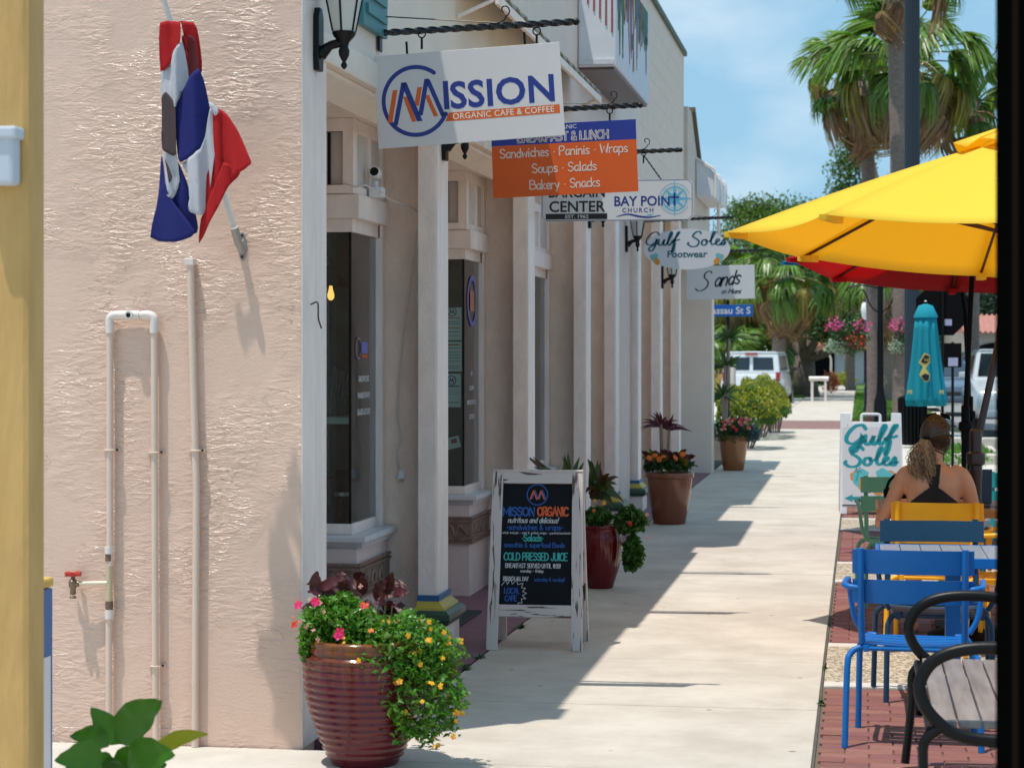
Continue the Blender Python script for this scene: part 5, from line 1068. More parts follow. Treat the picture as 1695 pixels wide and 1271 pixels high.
# pot 3
a = atD(1108, 20.6); C3 = (a[0], a[1], 0); K3 = lambda px, py, d=20.55: Vector((*atD(px, d), zD(py, d)))
M_terra = glaze('terracotta_glaze', (.19, .055, .028), (.24, .085, .045), 0, .5)
def tall_pot(nm, label, C, k=1, mt_=None):
    p = thing(nm, label, 'flower pot', C, 0, 'glazed pots along the shop fronts')
    mb = MB(); mb.lathe([(.150 * k, 0), (.158 * k, .01), (.185 * k, .15), (.208 * k, .30), (.220 * k, .42), (.222 * k, .445), (.238 * k, .455), (.242 * k, .475), (.238 * k, .50), (.225 * k, .502), (.215 * k, .49), (.212 * k, .45)], n=44); mb.build('pot', mt_ or M_terra, p, smooth=True)
    mb = MB(); mb.lathe([(.205 * k, .46), (.205 * k, .475)], n=24); mb.build('soil', M_soil, p); return p
tall_pot('flower_pot', 'tall glossy terracotta pot with rolled rim beside the dark wall panel', C3)
ti = thing('ti_plant', 'burgundy ti plant with narrow arching leaves above the terracotta pot', 'plant', (*atD(1097, 20.55), .47))
M_ti = leafmat('ti_leaf', (.085, .014, .03), .4, .35, .2)
for i in range(34):
    t_ = rnd.uniform(-1.0, 1.0) * 1.75; rr = rnd.uniform(24, 42); cxp, cyp = (1094, 706) if i % 3 else (1108, 712)
    strap_leaf(ti, K3(cxp, cyp), K3(cxp + rr * math.sin(t_), cyp - rr * math.cos(t_) * .75 + abs(math.sin(t_)) * 8, 20.55 + rnd.uniform(-.2, .2)), .028, M_ti, .05, n=6)
mb = MB(ti.location); mb.tube([K3(1096, 775), K3(1094, 700)], .018, 8); mb.tube([K3(1104, 775), K3(1108, 705)], .010, 8); mb.build('stem', mat('grey_stem', (.25, .20, .17), .8), ti)
mg_ = thing('marigolds', 'mound of dark foliage with orange marigolds and bronze coleus in the terracotta pot', 'plant', (C3[0], C3[1], .47))
scatter_foliage(mg_, 'foliage', M_lfd, lambda r_: ell(tuple(K3(1106, 768)), (.235, .2, .11), r_, .5, -.6), 1500, .05, rnd, asp=.6)['kind'] = 'stuff'
for i in range(26): px = rnd.uniform(1068, 1150); broad_leaf(mg_, K3(px, rnd.uniform(752, 772), 20.4), K3(px + rnd.uniform(-14, 14), rnd.uniform(738, 756), 20.35), .05, M_col if i % 3 else leafmat('bronze_leaf', (.20, .14, .02), .3, .4, .2), .005)
for (px, py) in [(1084, 754), (1098, 756), (1118, 758), (1091, 760), (1075, 758), (1130, 752)]: flower(mg_, K3(px, py, 20.3), .032, M_orf, rnd, 7)
# pot 4
a = atD(1214, 30); C4 = (a[0], a[1], 0); K4 = lambda px, py, d=29.9: Vector((*atD(px, d), zD(py, d)))
tall_pot('flower_pot', 'orange brown pot at the far end of the shop row before the hedge', C4, .92, glaze('orange_glaze', (.24, .085, .03), (.30, .12, .045), 0, .5))
q4 = thing('flowering_bush', 'tangle of green, blue and pink flowering plants filling the farthest pot', 'plant', (C4[0], C4[1], .45))
scatter_foliage(q4, 'foliage', M_lfd, lambda r_: ell(tuple(K4(1212, 712)), (.27, .2, .19), r_, .3), 1700, .055, rnd)['kind'] = 'stuff'
scatter_foliage(q4, 'blue_foliage', leafmat('blue_green_leaf', (.07, .13, .17), .3, .5, .2), lambda r_: ell(tuple(K4(1243, 718)), (.16, .12, .13), r_, .3), 700, .05, rnd)['kind'] = 'stuff'
for i in range(26): flower(q4, K4(rnd.uniform(1192, 1240), rnd.uniform(692, 712), 29.7), .03, [M_pinkf, M_bud, M_redf][i % 3] if i % 4 else M_bud, rnd, 5)
dr = thing('dracaena', 'dark spiky dracaena against the wall end by the hedge', 'plant', (*atD(1200, 31.2), .0))
for st, hh in ((1196, 655), (1200, 605), (1207, 560)):
    for i in range(22):
        t_ = rnd.uniform(-2.2, 2.2); rr = rnd.uniform(16, 34); b_ = Vector((*atD(st, 31.2), zD(hh, 31.2))); e = Vector((*atD(st + rr * math.sin(t_), 31.2 + rnd.uniform(-.25, .25)), zD(hh - rr * math.cos(t_), 31.2)))
        strap_leaf(dr, b_, e, .045, M_brom if i % 2 else M_lfd, .03, n=5)
mb = MB(dr.location)
for st, hh in ((1196, 655), (1200, 605), (1207, 560)): mb.tube([(*atD(1200, 31.2), 0), (*atD(st, 31.2), zD(hh, 31.2))], .02, 7)
mb.build('stem', mat('grey_stem', (.25, .20, .17), .8), dr)
# weeds in the joints
wd = MB(); rnd = random.Random(4)
for (x, y, s_) in [(XL + .01, 11.3, .04), (XL, 10.9, .04), (XL + .02, 12.6, .04), (XR, 11.25, .02), (XL, 14.0, .03), (XR, 10.1, .02)]:
    for i in range(16): wd.add([(x + rnd.gauss(0, s_ * .5), y + rnd.gauss(0, s_), 0)] * 1 + [(x + rnd.gauss(0, s_ * .5), y + rnd.gauss(0, s_), rnd.uniform(.005, .03)), (x + rnd.gauss(0, s_ * .5), y + rnd.gauss(0, s_), .002)], [(0, 1, 2)])
tag(wd.build('joint_weeds', M_lfd), 'tiny weeds growing in the joints at the sidewalk edges', 'weeds', kind='stuff')
# hedge
def bush(name, label, c, r, m, n, size, rnd, group=None, extra=None, zmin=-.4, asp=.6):
    b = thing(name, label, 'bush', (c[0], c[1], 0), 0, group)
    o = scatter_foliage(b, 'foliage', m, lambda r_: ell(c, r, r_, .72, zmin), n, size, rnd, asp=asp, out_from=c)
    o['kind'] = 'stuff'
    mb = MB(b.location)
    for i in range(14): t_ = i * .449; mb.tube([(c[0] + .1 * math.cos(t_), c[1] + .1 * math.sin(t_), 0), (c[0] + r[0] * .7 * math.cos(t_), c[1] + r[1] * .7 * math.sin(t_), c[2])], .012, 5)
    mb.build('branches', mat('bark', (.13, .10, .08), .9, var=.3, bump=.5), b)
    if extra: o2 = scatter_foliage(b, 'new_growth', extra[0], lambda r_: ell(c, (r[0] * 1.03, r[1] * 1.03, r[2] * 1.03), r_, .93, extra[2]), extra[1], size, rnd, asp=asp); o2['kind'] = 'stuff'
    return b
M_hy = leafmat('yellow_green_leaf', (.28, .28, .02), .4, .45, .3); M_hg = leafmat('hedge_green_leaf', (.07, .15, .02), .4, .45, .3); M_ho = leafmat('orange_hedge_leaf', (.42, .17, .03), .3, .45, .3)
def atc(px, py, d): a = atD(px, d); return (a[0], a[1], zD(py, d))
bush('clipped_bush', 'nearer rounded clipped bush with yellow green leaves beside the sidewalk', atc(1236, 685, 37), (.52, .9, .50), M_hg, 4200, .06, rnd, extra=(M_hy, 2600, -.1))
bush('clipped_bush', 'farther taller clipped bush turning orange at its right edge beside the sidewalk', atc(1258, 672, 42), (.56, 1.6, .55), M_hg, 4500, .06, rnd, extra=(M_hy, 3000, .0))
bush('clipped_bush', 'orange tinged end of the clipped hedge nearest the white van', atc(1282, 672, 44.5), (.30, .7, .50), M_ho, 1700, .06, rnd, extra=(M_hg, 1300, -.5))

# ------------------------------------------------------------------ patio furniture
def paint(name, c): return mat(name, c, .42, var=.08, vscale=9, spec=.35)
P_blue = paint('bright_blue_paint', (.002, .13, .43)); P_yel = paint('warm_yellow_paint', (.90, .40, .01)); P_green = paint('sage_green_paint', (.13, .36, .25)); P_teal = paint('teal_paint', (.01, .30, .34)); P_navy = paint('slate_blue_paint', (.012, .055, .11))
def chair(label, x, y, rz, m):
    c = thing('patio_chair', label, 'chair', (x, y, 0), rz, 'painted metal patio chairs')
    for sg in (-1, 1):
        mb = MB(); mb.tube(cm([(sg * .215, -.035, .835), (sg * .215, -.028, .70), (sg * .214, .0, .52), (sg * .212, .015, .43)], 4), .0145, 12); mb.build('back_post', m, c, smooth=True)
        mb = MB(); mb.tube(cm([(sg * .216, -.02, .665), (sg * .27, -.012, .672), (sg * .288, .05, .675), (sg * .288, .28, .672), (sg * .287, .36, .655), (sg * .282, .39, .60), (sg * .265, .38, .50), (sg * .23, .37, .435)], 5), .0125, 10); mb.build('armrest', m, c, smooth=True)
        mb = MB(); mb.tube(cm([(sg * .17, .02, .415), (sg * .22, .015, .412), (sg * .26, .0, .385), (sg * .272, -.02, .32), (sg * .280, -.06, 0)], 5), .0135, 10); mb.build('leg', m, c, smooth=True)
        mb = MB(); mb.tube(cm([(sg * .17, .40, .415), (sg * .21, .405, .412), (sg * .235, .41, .38), (sg * .243, .415, .32), (sg * .25, .43, 0)], 5), .0135, 10); mb.build('leg', m, c, smooth=True)
        mb = MB(); mb.box((sg * .195 - .012, .0, .395), (sg * .195 + .012, .44, .425)); mb.build('side_rail', m, c, bev=.003)
    def curved(name, z0, z1, xw, dep, y0, tk=.006, par=c):
        n = 14; mb = MB(); vs = []
        for i in range(n + 1):
            u = -1 + 2 * i / n; yy = y0 - dep * (1 - u * u)
            for (z, o_) in ((z0, 0), (z1, -.012)): vs += [(u * xw, yy + o_, z), (u * xw, yy + o_ + tk, z)]
        fs = []
        for i in range(n):
            a, b = i * 4, i * 4 + 4
            fs += [(a, b, b + 2, a + 2), (a + 1, a + 3, b + 3, b + 1), (a + 2, b + 2, b + 3, a + 3), (a, a + 1, b + 1, b)]
        fs += [(0, 2, 3, 1), (n * 4, n * 4 + 1, n * 4 + 3, n * 4 + 2)]
        mb.add(vs, fs); return mb.build(name, m, par, smooth=True)
    curved('back_slat', .725, .828, .252, .022, .004); curved('back_slat', .600, .702, .252, .022, .014)
    for k in range(5):
        y0 = .005 + k * .088; mb = MB(); n = 8; vs = []
        for i in range(n + 1):
            u = -1 + 2 * i / n; z = .428 - .010 * (1 - u * u) + (.008 if k == 0 else 0)
            vs += [(u * .215, y0, z), (u * .215, y0 + .076, z - (.012 if k == 4 else 0)), (u * .215, y0 + .076, z - .006 - (.012 if k == 4 else 0)), (u * .215, y0, z - .006)]
        fs = [(i * 4 + j, i * 4 + 4 + j, i * 4 + 4 + (j + 1) % 4, i * 4 + (j + 1) % 4) for i in range(n) for j in range(4)] + [(0, 1, 2, 3), (n * 4 + 3, n * 4 + 2, n * 4 + 1, n * 4)]
        mb.add(vs, fs); mb.build('seat_slat', m, c)
    mb = MB(); mb.tube([(-.19, .012, .41), (.19, .012, .41)], .011, 8); mb.build('cross_rail', m, c, smooth=True)
    mb = MB(); mb.tube([(-.19, .40, .408), (.19, .40, .408)], .011, 8); mb.build('cross_rail', m, c, smooth=True)
    return c
chair('bright blue metal armchair nearest the black bench, its back to the viewer', .222, 9.03, R(-3), P_blue)
chair('slate blue metal chair across the first table, just behind the bright blue armchair', .352, 10.62, R(180 + 3), P_navy)
chair('yellow metal armchair with the seated woman', .425, 11.93, R(-4), P_yel)
chair('sage green metal armchair in front of the white sandwich board', .26, 14.35, R(184), P_green)
chair('teal metal chair at the right beyond the laptop table', 1.12, 14.95, R(170), P_teal)
chair('orange yellow metal chair at the right of the laptop table, mostly behind the black post', 1.04, 11.9, R(78), P_yel)
def slat_table(label, x0, x1, y0, y1, z, mtop, mrim, n=7, slats=True):
    t_ = thing('patio_table', label, 'table', ((x0 + x1) / 2, (y0 + y1) / 2, 0), 0, 'square patio tables'); o_ = t_.location
    w_, h_ = (x1 - x0) / 2, (y1 - y0) / 2
    for k in range(n):
        a = -w_ + .02 + k * (2 * w_ - .04) / n; MB().box((a + .002, -h_ + .02, z - .016), (a + (2 * w_ - .04) / n - .002, h_ - .02, z)).build('top_plank', mtop, t_, bev=.002)
    for (a, b) in (((-w_, -h_, z - .045), (w_, -h_ + .019, z + .001)), ((-w_, h_ - .019, z - .045), (w_, h_, z + .001)), ((-w_, -h_ + .0195, z - .045), (-w_ + .019, h_ - .0195, z + .001)), ((w_ - .019, -h_ + .0195, z - .045), (w_, h_ - .0195, z + .001))): MB().box(a, b).build('rim', mrim, t_, bev=.003)
    MB().box((-.035, -.035, .03), (.035, .035, z - .05)).build('pedestal', mrim, t_, bev=.006)
    MB().box((-.17, -.17, 0), (.17, .17, .02)).build('foot_plate', M_blackm, t_, bev=.006)
    return t_
M_gtop = mat('grey_table_planks', (.30, .33, .37), .25, var=.15, vscale=12, stretch=(6, 1, 1)); M_wtop = mat('weathered_table_planks', (.26, .20, .16), .35, var=.35, vscale=14, stretch=(8, 1, 1)); M_orim = mat('orange_rim', (.55, .22, .04), .35)
slat_table('grey topped table with blue rim between the two blue chairs', .075, .78, 9.66, 10.36, .735, M_gtop, P_blue)
slat_table('weathered plank table with orange rim in front of the seated woman', .10, 1.15, 12.66, 13.52, .735, M_wtop, M_orim, 9)
lt = thing('laptop', 'open dark blue laptop on the table beyond the seated woman', 'laptop', (.62, 13.0, .737), R(-6))
MB().box((-.16, -.11, 0), (.16, .11, .012)).build('keyboard_base', mat('dark_slate', (.03, .04, .06), .4), lt, bev=.003)
sc = MB().box((-.16, 0, 0), (.16, .008, .21)).build('screen_lid', mat('blue_black', (.015, .035, .08), .35), lt, bev=.004); sc.location = (0, .11, .01); sc.rotation_euler = (R(-14), 0, 0)
tt = thing('table_number_holder', 'small bent metal sign holder standing on the weathered table by the black post', 'table sign', (.86, 12.95, .737), R(20))
MB().box((-.05, -.03, 0), (.05, .03, .006)).build('foot', M_steel, tt); o = MB().box((.035, -.03, .004), (.042, .03, .17)).build('upright', M_steel, tt); o.rotation_euler = (0, R(14), 0)
bg_ = thing('black_handbag', 'round black handbag handles standing beside the green chair', 'handbag', (.27, 13.55, .737))
for q in (0, .05):
    mb = MB(); mb.tube([(.10 * math.cos(k * math.pi / 14), q, .05 + .11 * math.sin(k * math.pi / 14)) for k in range(15)], .008, 8); mb.build('handle', M_blackm, bg_, smooth=True)
MB().box((-.12, -.02, 0), (.12, .07, .07)).build('bag_body', M_blackm, bg_, bev=.02)
# bench
bn = thing('bench', 'black iron bench with looped arms and grey weathered wooden seat slats', 'bench', (.24, 7.06, 0))
M_bslat = mat('weathered_grey_wood', (.30, .26, .24), .45, col2=(.17, .14, .13), vscale=20, stretch=(1, .10, 1), bump=.4, bscale=60)
for k in range(6):
    MB().box((.005 + k * .078, .03, .422), (.077 + k * .078, 1.49, .444)).build('seat_slat', M_bslat, bn, bev=.004)
for k in range(4): MB().box((.475 + k * .008, .03, .50 + k * .09), (.495 + k * .008, 1.49, .575 + k * .09)).build('back_slat', M_bslat, bn, bev=.004)
for yy in (.0, 1.52):
    mb = MB(); mb.tube(cm([(.50, yy, .62), (.40, yy, .665), (.25, yy, .69), (.10, yy, .685), (.0, yy, .645), (-.045, yy, .57), (-.03, yy, .50), (.02, yy, .44), (.08, yy, .405), (.2, yy, .39), (.47, yy, .40)], 5), .019, 10, flat=1.15); mb.build('arm_loop', M_black, bn, smooth=True)
    mb = MB(); mb.tube(cm([(.03, yy, .43), (-.03, yy, .38), (-.035, yy, .25), (-.06, yy, .02)], 4), .017, 8); mb.build('leg', M_black, bn, smooth=True)
    mb = MB(); mb.tube(cm([(.42, yy, .40), (.48, yy, .25), (.53, yy, .02)], 4), .017, 8); mb.build('leg', M_black, bn, smooth=True)
    mb = MB(); mb.tube(cm([(.46, yy, .40), (.49, yy, .6), (.53, yy, .9)], 4), .017, 8); mb.build('back_post', M_black, bn, smooth=True)
mb = MB(); mb.tube([(-.012, 0, .418), (-.012, 1.52, .418)], .015, 10); mb.build('front_rail', M_black, bn, smooth=True)
# black post at the right edge of the view, close by
yp = 3.6; xl = rx(1657)[0] / rx(1657)[1] * yp
bp_ = thing('black_post', 'tall matte black square post close by at the right edge of the view', 'post', (xl + .08, yp, 0))
MB().box((-.08, 0, 0), (.09, .15, 4.2)).build('shaft', mat('dead_black', (.002, .002, .002), 1, spec=0), bp_, bev=.012); MB().box((-.062, -.004, 0), (-.052, -.0005, 4.2)).build('reflection_strip', mat('brown_reflection', (.012, .008, .006), 1, spec=0), bp_)  # thin brown strip is a reflection painted onto the black shaft
MB().box((-.12, -.04, 0), (.13, .19, .04)).build('base_plate', M_blackm, bp_, bev=.006)
# ------------------------------------------------------------------ umbrellas
def parasol(name, label, C, nrm, Rr, n, h, phi, m, pole, mpole, group='open patio umbrellas', ribm=None, vent=True, under=None):
    root = thing(name, label, 'umbrella', (pole[0][0], pole[0][1], 0), 0, group); O = Vector(root.location)
    C = Vector(C); nz_ = Vector(nrm).normalized(); u = Vector((0, 1, 0)).cross(nz_).normalized(); v = nz_.cross(u)
    tip = [C + (u * math.cos(phi + k * 2 * math.pi / n) + v * math.sin(phi + k * 2 * math.pi / n)) * Rr for k in range(n)]; apex = C + nz_ * h
    mb = MB(O); seg = 10
    for k in range(n):
        a, b = tip[k], tip[(k + 1) % n]; vs = []
        for i in range(seg + 1):
            t_ = .16 + .84 * i / seg if vent else i / seg
            for j in range(9):
                s_ = j / 8; pa = apex.lerp(a, t_); pb = apex.lerp(b, t_); p_ = pa.lerp(pb, s_)
                bow = 4 * s_ * (1 - s_); p_ = p_ + nz_ * (-.030 * bow * t_ - .02 * math.sin(math.pi * t_) * bow * .0 + .04 * math.sin(math.pi * t_) * (1 - bow) * .6) - (p_ - C - nz_ * ((p_ - C).dot(nz_))) * (.035 * bow * t_)
                vs.append(p_)
        mb.add(vs, [(i * 9 + j, i * 9 + j + 1, i * 9 + 10 + j, i * 9 + 9 + j) for i in range(seg) for j in range(8)])
    cn = mb.build('canopy', m, root, smooth='all'); sol = cn.modifiers.new('thickness', 'SOLIDIFY'); sol.thickness = .002
    if vent:
        mb = MB(O)
        for k in range(n):
            a, b = tip[k], tip[(k + 1) % n]; vs = []
            for i in range(5):
                t_ = .245 * i / 4
                for j in range(5):
                    s_ = j / 4; p_ = apex.lerp(a, t_).lerp(apex.lerp(b, t_), s_) + nz_ * (.075 - .022 * 4 * s_ * (1 - s_) * i / 4 + .012 * math.sin(j * 2 + k)); vs.append(p_)
            mb.add(vs, [(i * 5 + j, i * 5 + j + 1, i * 5 + 6 + j, i * 5 + 5 + j) for i in range(4) for j in range(4)])
        mb.build('vent_cap', m, root, smooth='all').modifiers.new('thickness', 'SOLIDIFY').thickness = .002
    hub = C + nz_ * (h * .12)
    for k in range(n):
        mb = MB(O); mb.tube([apex.lerp(tip[k], .04) - nz_ * .025, tip[k] - nz_ * .012], .010, 6); mb.build('rib', ribm or mpole, root)
        mb = MB(O); mb.tube([hub, apex.lerp(tip[k], .55) - nz_ * .03], .009, 6); mb.build('strut', ribm or mpole, root)
        d = (tip[k] - C).normalized(); s_ = nz_.cross(d); mb = MB(O)
        mb.add([tip[k] + nz_ * .008 + s_ * .03 - d * .13, tip[k] + nz_ * .008 - s_ * .03 - d * .13, tip[k] - s_ * .022 + d * .012, tip[k] + s_ * .022 + d * .012, tip[k] - nz_ * .035 + s_ * .03 - d * .13, tip[k] - nz_ * .035 - s_ * .03 - d * .13, tip[k] - nz_ * .03 - s_ * .022 + d * .008, tip[k] - nz_ * .03 + s_ * .022 + d * .008],
               [(0, 1, 2, 3), (4, 7, 6, 5), (0, 4, 5, 1), (2, 6, 7, 3), (1, 5, 6, 2), (0, 3, 7, 4)]); mb.build('rib_pocket', m, root)
    mb = MB(O); mb.lathe([(.03, -.03), (.045, -.02), (.045, .02), (.03, .03)], tuple(hub), 14); mb.build('runner', mpole, root)
    mb = MB(O); mb.tube(list(pole) + [apex], .021, 14); mb.build('pole', mpole, root, smooth=True)
    mb = MB(O); mb.lathe([(.0, -.01), (.03, 0), (.028, .04), (.012, .07), (.0, .08)], tuple(apex + nz_ * .07), 12); mb.build('finial', mpole, root, smooth=True)
    pj = Vector(pole[1]); dn = (Vector(pole[1]) - Vector(pole[0])).normalized(); mb = MB(O); mb.lathe([(.024, -.34), (.032, -.335), (.032, -.16), (.036, -.15), (.036, -.09), (.052, -.08), (.056, -.05), (.052, -.02), (.034, -.01), (.034, .11), (.024, .12)], tuple(pj), 14); mb.build('tilt_joint', mpole, root, smooth=True)
    mb = MB(O); x, y = pole[0][0], pole[0][1]; mb.lathe([(.28, 0), (.28, .05), (.22, .075), (.05, .085), (.04, .32), (.02, .33)], (x, y, 0), 24); mb.build('base', M_blackm, root, smooth=True)
    return root
U_yel = clothmat('yellow_canvas', (1, .88, .09), .55, (1, .62, .0)); U_red = clothmat('red_canvas', (.62, .015, .02), .5, (.75, .01, .02)); U_cy = clothmat('blue_canvas', (.02, .30, .62), .4)
M_pole2 = mat('brown_black_pole', (.035, .02, .02), .35); M_rib = mat('dark_red_brown_rib', (.07, .018, .012), .5)
pj = (.66, 12.42, 1.10)
parasol('patio_umbrella', 'big yellow canvas umbrella over the seated woman, right half behind the black post', (.9377, 12.9256, 2.2633), (.066, .0532, .9964), 1.74, 8, .713, 4.0, U_yel, [(.665, 12.38, 0), pj, (.80, 12.60, 1.72)], M_pole2, ribm=M_rib)
a = atD(1612, 17.1)
parasol('patio_umbrella', 'red canvas umbrella mostly hidden behind the big yellow one', (a[0], a[1], 2.36), (.04, .11, 1), 1.5, 8, .6, 4.0, U_red, [(*atD(1590, 17), 0), (*atD(1598, 17), 1.12), (*atD(1606, 17), 2.0)], M_blackm, ribm=M_rib)
parasol('patio_umbrella', 'blue canvas umbrella with only its tip showing left of the red one', (.80, 19.6, 2.50), (0, -.02, 1), 1.5, 8, .55, 3.14, U_cy, [(.985, 19.6, 0), (.985, 19.6, 1.15), (.95, 19.6, 2.0)], M_blackm)
# closed turquoise umbrella
a = atD(1532, 27); cu = thing('closed_umbrella', 'closed turquoise umbrella with dark diamond badge hanging in folds', 'umbrella', (a[0], a[1], 0))
zu = lambda py: zD(py, 27)
def folds(mb, prof, nf=9, amp=.22, n=90):
    vs = []
    for (r_, z_) in prof:
        for k in range(n): t_ = 2 * math.pi * k / n; rr = r_ * (1 + amp * math.cos(nf * t_ + .7 * math.sin(2 * t_ + z_ * 2)) * min(1, (prof[0][1] - z_) * 2.5 + .3)); vs.append((rr * math.cos(t_), rr * math.sin(t_) * .8, z_))
    mb.add(vs, [(i * n + k, i * n + (k + 1) % n, (i + 1) * n + (k + 1) % n, (i + 1) * n + k) for i in range(len(prof) - 1) for k in range(n)])
U_tq = clothmat('turquoise_canvas', (.01, .38, .50), .35)
mb = MB(); folds(mb, [(.02, zu(503)), (.09, zu(506)), (.145, zu(522)), (.15, zu(526))], amp=.05); mb.build('vent_cap', U_tq, cu, smooth='all')
mb = MB(); folds(mb, [(.13, zu(524)), (.14, zu(545)), (.155, zu(575)), (.18, zu(605)), (.21, zu(635)), (.235, zu(660)), (.225, zu(672))], amp=.16); mb.build('canopy', U_tq, cu, smooth='all').modifiers.new('thickness', 'SOLIDIFY').thickness = .003
mb = MB(); mb.tube([(0, 0, 0), (0, 0, zu(500))], .022, 10); mb.build('pole', M_blackm, cu); mb = MB(); mb.lathe([(.26, 0), (.26, .06), (.05, .09), (.04, .3)], n=20); mb.build('base', M_blackm, cu)
mb = MB(); mb.lathe([(.0, zu(500)), (.02, zu(499)), (.0, zu(497))], n=10); mb.build('finial', M_whitep, cu)
M_bdg = mat('badge_yellow', (.60, .48, .12), .5)
def badge(x0, y0, pts, m, yy): mb = MB(); flatpoly(mb, [((p_[0] - 1532) * 27 / 3500, zu(p_[1])) for p_ in pts], yy); mb.build('badge', m, cu)
badge(0, 0, [(1529, 584), (1538, 588), (1538, 600), (1531, 609), (1538, 620), (1537, 630), (1530, 632), (1521, 620), (1527, 606), (1520, 600)], M_bdg, -.245)
badge(0, 0, [(1530, 587), (1537, 589), (1537, 598), (1531, 602), (1523, 599)], M_ink, -.249); badge(0, 0, [(1530, 618), (1537, 620), (1536, 629), (1530, 630), (1524, 622)], M_ink, -.249)
text('NL', .055, M_bdg, cu, .012, zu(598), y=-.253); text('FE', .062, M_bdg, cu, (1506 - 1532) * 27 / 3500, zu(651), y=-.215, bold=.002); text('FE', .062, M_bdg, cu, (1557 - 1532) * 27 / 3500, zu(651), y=-.225, bold=.002)
# ------------------------------------------------------------------ plastic sandwich board
sb = thing('sandwich_board', 'white plastic sandwich board reading Gulf Soles with palm, flip flops and arrow', 'sandwich board', (*atD(1443, 21.75), 0), R(3))
lean = R(9)
def sbp(sgn, y0, draw):
    def fin(o): o.rotation_euler = (-lean * sgn, 0, 0); o.location = (0, y0, 0); return o
    mb = MB(); mb.prism([(-.325, 0), (-.255, 0), (-.25, .075), (.25, .075), (.255, 0), (.325, 0), (.31, 1.05), (.21, 1.05), (.208, .955), (.115, .955), (-.115, .955), (-.208, .955), (-.21, 1.05), (-.31, 1.05)], lambda u, v, d: (u, d, v), -.018, .018)
    o = fin(mb.build('frame', M_whitep, sb, bev=.006))
    mb = MB(); mb.tube(cm([(-.095, 0, .95), (-.095, 0, 1.0), (-.085, 0, 1.035), (0, 0, 1.04), (.085, 0, 1.035), (.095, 0, 1.0), (.095, 0, .95)], 4), .014, 8); fin(mb.build('handle', M_whitep, sb, smooth=True))
    for x in (-.24, .24): mb = MB(); mb.tube([(x, -.018, .925), (x, -.021, .925)], .007, 10); fin(mb.build('rivet', M_steel, sb))
    if not draw: return
    f = fin(MB().box((-.295, -.0215, .10), (.295, -.0182, .905)).build('poster', M_white, sb))
    script(f, M_teal, GULF, -.27, .68, .225, y=-.0225, w0=.17); script(f, M_teal, SOLES, -.285, .47, .205, y=-.0225, w0=.17)
    flipflop(f, -.09, .33, .27, -1, -.0222); flipflop(f, .11, .33, .29, 1, -.0245)
    mb = MB()
    for k in range(6): t_ = k * 1.05; flatpoly(mb, [(-.13, .45), (-.13 + .05 * math.cos(t_), .46 + .035 * math.sin(t_)), (-.13 + .04 * math.cos(t_ + .5), .455 + .025 * math.sin(t_ + .5))], -.0235)
    flatpoly(mb, [(-.134, .45), (-.126, .45), (-.15, .34), (-.165, .34)], -.0235); mb.build('palm_print', M_teal, f)
    mb = MB(); flatpoly(mb, [(-.28, .165), (-.19, .205), (-.20, .182), (.26, .182), (.26, .148), (-.20, .148), (-.19, .125)], -.0225); mb.build('arrow_print', M_teal, f)
    MB().box((-.30, -.0222, .088), (.30, -.0180, .098)).build('dark_edge', M_ink, f)
sbp(1, 0, True); sbp(-1, 1.05 * math.sin(lean) * 2 + .02, False)

# ------------------------------------------------------------------ the seated woman
wo = thing('person', 'woman with a wavy blonde ponytail and black racerback top sitting with her back to us', 'person', (.417, 12.30, 0), R(-2))
M_skin = mat('tanned_skin', (.60, .28, .155), .42, var=.10, vscale=9, bump=.05, bscale=90); M_skin.node_tree.nodes['Principled BSDF'].inputs['Subsurface Weight'].default_value = .06; M_skin.node_tree.nodes['Principled BSDF'].inputs['Subsurface Radius'].default_value = (.02, .008, .004)
TZ = [(.43, .170, .125, .0), (.50, .178, .125, .0), (.58, .160, .105, .01), (.66, .132, .088, .02), (.74, .136, .092, .03), (.82, .150, .100, .035), (.90, .163, .100, .035), (.95, .165, .088, .035), (.985, .135, .070, .035), (1.01, .085, .055, .035), (1.03, .055, .05, .04)]
def tor(z):
    for (a, b) in zip(TZ[:-1], TZ[1:]):
        if a[0] <= z <= b[0]:
            t_ = (z - a[0]) / (b[0] - a[0]); t_ = t_ * t_ * (3 - 2 * t_) * .5 + t_ * .5; return [p_ + (q_ - p_) * t_ for p_, q_ in zip(a[1:], b[1:])]
    return list(TZ[-1][1:])
def torso(mb, z0, z1, grow, nz_=28, n=40):
    vs = []
    for i in range(nz_ + 1):
        z = z0 + (z1 - z0) * i / nz_; a, b, cy = tor(z)
        for k in range(n):
            t_ = 2 * math.pi * k / n; cx_ = math.copysign(abs(math.cos(t_)) ** .85, math.cos(t_)); sy = math.copysign(abs(math.sin(t_)) ** .85, math.sin(t_))
            # shoulder blades and spine hollow at the back (-y)
            bl = 0
            if sy < 0 and .72 < z < .98: bl = .010 * math.exp(-((abs(cx_) - .5) / .22) ** 2) * math.sin((z - .72) / .26 * math.pi) - .008 * math.exp(-(cx_ / .14) ** 2)
            vs.append(((a + grow) * cx_, cy + (b + grow) * sy - bl, z))
    fs = [(i * n + k, i * n + (k + 1) % n, (i + 1) * n + (k + 1) % n, (i + 1) * n + k) for i in range(nz_) for k in range(n)]
    return vs, fs, n, nz_
mb = MB(); vs, fs, n, q = torso(mb, .43, 1.03, 0); mb.add(vs, fs + [tuple(reversed(range(n))), tuple(q * n + k for k in range(n))])
mb.tube(cm([(0, .035, .97), (0, .045, 1.03), (.005, .055, 1.08), (.008, .065, 1.13)], 3), [.062, .060, .056, .053, .051, .050, .050, .050, .050, .052], 18)
HC = Vector((.012, .075, 1.175))
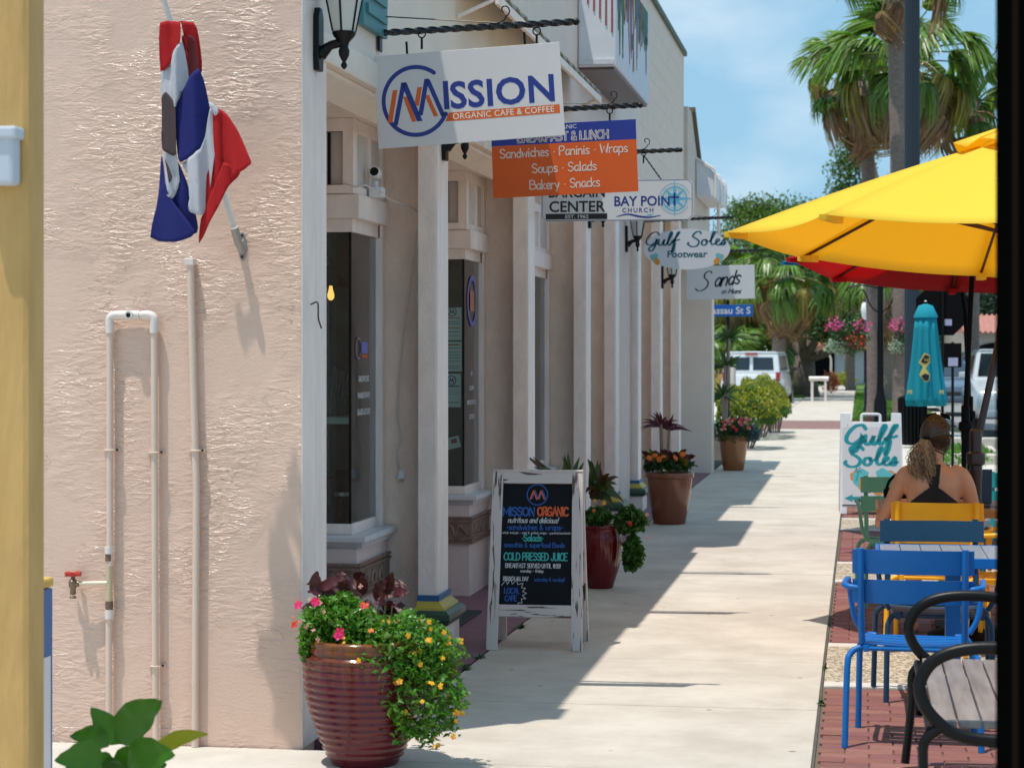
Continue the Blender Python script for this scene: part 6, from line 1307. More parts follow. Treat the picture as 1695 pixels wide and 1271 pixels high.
def head_pts():
    vs = []; nn, mm = 24, 16
    for i in range(mm + 1):
        ph = math.pi * i / mm
        for k in range(nn):
            t_ = 2 * math.pi * k / nn; x = math.sin(ph) * math.cos(t_) * .073; y = math.sin(ph) * math.sin(t_) * .094; z = math.cos(ph) * .112
            if z < 0: x *= 1 - .32 * (-z / .112) ** 1.3; y = y * (1 - .18 * (-z / .112)) + .012 * (-z / .112)
            vs.append((x, y, z))
    return vs, [(i * nn + k, i * nn + (k + 1) % nn, (i + 1) * nn + (k + 1) % nn, (i + 1) * nn + k) for i in range(mm) for k in range(nn)]
hv, hf = head_pts(); RH = Matrix.Rotation(R(-14), 3, 'Z') @ Matrix.Rotation(R(-10), 3, 'X')
mb.add([tuple(HC + RH @ Vector(p_)) for p_ in hv], hf)
def hp(x, y, z): return tuple(HC + RH @ Vector((x, y, z)))
mb.tube([hp(0, .085, .012), hp(0, .105, -.022), hp(0, .098, -.032)], [.008, .013, .009], 8)           # nose
mb.tube([hp(-.02, .088, -.058), hp(0, .094, -.060), hp(.02, .088, -.058)], [.004, .009, .004], 8)     # lips
for sg in (-1, 1): mb.tube([hp(sg * .072, -.002, -.03), hp(sg * .080, -.006, -.005), hp(sg * .074, -.004, .018)], [.007, .012, .008], 8)
def limb(pts, rs, k=4, n_=14):
    P_ = cm(pts, k); m_ = len(P_) - 1; rr = []
    for i in range(len(P_)): u = i / m_ * (len(rs) - 1); j = min(int(u), len(rs) - 2); rr.append(rs[j] + (rs[j + 1] - rs[j]) * (u - j))
    mb.tube(P_, rr, n_)
limb([(-.10, .03, .985), (-.155, .03, .962), (-.190, .035, .90), (-.245, .06, .78), (-.300, .10, .675)], [.038, .047, .047, .040, .035])
limb([(-.300, .10, .672), (-.27, .22, .72), (-.19, .36, .765), (-.15, .42, .775)], [.037, .040, .030, .022])
limb([(.10, .03, .985), (.155, .03, .960), (.190, .04, .89), (.222, .07, .77), (.250, .12, .650)], [.038, .047, .047, .040, .035])
limb([(.250, .12, .648), (.25, .24, .71), (.20, .37, .765), (.17, .43, .775)], [.037, .040, .030, .022])
for sg in (-1, 1):
    limb([(sg * .085, .0, .50), (sg * .10, .20, .51), (sg * .11, .46, .50)], [.088, .078, .056]); limb([(sg * .11, .46, .50), (sg * .115, .46, .34), (sg * .12, .42, .08)], [.056, .052, .034])
    limb([(sg * .12, .40, .05), (sg * .125, .48, .04), (sg * .13, .60, .025)], [.038, .036, .022])
    w0 = Vector((sg * (.15 if sg < 0 else .17), .42, .775)); mb.tube([w0, w0 + Vector((-sg * .02, .045, .002)), w0 + Vector((-sg * .035, .085, -.003))], [.022, .031, .030], 12, flat=.5)
    for f_ in range(4):
        b0 = w0 + Vector((-sg * (.058 - f_ * .017), .082 + (f_ in (1, 2)) * .008, -.002)); Lf = (.050, .060, .064, .055)[f_]
        mb.tube([b0, b0 + Vector((-sg * .005, Lf * .6, .004)), b0 + Vector((-sg * .010, Lf, -.012))], [.0085, .0078, .0062], 8)
    b0 = w0 + Vector((-sg * .03, .03, 0)); mb.tube([b0, b0 + Vector((-sg * .035, .03, .0)), b0 + Vector((-sg * .048, .058, -.006))], [.012, .010, .007], 8)
body = mb.build('body', M_skin, wo, smooth='all'); rm = body.modifiers.new('skin', 'REMESH'); rm.mode = 'VOXEL'; rm.voxel_size = .0065; rm.use_smooth_shade = True; sm = body.modifiers.new('soften', 'SMOOTH'); sm.iterations = 8; sm.factor = .6
# black racerback top, shorts
def shell(name, z0, z1, grow, keep, m, nz_=150, n=260):
    mb = MB(); vs, fs, n_, q = torso(mb, z0, z1, grow, nz_, n); out_ = []
    for f in fs:
        c = sum((Vector(vs[i]) for i in f), Vector()) / 4
        if keep(c): out_.append(f)
    mb.add(vs, out_); o = mb.build(name, m, wo, smooth='all')
    bm = bmesh.new(); bm.from_mesh(o.data); bmesh.ops.delete(bm, geom=[v for v in bm.verts if not v.link_faces], context='VERTS'); bm.to_mesh(o.data); bm.free()
    o.modifiers.new('thickness', 'SOLIDIFY').thickness = .003; return o
def racer(c):
    z = c.z; x = abs(c.x - .004)
    if z < .765: return True
    if c.y < .035: hw = .155 * (1 - (z - .765) / .125) ** .85 + .024 if z < .89 else .024 + (z - .89) * .10
    else: hw = .12 - (z - .765) * .35
    if c.y >= .035 and z > .90: return abs(x - .065) < .022
    return x < hw
shell('racerback_top', .52, 1.022, .0065, racer, mat('black_knit', (.008, .006, .007), .8)); shell('shorts', .43, .56, .010, lambda c: True, mat('dark_shorts', (.02, .02, .03), .8), 20, 60)
mb = MB(); 
for sg in (-1, 1): mb.tube(cm([(sg * .085, .0, .50), (sg * .10, .15, .51), (sg * .105, .30, .508)], 3), [.098, .094, .091, .088, .086, .083, .081], 20)
mb.build('shorts_leg', MATS['dark_shorts'], wo, smooth='all')
# hair: cap of combed strands drawn to a tie, curly tail
M_hair = mat('dark_blonde_hair', (.045, .026, .017), .38, island=.35); M_hair2 = mat('light_blonde_hair', (.34, .22, .13), .35, island=.75)  # ponytail strands are a paler blonde than the combed cap
mb = MB(); hv2 = []
for p_ in hv:
    q_ = Vector(p_); k = 1.08 if q_.z > -.03 else 1.04
    hv2.append(tuple(HC + RH @ Vector((q_.x * 1.13, q_.y * 1.06 - .006, q_.z * 1.10))))
nn = 24; keepf = [f for f in hf if all((RH.inverted() @ (Vector(hv2[i]) - HC)).y < .03 + max(0, (RH.inverted() @ (Vector(hv2[i]) - HC)).z) * .5 and (RH.inverted() @ (Vector(hv2[i]) - HC)).z > -.085 for i in f)]
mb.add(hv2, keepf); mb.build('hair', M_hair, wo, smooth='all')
rnd = random.Random(77); tie = Vector((-.030, -.098, -.022)); mb = MB()
for i in range(210):
    ph = rnd.uniform(.0, 2.05); t_ = rnd.uniform(-.45, math.pi + .45) ; 
    st = Vector((math.sin(ph) * math.cos(t_) * .084, abs(math.sin(ph)) * math.sin(t_) * .09 if True else 0, math.cos(ph) * .124))
    if st.y > .055: st.y = .055
    pts = []
    for j in range(9):
        u = j / 8; p_ = st.lerp(tie, u); e = Vector((p_.x / .085, p_.y / .104, p_.z / .127)); r_ = e.length
        if r_ > 1e-4: target = 1.0 + .02 * math.sin(i + j); p_ = p_ * ((target / r_) * (1 - u ** 5) + u ** 5)
        pts.append(HC + RH @ p_)
    mb.tube(pts, [.0034] * 8 + [.0015], 4, cap=False)
mb.build('hair_strands', M_hair, wo)['kind'] = 'stuff'
mb = MB(); T0 = HC + RH @ tie
for i in range(230):
    a_ = rnd.uniform(0, 6.28); rr = rnd.random() ** .5; L_ = rnd.uniform(.15, .30); ph = rnd.uniform(0, 6.28); fr_ = rnd.uniform(45, 75); am = rnd.uniform(.004, .012); pts = []
    for j in range(16):
        u = j / 15; sp_ = .012 + .082 * math.sin(min(1, u * 1.5) * math.pi * .5) * (1 - .45 * max(0, u - .6) / .4)
        p_ = T0 + Vector((-.038 * math.sin(u * 2.4) + .045 * u * u + math.cos(a_) * rr * sp_, -.028 * math.sin(min(1, u * 3) * math.pi / 2) + math.sin(a_) * rr * sp_ * .55 + .018 * u, -L_ * u))
        p_ += Vector((am * math.sin(u * L_ * fr_ * 3 + ph), am * math.cos(u * L_ * fr_ * 3 + ph), 0)); pts.append(p_)
    mb.tube(pts, [.0017] * 15 + [.0008], 4, cap=False)
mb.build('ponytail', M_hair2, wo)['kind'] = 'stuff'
mb = MB(); mb.lathe([(.014, -.008), (.020, -.004), (.020, .004), (.014, .008)], tuple(T0), 14); mb.build('hair_tie', M_blackm, wo)
mb = MB(); mb.tube(cm([hp(.088, .0, -.01), hp(.092, .02, .045), hp(.085, .045, .085), hp(.075, .055, .105)], 4), .0025, 6); mb.tube(cm([hp(-.088, .0, .0), hp(-.092, .02, .045), hp(-.085, .045, .085), hp(-.075, .055, .105)], 4), .0025, 6)
sg_ = mb.build('sunglasses_arm', M_blackm, wo, smooth=True)
for sg in (-1, 1): mb = MB(); mb.add([hp(sg * .008, .06, .122), hp(sg * .07, .055, .110), hp(sg * .066, .035, .137), hp(sg * .012, .038, .148)], [(0, 1, 2, 3)]); o = mb.build('sunglasses_lens', M_cglass, wo); o.modifiers.new('thickness', 'SOLIDIFY').thickness = .003

# ------------------------------------------------------------------ far street furniture
def lamp_post(label, px, d, ztop, wpx, basket=True):
    a = atD(px, d); p = thing('lamp_post', label, 'lamp post', (a[0], a[1], 0)); r_ = wpx * d / 3500 / 2
    mb = MB(); mb.lathe([(r_ * 2.6, 0), (r_ * 2.6, .12), (r_ * 2.0, .2), (r_ * 1.9, .7), (r_ * 1.3, .85), (r_ * 1.1, .95), (r_, 1.1), (r_ * .85, ztop)], n=20, rib=.03, ribn=10); mb.build('shaft', M_black, p, smooth=True); return p
l1 = lamp_post('slim black lamp post carrying hanging flower baskets on both sides', 1457, 42, 3.25, 11)
for sg in (-1, 1):
    mb = MB(); mb.tube(cm([(0, 0, 2.95), (sg * .35, 0, 3.02), (sg * .62, 0, 2.97), (sg * .66, 0, 2.90)], 5), .02, 6); mb.build('arm', M_black, l1)
    mb = MB(); mb.tube(cm([(0, 0, 2.45), (sg * .18, 0, 2.60), (sg * .34, 0, 2.93), (sg * .5, 0, 2.8)], 5), .015, 6); mb.build('scroll', M_black, l1)
    mb = MB(); mb.tube([(sg * .6 + k, 0, 2.9) for k in (0, .001)] + [(sg * .6, 0, 2.3)], .008, 5); mb.build('hanger', M_black, l1)
    h_ = thing('hanging_basket', ('left' if sg < 0 else 'right') + ' hanging basket of pink, red and white flowers on the slim lamp post', 'hanging basket', (l1.location.x + sg * .62, l1.location.y, 1.9), 0, 'hanging flower baskets')
    c = (h_.location.x, h_.location.y, 2.0)
    scatter_foliage(h_, 'foliage', M_lfd, lambda r_: ell(c, (.42, .4, .36), r_, .35), 1600, .075, rnd)['kind'] = 'stuff'
    scatter_foliage(h_, 'silver_foliage', leafmat('silver_leaf', (.34, .42, .34), .3, .6, .2), lambda r_: ell((c[0] - .22, c[1] - .1, c[2] - .20), (.27, .25, .16), r_, .4), 500, .07, rnd)['kind'] = 'stuff'
    for (nm, m_, dx, dz, k_) in (('pink_blossom', leafmat('magenta_petal', (.75, .08, .38), .2, .5, .3), -.26, .22, 70), ('pink_blossom', leafmat('magenta_petal', (.75, .08, .38), .2, .5, .3), .26, .20, 60), ('red_blossom', M_redf, .12, -.08, 110)):
        scatter_foliage(h_, nm, m_, lambda r_: ell((c[0] + dx, c[1] - .2, c[2] + dz), (.24, .2, .17), r_, .2), k_, .06, rnd, asp=.8)['kind'] = 'stuff'
    mb = MB(h_.location); mb.lathe([(.08, -.25), (.22, -.12), (.28, .05)], c, 16); mb.build('basket', mat('coir', (.12, .07, .04), .9), h_)
l2 = lamp_post('far lamp post with a white acorn globe left of the flower baskets', 1437, 58, 2.2, 7)
mb = MB(); zg = zD(530, 58); mb.lathe([(.10, 0), (.17, .10), (.20, .30), (.17, .45), (.12, .50)], (0, 0, zg), 18); mb.build('globe', mat('white_globe', (.75, .78, .80), .3), l2, smooth=True)
mb = MB(); mb.lathe([(.13, .50), (.15, .53), (.09, .60), (.02, .70)], (0, 0, zg), 18); mb.build('globe_cap', M_black, l2)
mb = MB(); mb.lathe([(.05, -.25), (.09, -.10), (.11, 0)], (0, 0, zg), 14); mb.build('globe_cup', M_black, l2)
# big fluted mast and slatted bin at its foot
a = atD(1510, 40); mst = thing('street_mast', 'thick black fluted street mast rising out of the picture beside the palm trunk', 'mast', (a[0], a[1], 0)); 
mb = MB(); mb.lathe([(.20, 0), (.20, .15), (.14, .3), (.135, 9)], n=48, rib=.05, ribn=16); mb.build('shaft', mat('blue_black_metal', (.012, .018, .026), .4), mst, smooth=True)
a = atD(1510, 37.5); bn2 = thing('litter_bin', 'black slatted litter bin in front of the thick street mast', 'litter bin', (a[0], a[1], 0))
for k in range(22): t_ = 2 * math.pi * k / 22; MB().tube([(.22 * math.cos(t_), .22 * math.sin(t_), .05), (.24 * math.cos(t_), .24 * math.sin(t_), .85)], .018, 5).build('slat', M_black, bn2)
mb = MB(); mb.lathe([(.17, .04), (.19, .8), (.25, .84), (.25, .88), (.12, .93), (.11, .88)], n=24); mb.build('liner', M_blackm, bn2)
# street name sign
a = atD(1205, 33.5); ss = thing('street_sign', 'blue street name sign reading Nassau St S on a slim black pole', 'street sign', (a[0], a[1], 0))
mb = MB(); mb.tube([(0, 0, 0), (0, 0, zD(497, 33.5))], .028, 10); mb.build('pole', M_black, ss)
MB().box((-.40, -.045, zD(524, 33.5)), (.395, -.030, zD(504.5, 33.5))).build('blade', mat('street_sign_blue', (.005, .10, .42), .4), ss, bev=.004)
text('Nassau St S', .155, M_cw, ss, -.005, zD(519.5, 33.5), y=-.047, bold=.003)
# stop sign seen from behind, small plaque
a = atD(1560, 30); st_ = thing('road_sign', 'black painted back of an octagonal road sign behind the turquoise umbrella', 'road sign', (a[0], a[1], 0)); zc_ = zD(512, 30)
mb = MB(); mb.prism([(0.40 * math.cos(R(22.5 + 45 * k)), zc_ + 0.40 * math.sin(R(22.5 + 45 * k))) for k in range(8)], lambda u, v, d: (u, d, v), 0, .01); mb.build('plate', M_blackm, st_)
mb = MB(); mb.tube([(0, -.02, 0), (0, -.02, zc_ + .38)], .022, 8); mb.build('post', M_black, st_); MB().box((.03, -.006, zc_ - .23), (.13, -.001, zc_ - .14)).build('sticker', mat('lilac_sticker', (.40, .40, .60), .5), st_)
a = atD(1577, 29); s6 = thing('road_sign', 'small dark sign back with a pale sticker right of the turquoise umbrella', 'road sign', (a[0], a[1], 0))
MB().box((-.12, 0, zD(608, 29)), (.12, .01, zD(568, 29))).build('plate', M_blackm, s6, bev=.01); mb = MB(); mb.tube([(0, .02, 0), (0, .02, zD(566, 29))], .02, 8); mb.build('post', M_black, s6); MB().box((-.06, -.006, zD(606, 29)), (.07, -.001, zD(592, 29))).build('sticker', MATS['lilac_sticker'], s6)

# ------------------------------------------------------------------ vehicles
M_tyre = mat('tyre', (.015, .015, .015), .85); M_rim = mat('alloy', (.45, .45, .47), .3, .8); M_hl = mat('headlight', (.75, .78, .80), .08, .2, coat=1); M_tl = mat('tail_light', (.35, .01, .01), .2, coat=1); M_trimb = mat('black_trim', (.02, .02, .022), .5)
def carpaint(n_, c): return mat(n_, c, .28, .15, coat=.8)
def car(name, label, cat, x, y, rz, pnt, Lc=4.6, W=1.82, Hc=1.48, kind='sedan', group='parked cars along the road', z=0):
    c = thing(name, label, cat, (x, y, z), rz, group)
    if kind == 'van': prof = [(-2.55, .55, 1.0, .99), (-2.5, .38, 1.95, .97), (1.0, .38, 2.0, .97), (1.35, .38, 1.5, .97), (2.3, .38, 1.1, .93), (2.5, .45, .9, .88)]
    # stations along the length: (y, z_bottom, z_belt, half width)
    L2 = Lc / 2; hood = Hc * .60; belt = Hc * .64
    if kind == 'suv': hood, belt = Hc * .60, Hc * .63
    st = [(-L2, .42, belt * .86, .80), (-L2 + .12, .28, belt * .98, .94), (-L2 * .6, .24, belt, 1.0), (0, .24, belt, 1.0), (L2 * .42, .24, belt, 1.0), (L2 * .55, .24, hood, .99), (L2 - .35, .27, hood * .90, .95), (L2 - .08, .30, hood * .80, .88), (L2, .38, hood * .62, .78)]
    if kind in ('van',): st = [(-L2, .45, 1.05, .97), (-L2 + .05, .35, 1.15, .99), (-L2 * .5, .32, 1.15, 1), (0, .32, 1.15, 1.0), (L2 * .4, .32, 1.12, 1.0), (L2 * .62, .32, 1.05, .98), (L2 - .2, .35, .95, .93), (L2, .4, .75, .85)]
    mb = MB(); vs = []
    for (yy, zb, zt_, k) in st:
        h = W / 2 * k; vs += [(-h * .92, yy, zb), (-h, yy, zb + .12), (-h * 1.0, yy, (zb + zt_) / 2 + .05), (-h * .955, yy, zt_ - .02), (-h * .90, yy, zt_ + .01), (h * .90, yy, zt_ + .01), (h * .955, yy, zt_ - .02), (h * 1.0, yy, (zb + zt_) / 2 + .05), (h, yy, zb + .12), (h * .92, yy, zb)]
    m_ = len(st); mb.add(vs, [(i * 10 + k, i * 10 + (k + 1) % 10, (i + 1) * 10 + (k + 1) % 10, (i + 1) * 10 + k) for i in range(m_ - 1) for k in range(10)] + [tuple(range(10)), tuple((m_ - 1) * 10 + k for k in range(10))])
    b = mb.build('body', pnt, c, smooth=True, bev=.02)
    if kind == 'van': g_ = [(-L2 + .02, 1.13, .95), (-L2 + .12, Hc, .86), (L2 * .28, Hc + .01, .86), (L2 * .62, 1.05, .92)]
    elif kind == 'suv': g_ = [(-L2 + .1, belt, .90), (-L2 + .35, Hc, .76), (L2 * .1, Hc, .78), (L2 * .50, belt - .02, .90)]
    else: g_ = [(-L2 * .80, belt, .88), (-L2 * .42, Hc, .70), (L2 * .05, Hc, .72), (L2 * .50, belt - .03, .88)]
    mb = MB(); vs = []; h = W / 2
    zb_ = (1.12 if kind == 'van' else belt - .02)
    yb_, yf_ = g_[0][0], g_[3][0]; y1, y2 = g_[1][0], g_[2][0]; zt_ = g_[1][1]; wt = h * g_[1][2]; wb = h * .93
    vs = [(-wb, yb_, zb_), (wb, yb_, zb_), (wb, yf_, zb_), (-wb, yf_, zb_), (-wt, y1, zt_ - .04), (wt, y1, zt_ - .04), (wt, y2, zt_ - .04), (-wt, y2, zt_ - .04)]
    mb.add(vs, [(0, 3, 2, 1), (4, 5, 6, 7), (0, 1, 5, 4), (1, 2, 6, 5), (2, 3, 7, 6), (3, 0, 4, 7)]); mb.build('cabin', pnt, c, bev=.05)
    MB().prism([(-wt * 1.0, 0), (wt * 1.0, 0), (wt * .9, .05), (0, .065), (-wt * .9, .05)], lambda u, v, d: (u, d, zt_ - .045 + v), y1 - .02, y2 + .02).build('roof', pnt, c, bev=.02)
    V = [Vector(p_) for p_ in vs]
    def glass(ia, ib, ic, id_, u0, u1, v0, v1, nm='window'):
        A_, B_, C_, D_ = V[ia], V[ib], V[ic], V[id_]
        def pt(u, v): return A_.lerp(B_, u).lerp(D_.lerp(C_, u), v)
        nrm = (B_ - A_).cross(D_ - A_).normalized(); ctr = sum(V, Vector()) / 8
        if nrm.dot(A_ - ctr) < 0: nrm = -nrm
        q_ = [pt(u0, v0), pt(u1, v0), pt(u1, v1), pt(u0, v1)]; mb = MB(); mb.add([p_ + nrm * .012 for p_ in q_] + [p_ + nrm * .002 for p_ in q_], [(0, 1, 2, 3), (4, 7, 6, 5), (0, 4, 5, 1), (1, 5, 6, 2), (2, 6, 7, 3), (3, 7, 4, 0)]); mb.build(nm, M_cglass, c, bev=.006)
    if kind == 'van': glass(0, 1, 5, 4, .10, .47, .18, .80, 'rear_window'); glass(0, 1, 5, 4, .53, .90, .18, .80, 'rear_window')
    else: glass(0, 1, 5, 4, .08, .92, .15, .88, 'rear_window')
    glass(3, 2, 6, 7, .06, .94, .12, .92, 'windscreen')
    for (ia, ib, ic, id_) in ((0, 3, 7, 4), (1, 2, 6, 5)):
        for (u0, u1) in ((.10, .46), (.50, .82)): glass(ia, ib, ic, id_, u0, u1, .18, .85)
    for sx in (-1, 1):
        for yy in (-L2 * .62, L2 * .64):
            w_ = MB(); w_.tube([(sx * (h - .22), yy, .32), (sx * (h - .01), yy, .32)], .325, 24); wh = w_.build('wheel', M_tyre, c, bev=.02); r2 = MB(); r2.tube([(sx * (h - .02), yy, .32), (sx * (h + .005), yy, .32)], .2, 20); r2.build('rim', M_rim, wh)
            a2_ = MB(); a2_.tube([(sx * (h - .30), yy, .34), (sx * (h * 1.003), yy, .34)], .37, 24); a2_.build('wheel_arch', M_trimb, c)
        mb = MB(); zf = hood * .62 if kind != 'van' else .75; mb.box((sx * h * .50, L2 - .10, zf), (sx * h * .80, L2 - .015 + .02, zf + .15)); mb.build('headlight', M_hl, c, bev=.03)
        mb = MB(); zr = belt * .66 if kind != 'van' else .88; mb.box((sx * h * .80, -L2 - .012, zr), (sx * h * .945, -L2 + .10, zr + (.16 if kind != 'van' else .30))); mb.build('tail_light', M_tl, c, bev=.01)
        mb = MB(); mb.box((sx * (h + .01), L2 * .36, belt + .02), (sx * (h + .20), L2 * .36 + .10, belt + .16)); mb.build('wing_mirror', pnt if kind != 'van' else M_trimb, c, bev=.03)
    MB().box((-h * .45, L2 - .05, hood * .45), (h * .45, L2 + .012, hood * .66)).build('grille', M_trimb, c, bev=.02)
    MB().box((-h * .82, L2 - .15, .30), (h * .82, L2 + .05, .46)).build('front_bumper', M_trimb if kind == 'truck' else pnt, c, bev=.04); MB().box((-h * .90, -L2 - .07, .38), (h * .90, -L2 + .1, .56)).build('rear_bumper', M_trimb, c, bev=.03)
    MB().box((-.26, -L2 - .085, .62), (.26, -L2 - .010, .76)).build('number_plate', M_white, c)
    return c
a = atD(1250, 69); van = car('parked_van', 'white van seen from behind, parked beyond the clipped bushes', 'van', a[0], a[1] + 2.5, R(-3), carpaint('white_car_paint', (.78, .80, .82)), 5.0, 2.0, 1.84, 'van', None, z=-.12)
MB().box((-.20, -2.50, 1.74), (.20, -2.40, 1.79)).build('high_brake_light', M_tl, van)
def cpx(px, d): return atD(px, d)
a = cpx(1560, 60); car('parked_car', 'grey blue car facing us, partly behind the turquoise umbrella', 'car', a[0] + .1, a[1] + 2, R(180), carpaint('slate_blue_paint_car', (.09, .13, .19)), 4.6, 1.82, 1.5)
a = cpx(1498, 88); car('parked_car', 'red car facing us between the slim lamp post and the palm trunk', 'car', a[0], a[1], R(180), carpaint('red_car_paint', (.32, .01, .02)), 4.5, 1.8, 1.45)
a = cpx(1660, 47); car('parked_suv', 'silver car parked at the right behind the umbrella poles', 'car', a[0] + .15, a[1], R(180), carpaint('silver_car_paint', (.50, .54, .56)), 4.8, 1.9, 1.75, 'suv', 'parked cars along the road')
a = cpx(1610, 78); car('parked_pickup', 'black pickup seen side on in front of the red roofed building', 'pickup truck', a[0] + .8, a[1] + 14, R(96), carpaint('black_car_paint', (.02, .025, .03)), 5.2, 1.95, 1.85, 'suv', None)
a = cpx(1590, 72); car('parked_car', 'dark grey car farther up the road behind the grey blue car', 'car', a[0] + 2.2, a[1] + 7, R(180), carpaint('dark_grey_car_paint', (.06, .065, .075)), 4.5, 1.8, 1.5)

# ------------------------------------------------------------------ far buildings
hb = thing('red_roofed_building', 'low building with a pale red tiled roof and dark arch across the road', 'building', (*atD(1640, 112), 0)); O = hb.location
X0 = atD(1566, 112)[0]; X1_ = X0 + 12; Y0 = 112
MB(O).box((X0 + .3, Y0, -.1), (X1_, Y0 + 12, 2.75)).build('wall', mat('warm_grey_wall', (.50, .43, .38), .8, var=.1), hb)
mb = MB(O); mb.prism([(Y0 - .6, 2.75), (Y0 + 12.6, 2.75), (Y0 + 9, 3.7), (Y0 + 3, 3.7)], lambda u, v, d: (d, u, v), X0 + .8, X1_ + .5); rf = mb.build('roof', mat('pale_red_tiles', (.45, .20, .16), .7, var=.2, vscale=3), hb)
mb = MB(O)
for k in range(44): xk = X0 + .8 + k * .27; mb.tube([(xk, Y0 - .6, 2.77), (xk, Y0 + 3, 3.72)], .07, 5)
mb.build('tile_row', MATS['pale_red_tiles'], rf)['kind'] = 'stuff'
for xk in (1.2, 4.6, 8.0):
    mb = MB(O); pts = [(X0 + xk, 0.0), (X0 + xk + 2.6, 0), (X0 + xk + 2.6, 1.6)] + [(X0 + xk + 1.3 + 1.3 * math.cos(R(a_)), 1.6 + .65 * math.sin(R(a_))) for a_ in range(15, 180, 15)] + [(X0 + xk, 1.6)]
    mb.prism(pts, lambda u, v, d: (u, d, v), Y0 - .04, Y0 - .01); mb.build('arch_opening', M_blackm, hb)
ww = thing('white_house', 'white walled house with a terracotta roof at the end of the sidewalk', 'house', (*atD(1380, 118), 0)); O = ww.location
xa_, xb_ = atD(1352, 118)[0], atD(1430, 118)[0]
MB(O).box((xa_, 118, -.1), (xb_, 124, 1.9)).build('wall', mat('white_house_wall', (.62, .62, .66), .8, var=.08), ww)
MB(O).box((xa_ - 1.0, 117.95, -.1), (xa_ + 1.0, 117.99, 1.7)).build('doorway', M_blackm, ww)
mb = MB(O); mb.prism([(117.5, 1.9), (124.5, 1.9), (121, 3.1)], lambda u, v, d: (d, u, v), xa_ - .3, xb_ + .3); mb.build('roof', mat('terracotta_roof', (.40, .16, .09), .8, var=.2, vscale=4), ww)
mb = MB(O); mb.tube([(atD(1412, 117)[0], 117, 0), (atD(1412, 117)[0], 117, 2)], .04, 6); mb.build('downpipe', M_black, ww)
for px in (1343, ):
    a = atD(px, 86); ar = thing('garden_arch', 'white garden arch beside the far sidewalk', 'arch', (*atD(1361, 92), 0)); 
    mb = MB(); mb.tube([(-.38, 0, 0), (-.38, 0, 1.35)] + [(.38 * -math.cos(R(a_)), 0, 1.35 + .38 * math.sin(R(a_))) for a_ in range(15, 180, 15)] + [(.38, 0, 1.35), (.38, 0, 0)], .05, 8); mb.build('hoop', M_trim, ar)
mbx_ = thing('mailbox', 'white mailbox posts standing by the driveway beyond the van', 'mailbox', (*atD(1345, 73), 0))
MB().box((-.06, -.05, 0), (.03, .05, .8)).build('post', M_trim, mbx_); MB().box((.40, -.05, 0), (.48, .05, .75)).build('post', M_trim, mbx_); mb = MB(); mb.tube([(-.12, 0, .80), (.55, 0, .80)], .08, 12); mb.build('box', M_trim, mbx_)
for (px, d, h0, h1, lab) in ((1206, 45, 0, 583, 'slender white bollard post left of the white van'), (1214, 44, 0, 597, 'cream bollard post just right of the slender white one')):
    q_ = thing('bollard', lab, 'bollard', (*atD(px, d), 0)); mb = MB(); mb.lathe([(.05, 0), (.05, zD(h1, d) - .05), (.045, zD(h1, d) - .01), (.0, zD(h1, d))], n=14); mb.build('post', M_trim if px == 1206 else M_cream, q_, smooth=True)
og = thing('orange_bush', 'orange flowering shrub at the left of the far sidewalk', 'shrub', (*atD(1376, 84), 0)); c = atc(1374, 633, 84)
scatter_foliage(og, 'foliage', leafmat('coral_leaf', (.50, .15, .06), .3, .5, .3), lambda r_: ell(c, (.38, .4, .45), r_, .4, -.9), 900, .12, rnd)['kind'] = 'stuff'
yb2 = thing('yellow_bush', 'yellow flowering shrub near the end of the far sidewalk', 'shrub', (*atD(1399, 100), 0)); c = atc(1396, 628, 100)
scatter_foliage(yb2, 'foliage', M_hy, lambda r_: ell(c, (.6, .5, .35), r_, .4, -.9), 900, .13, rnd)['kind'] = 'stuff'
pg = thing('low_planting', 'low bright green plants between the kerbs at the right', 'plants', (*atD(1598, 31), 0)); c = atc(1592, 760, 30)
scatter_foliage(pg, 'foliage', M_lf, lambda r_: ell(c, (.4, .5, .22), r_, .4, -.9), 900, .06, rnd)['kind'] = 'stuff'

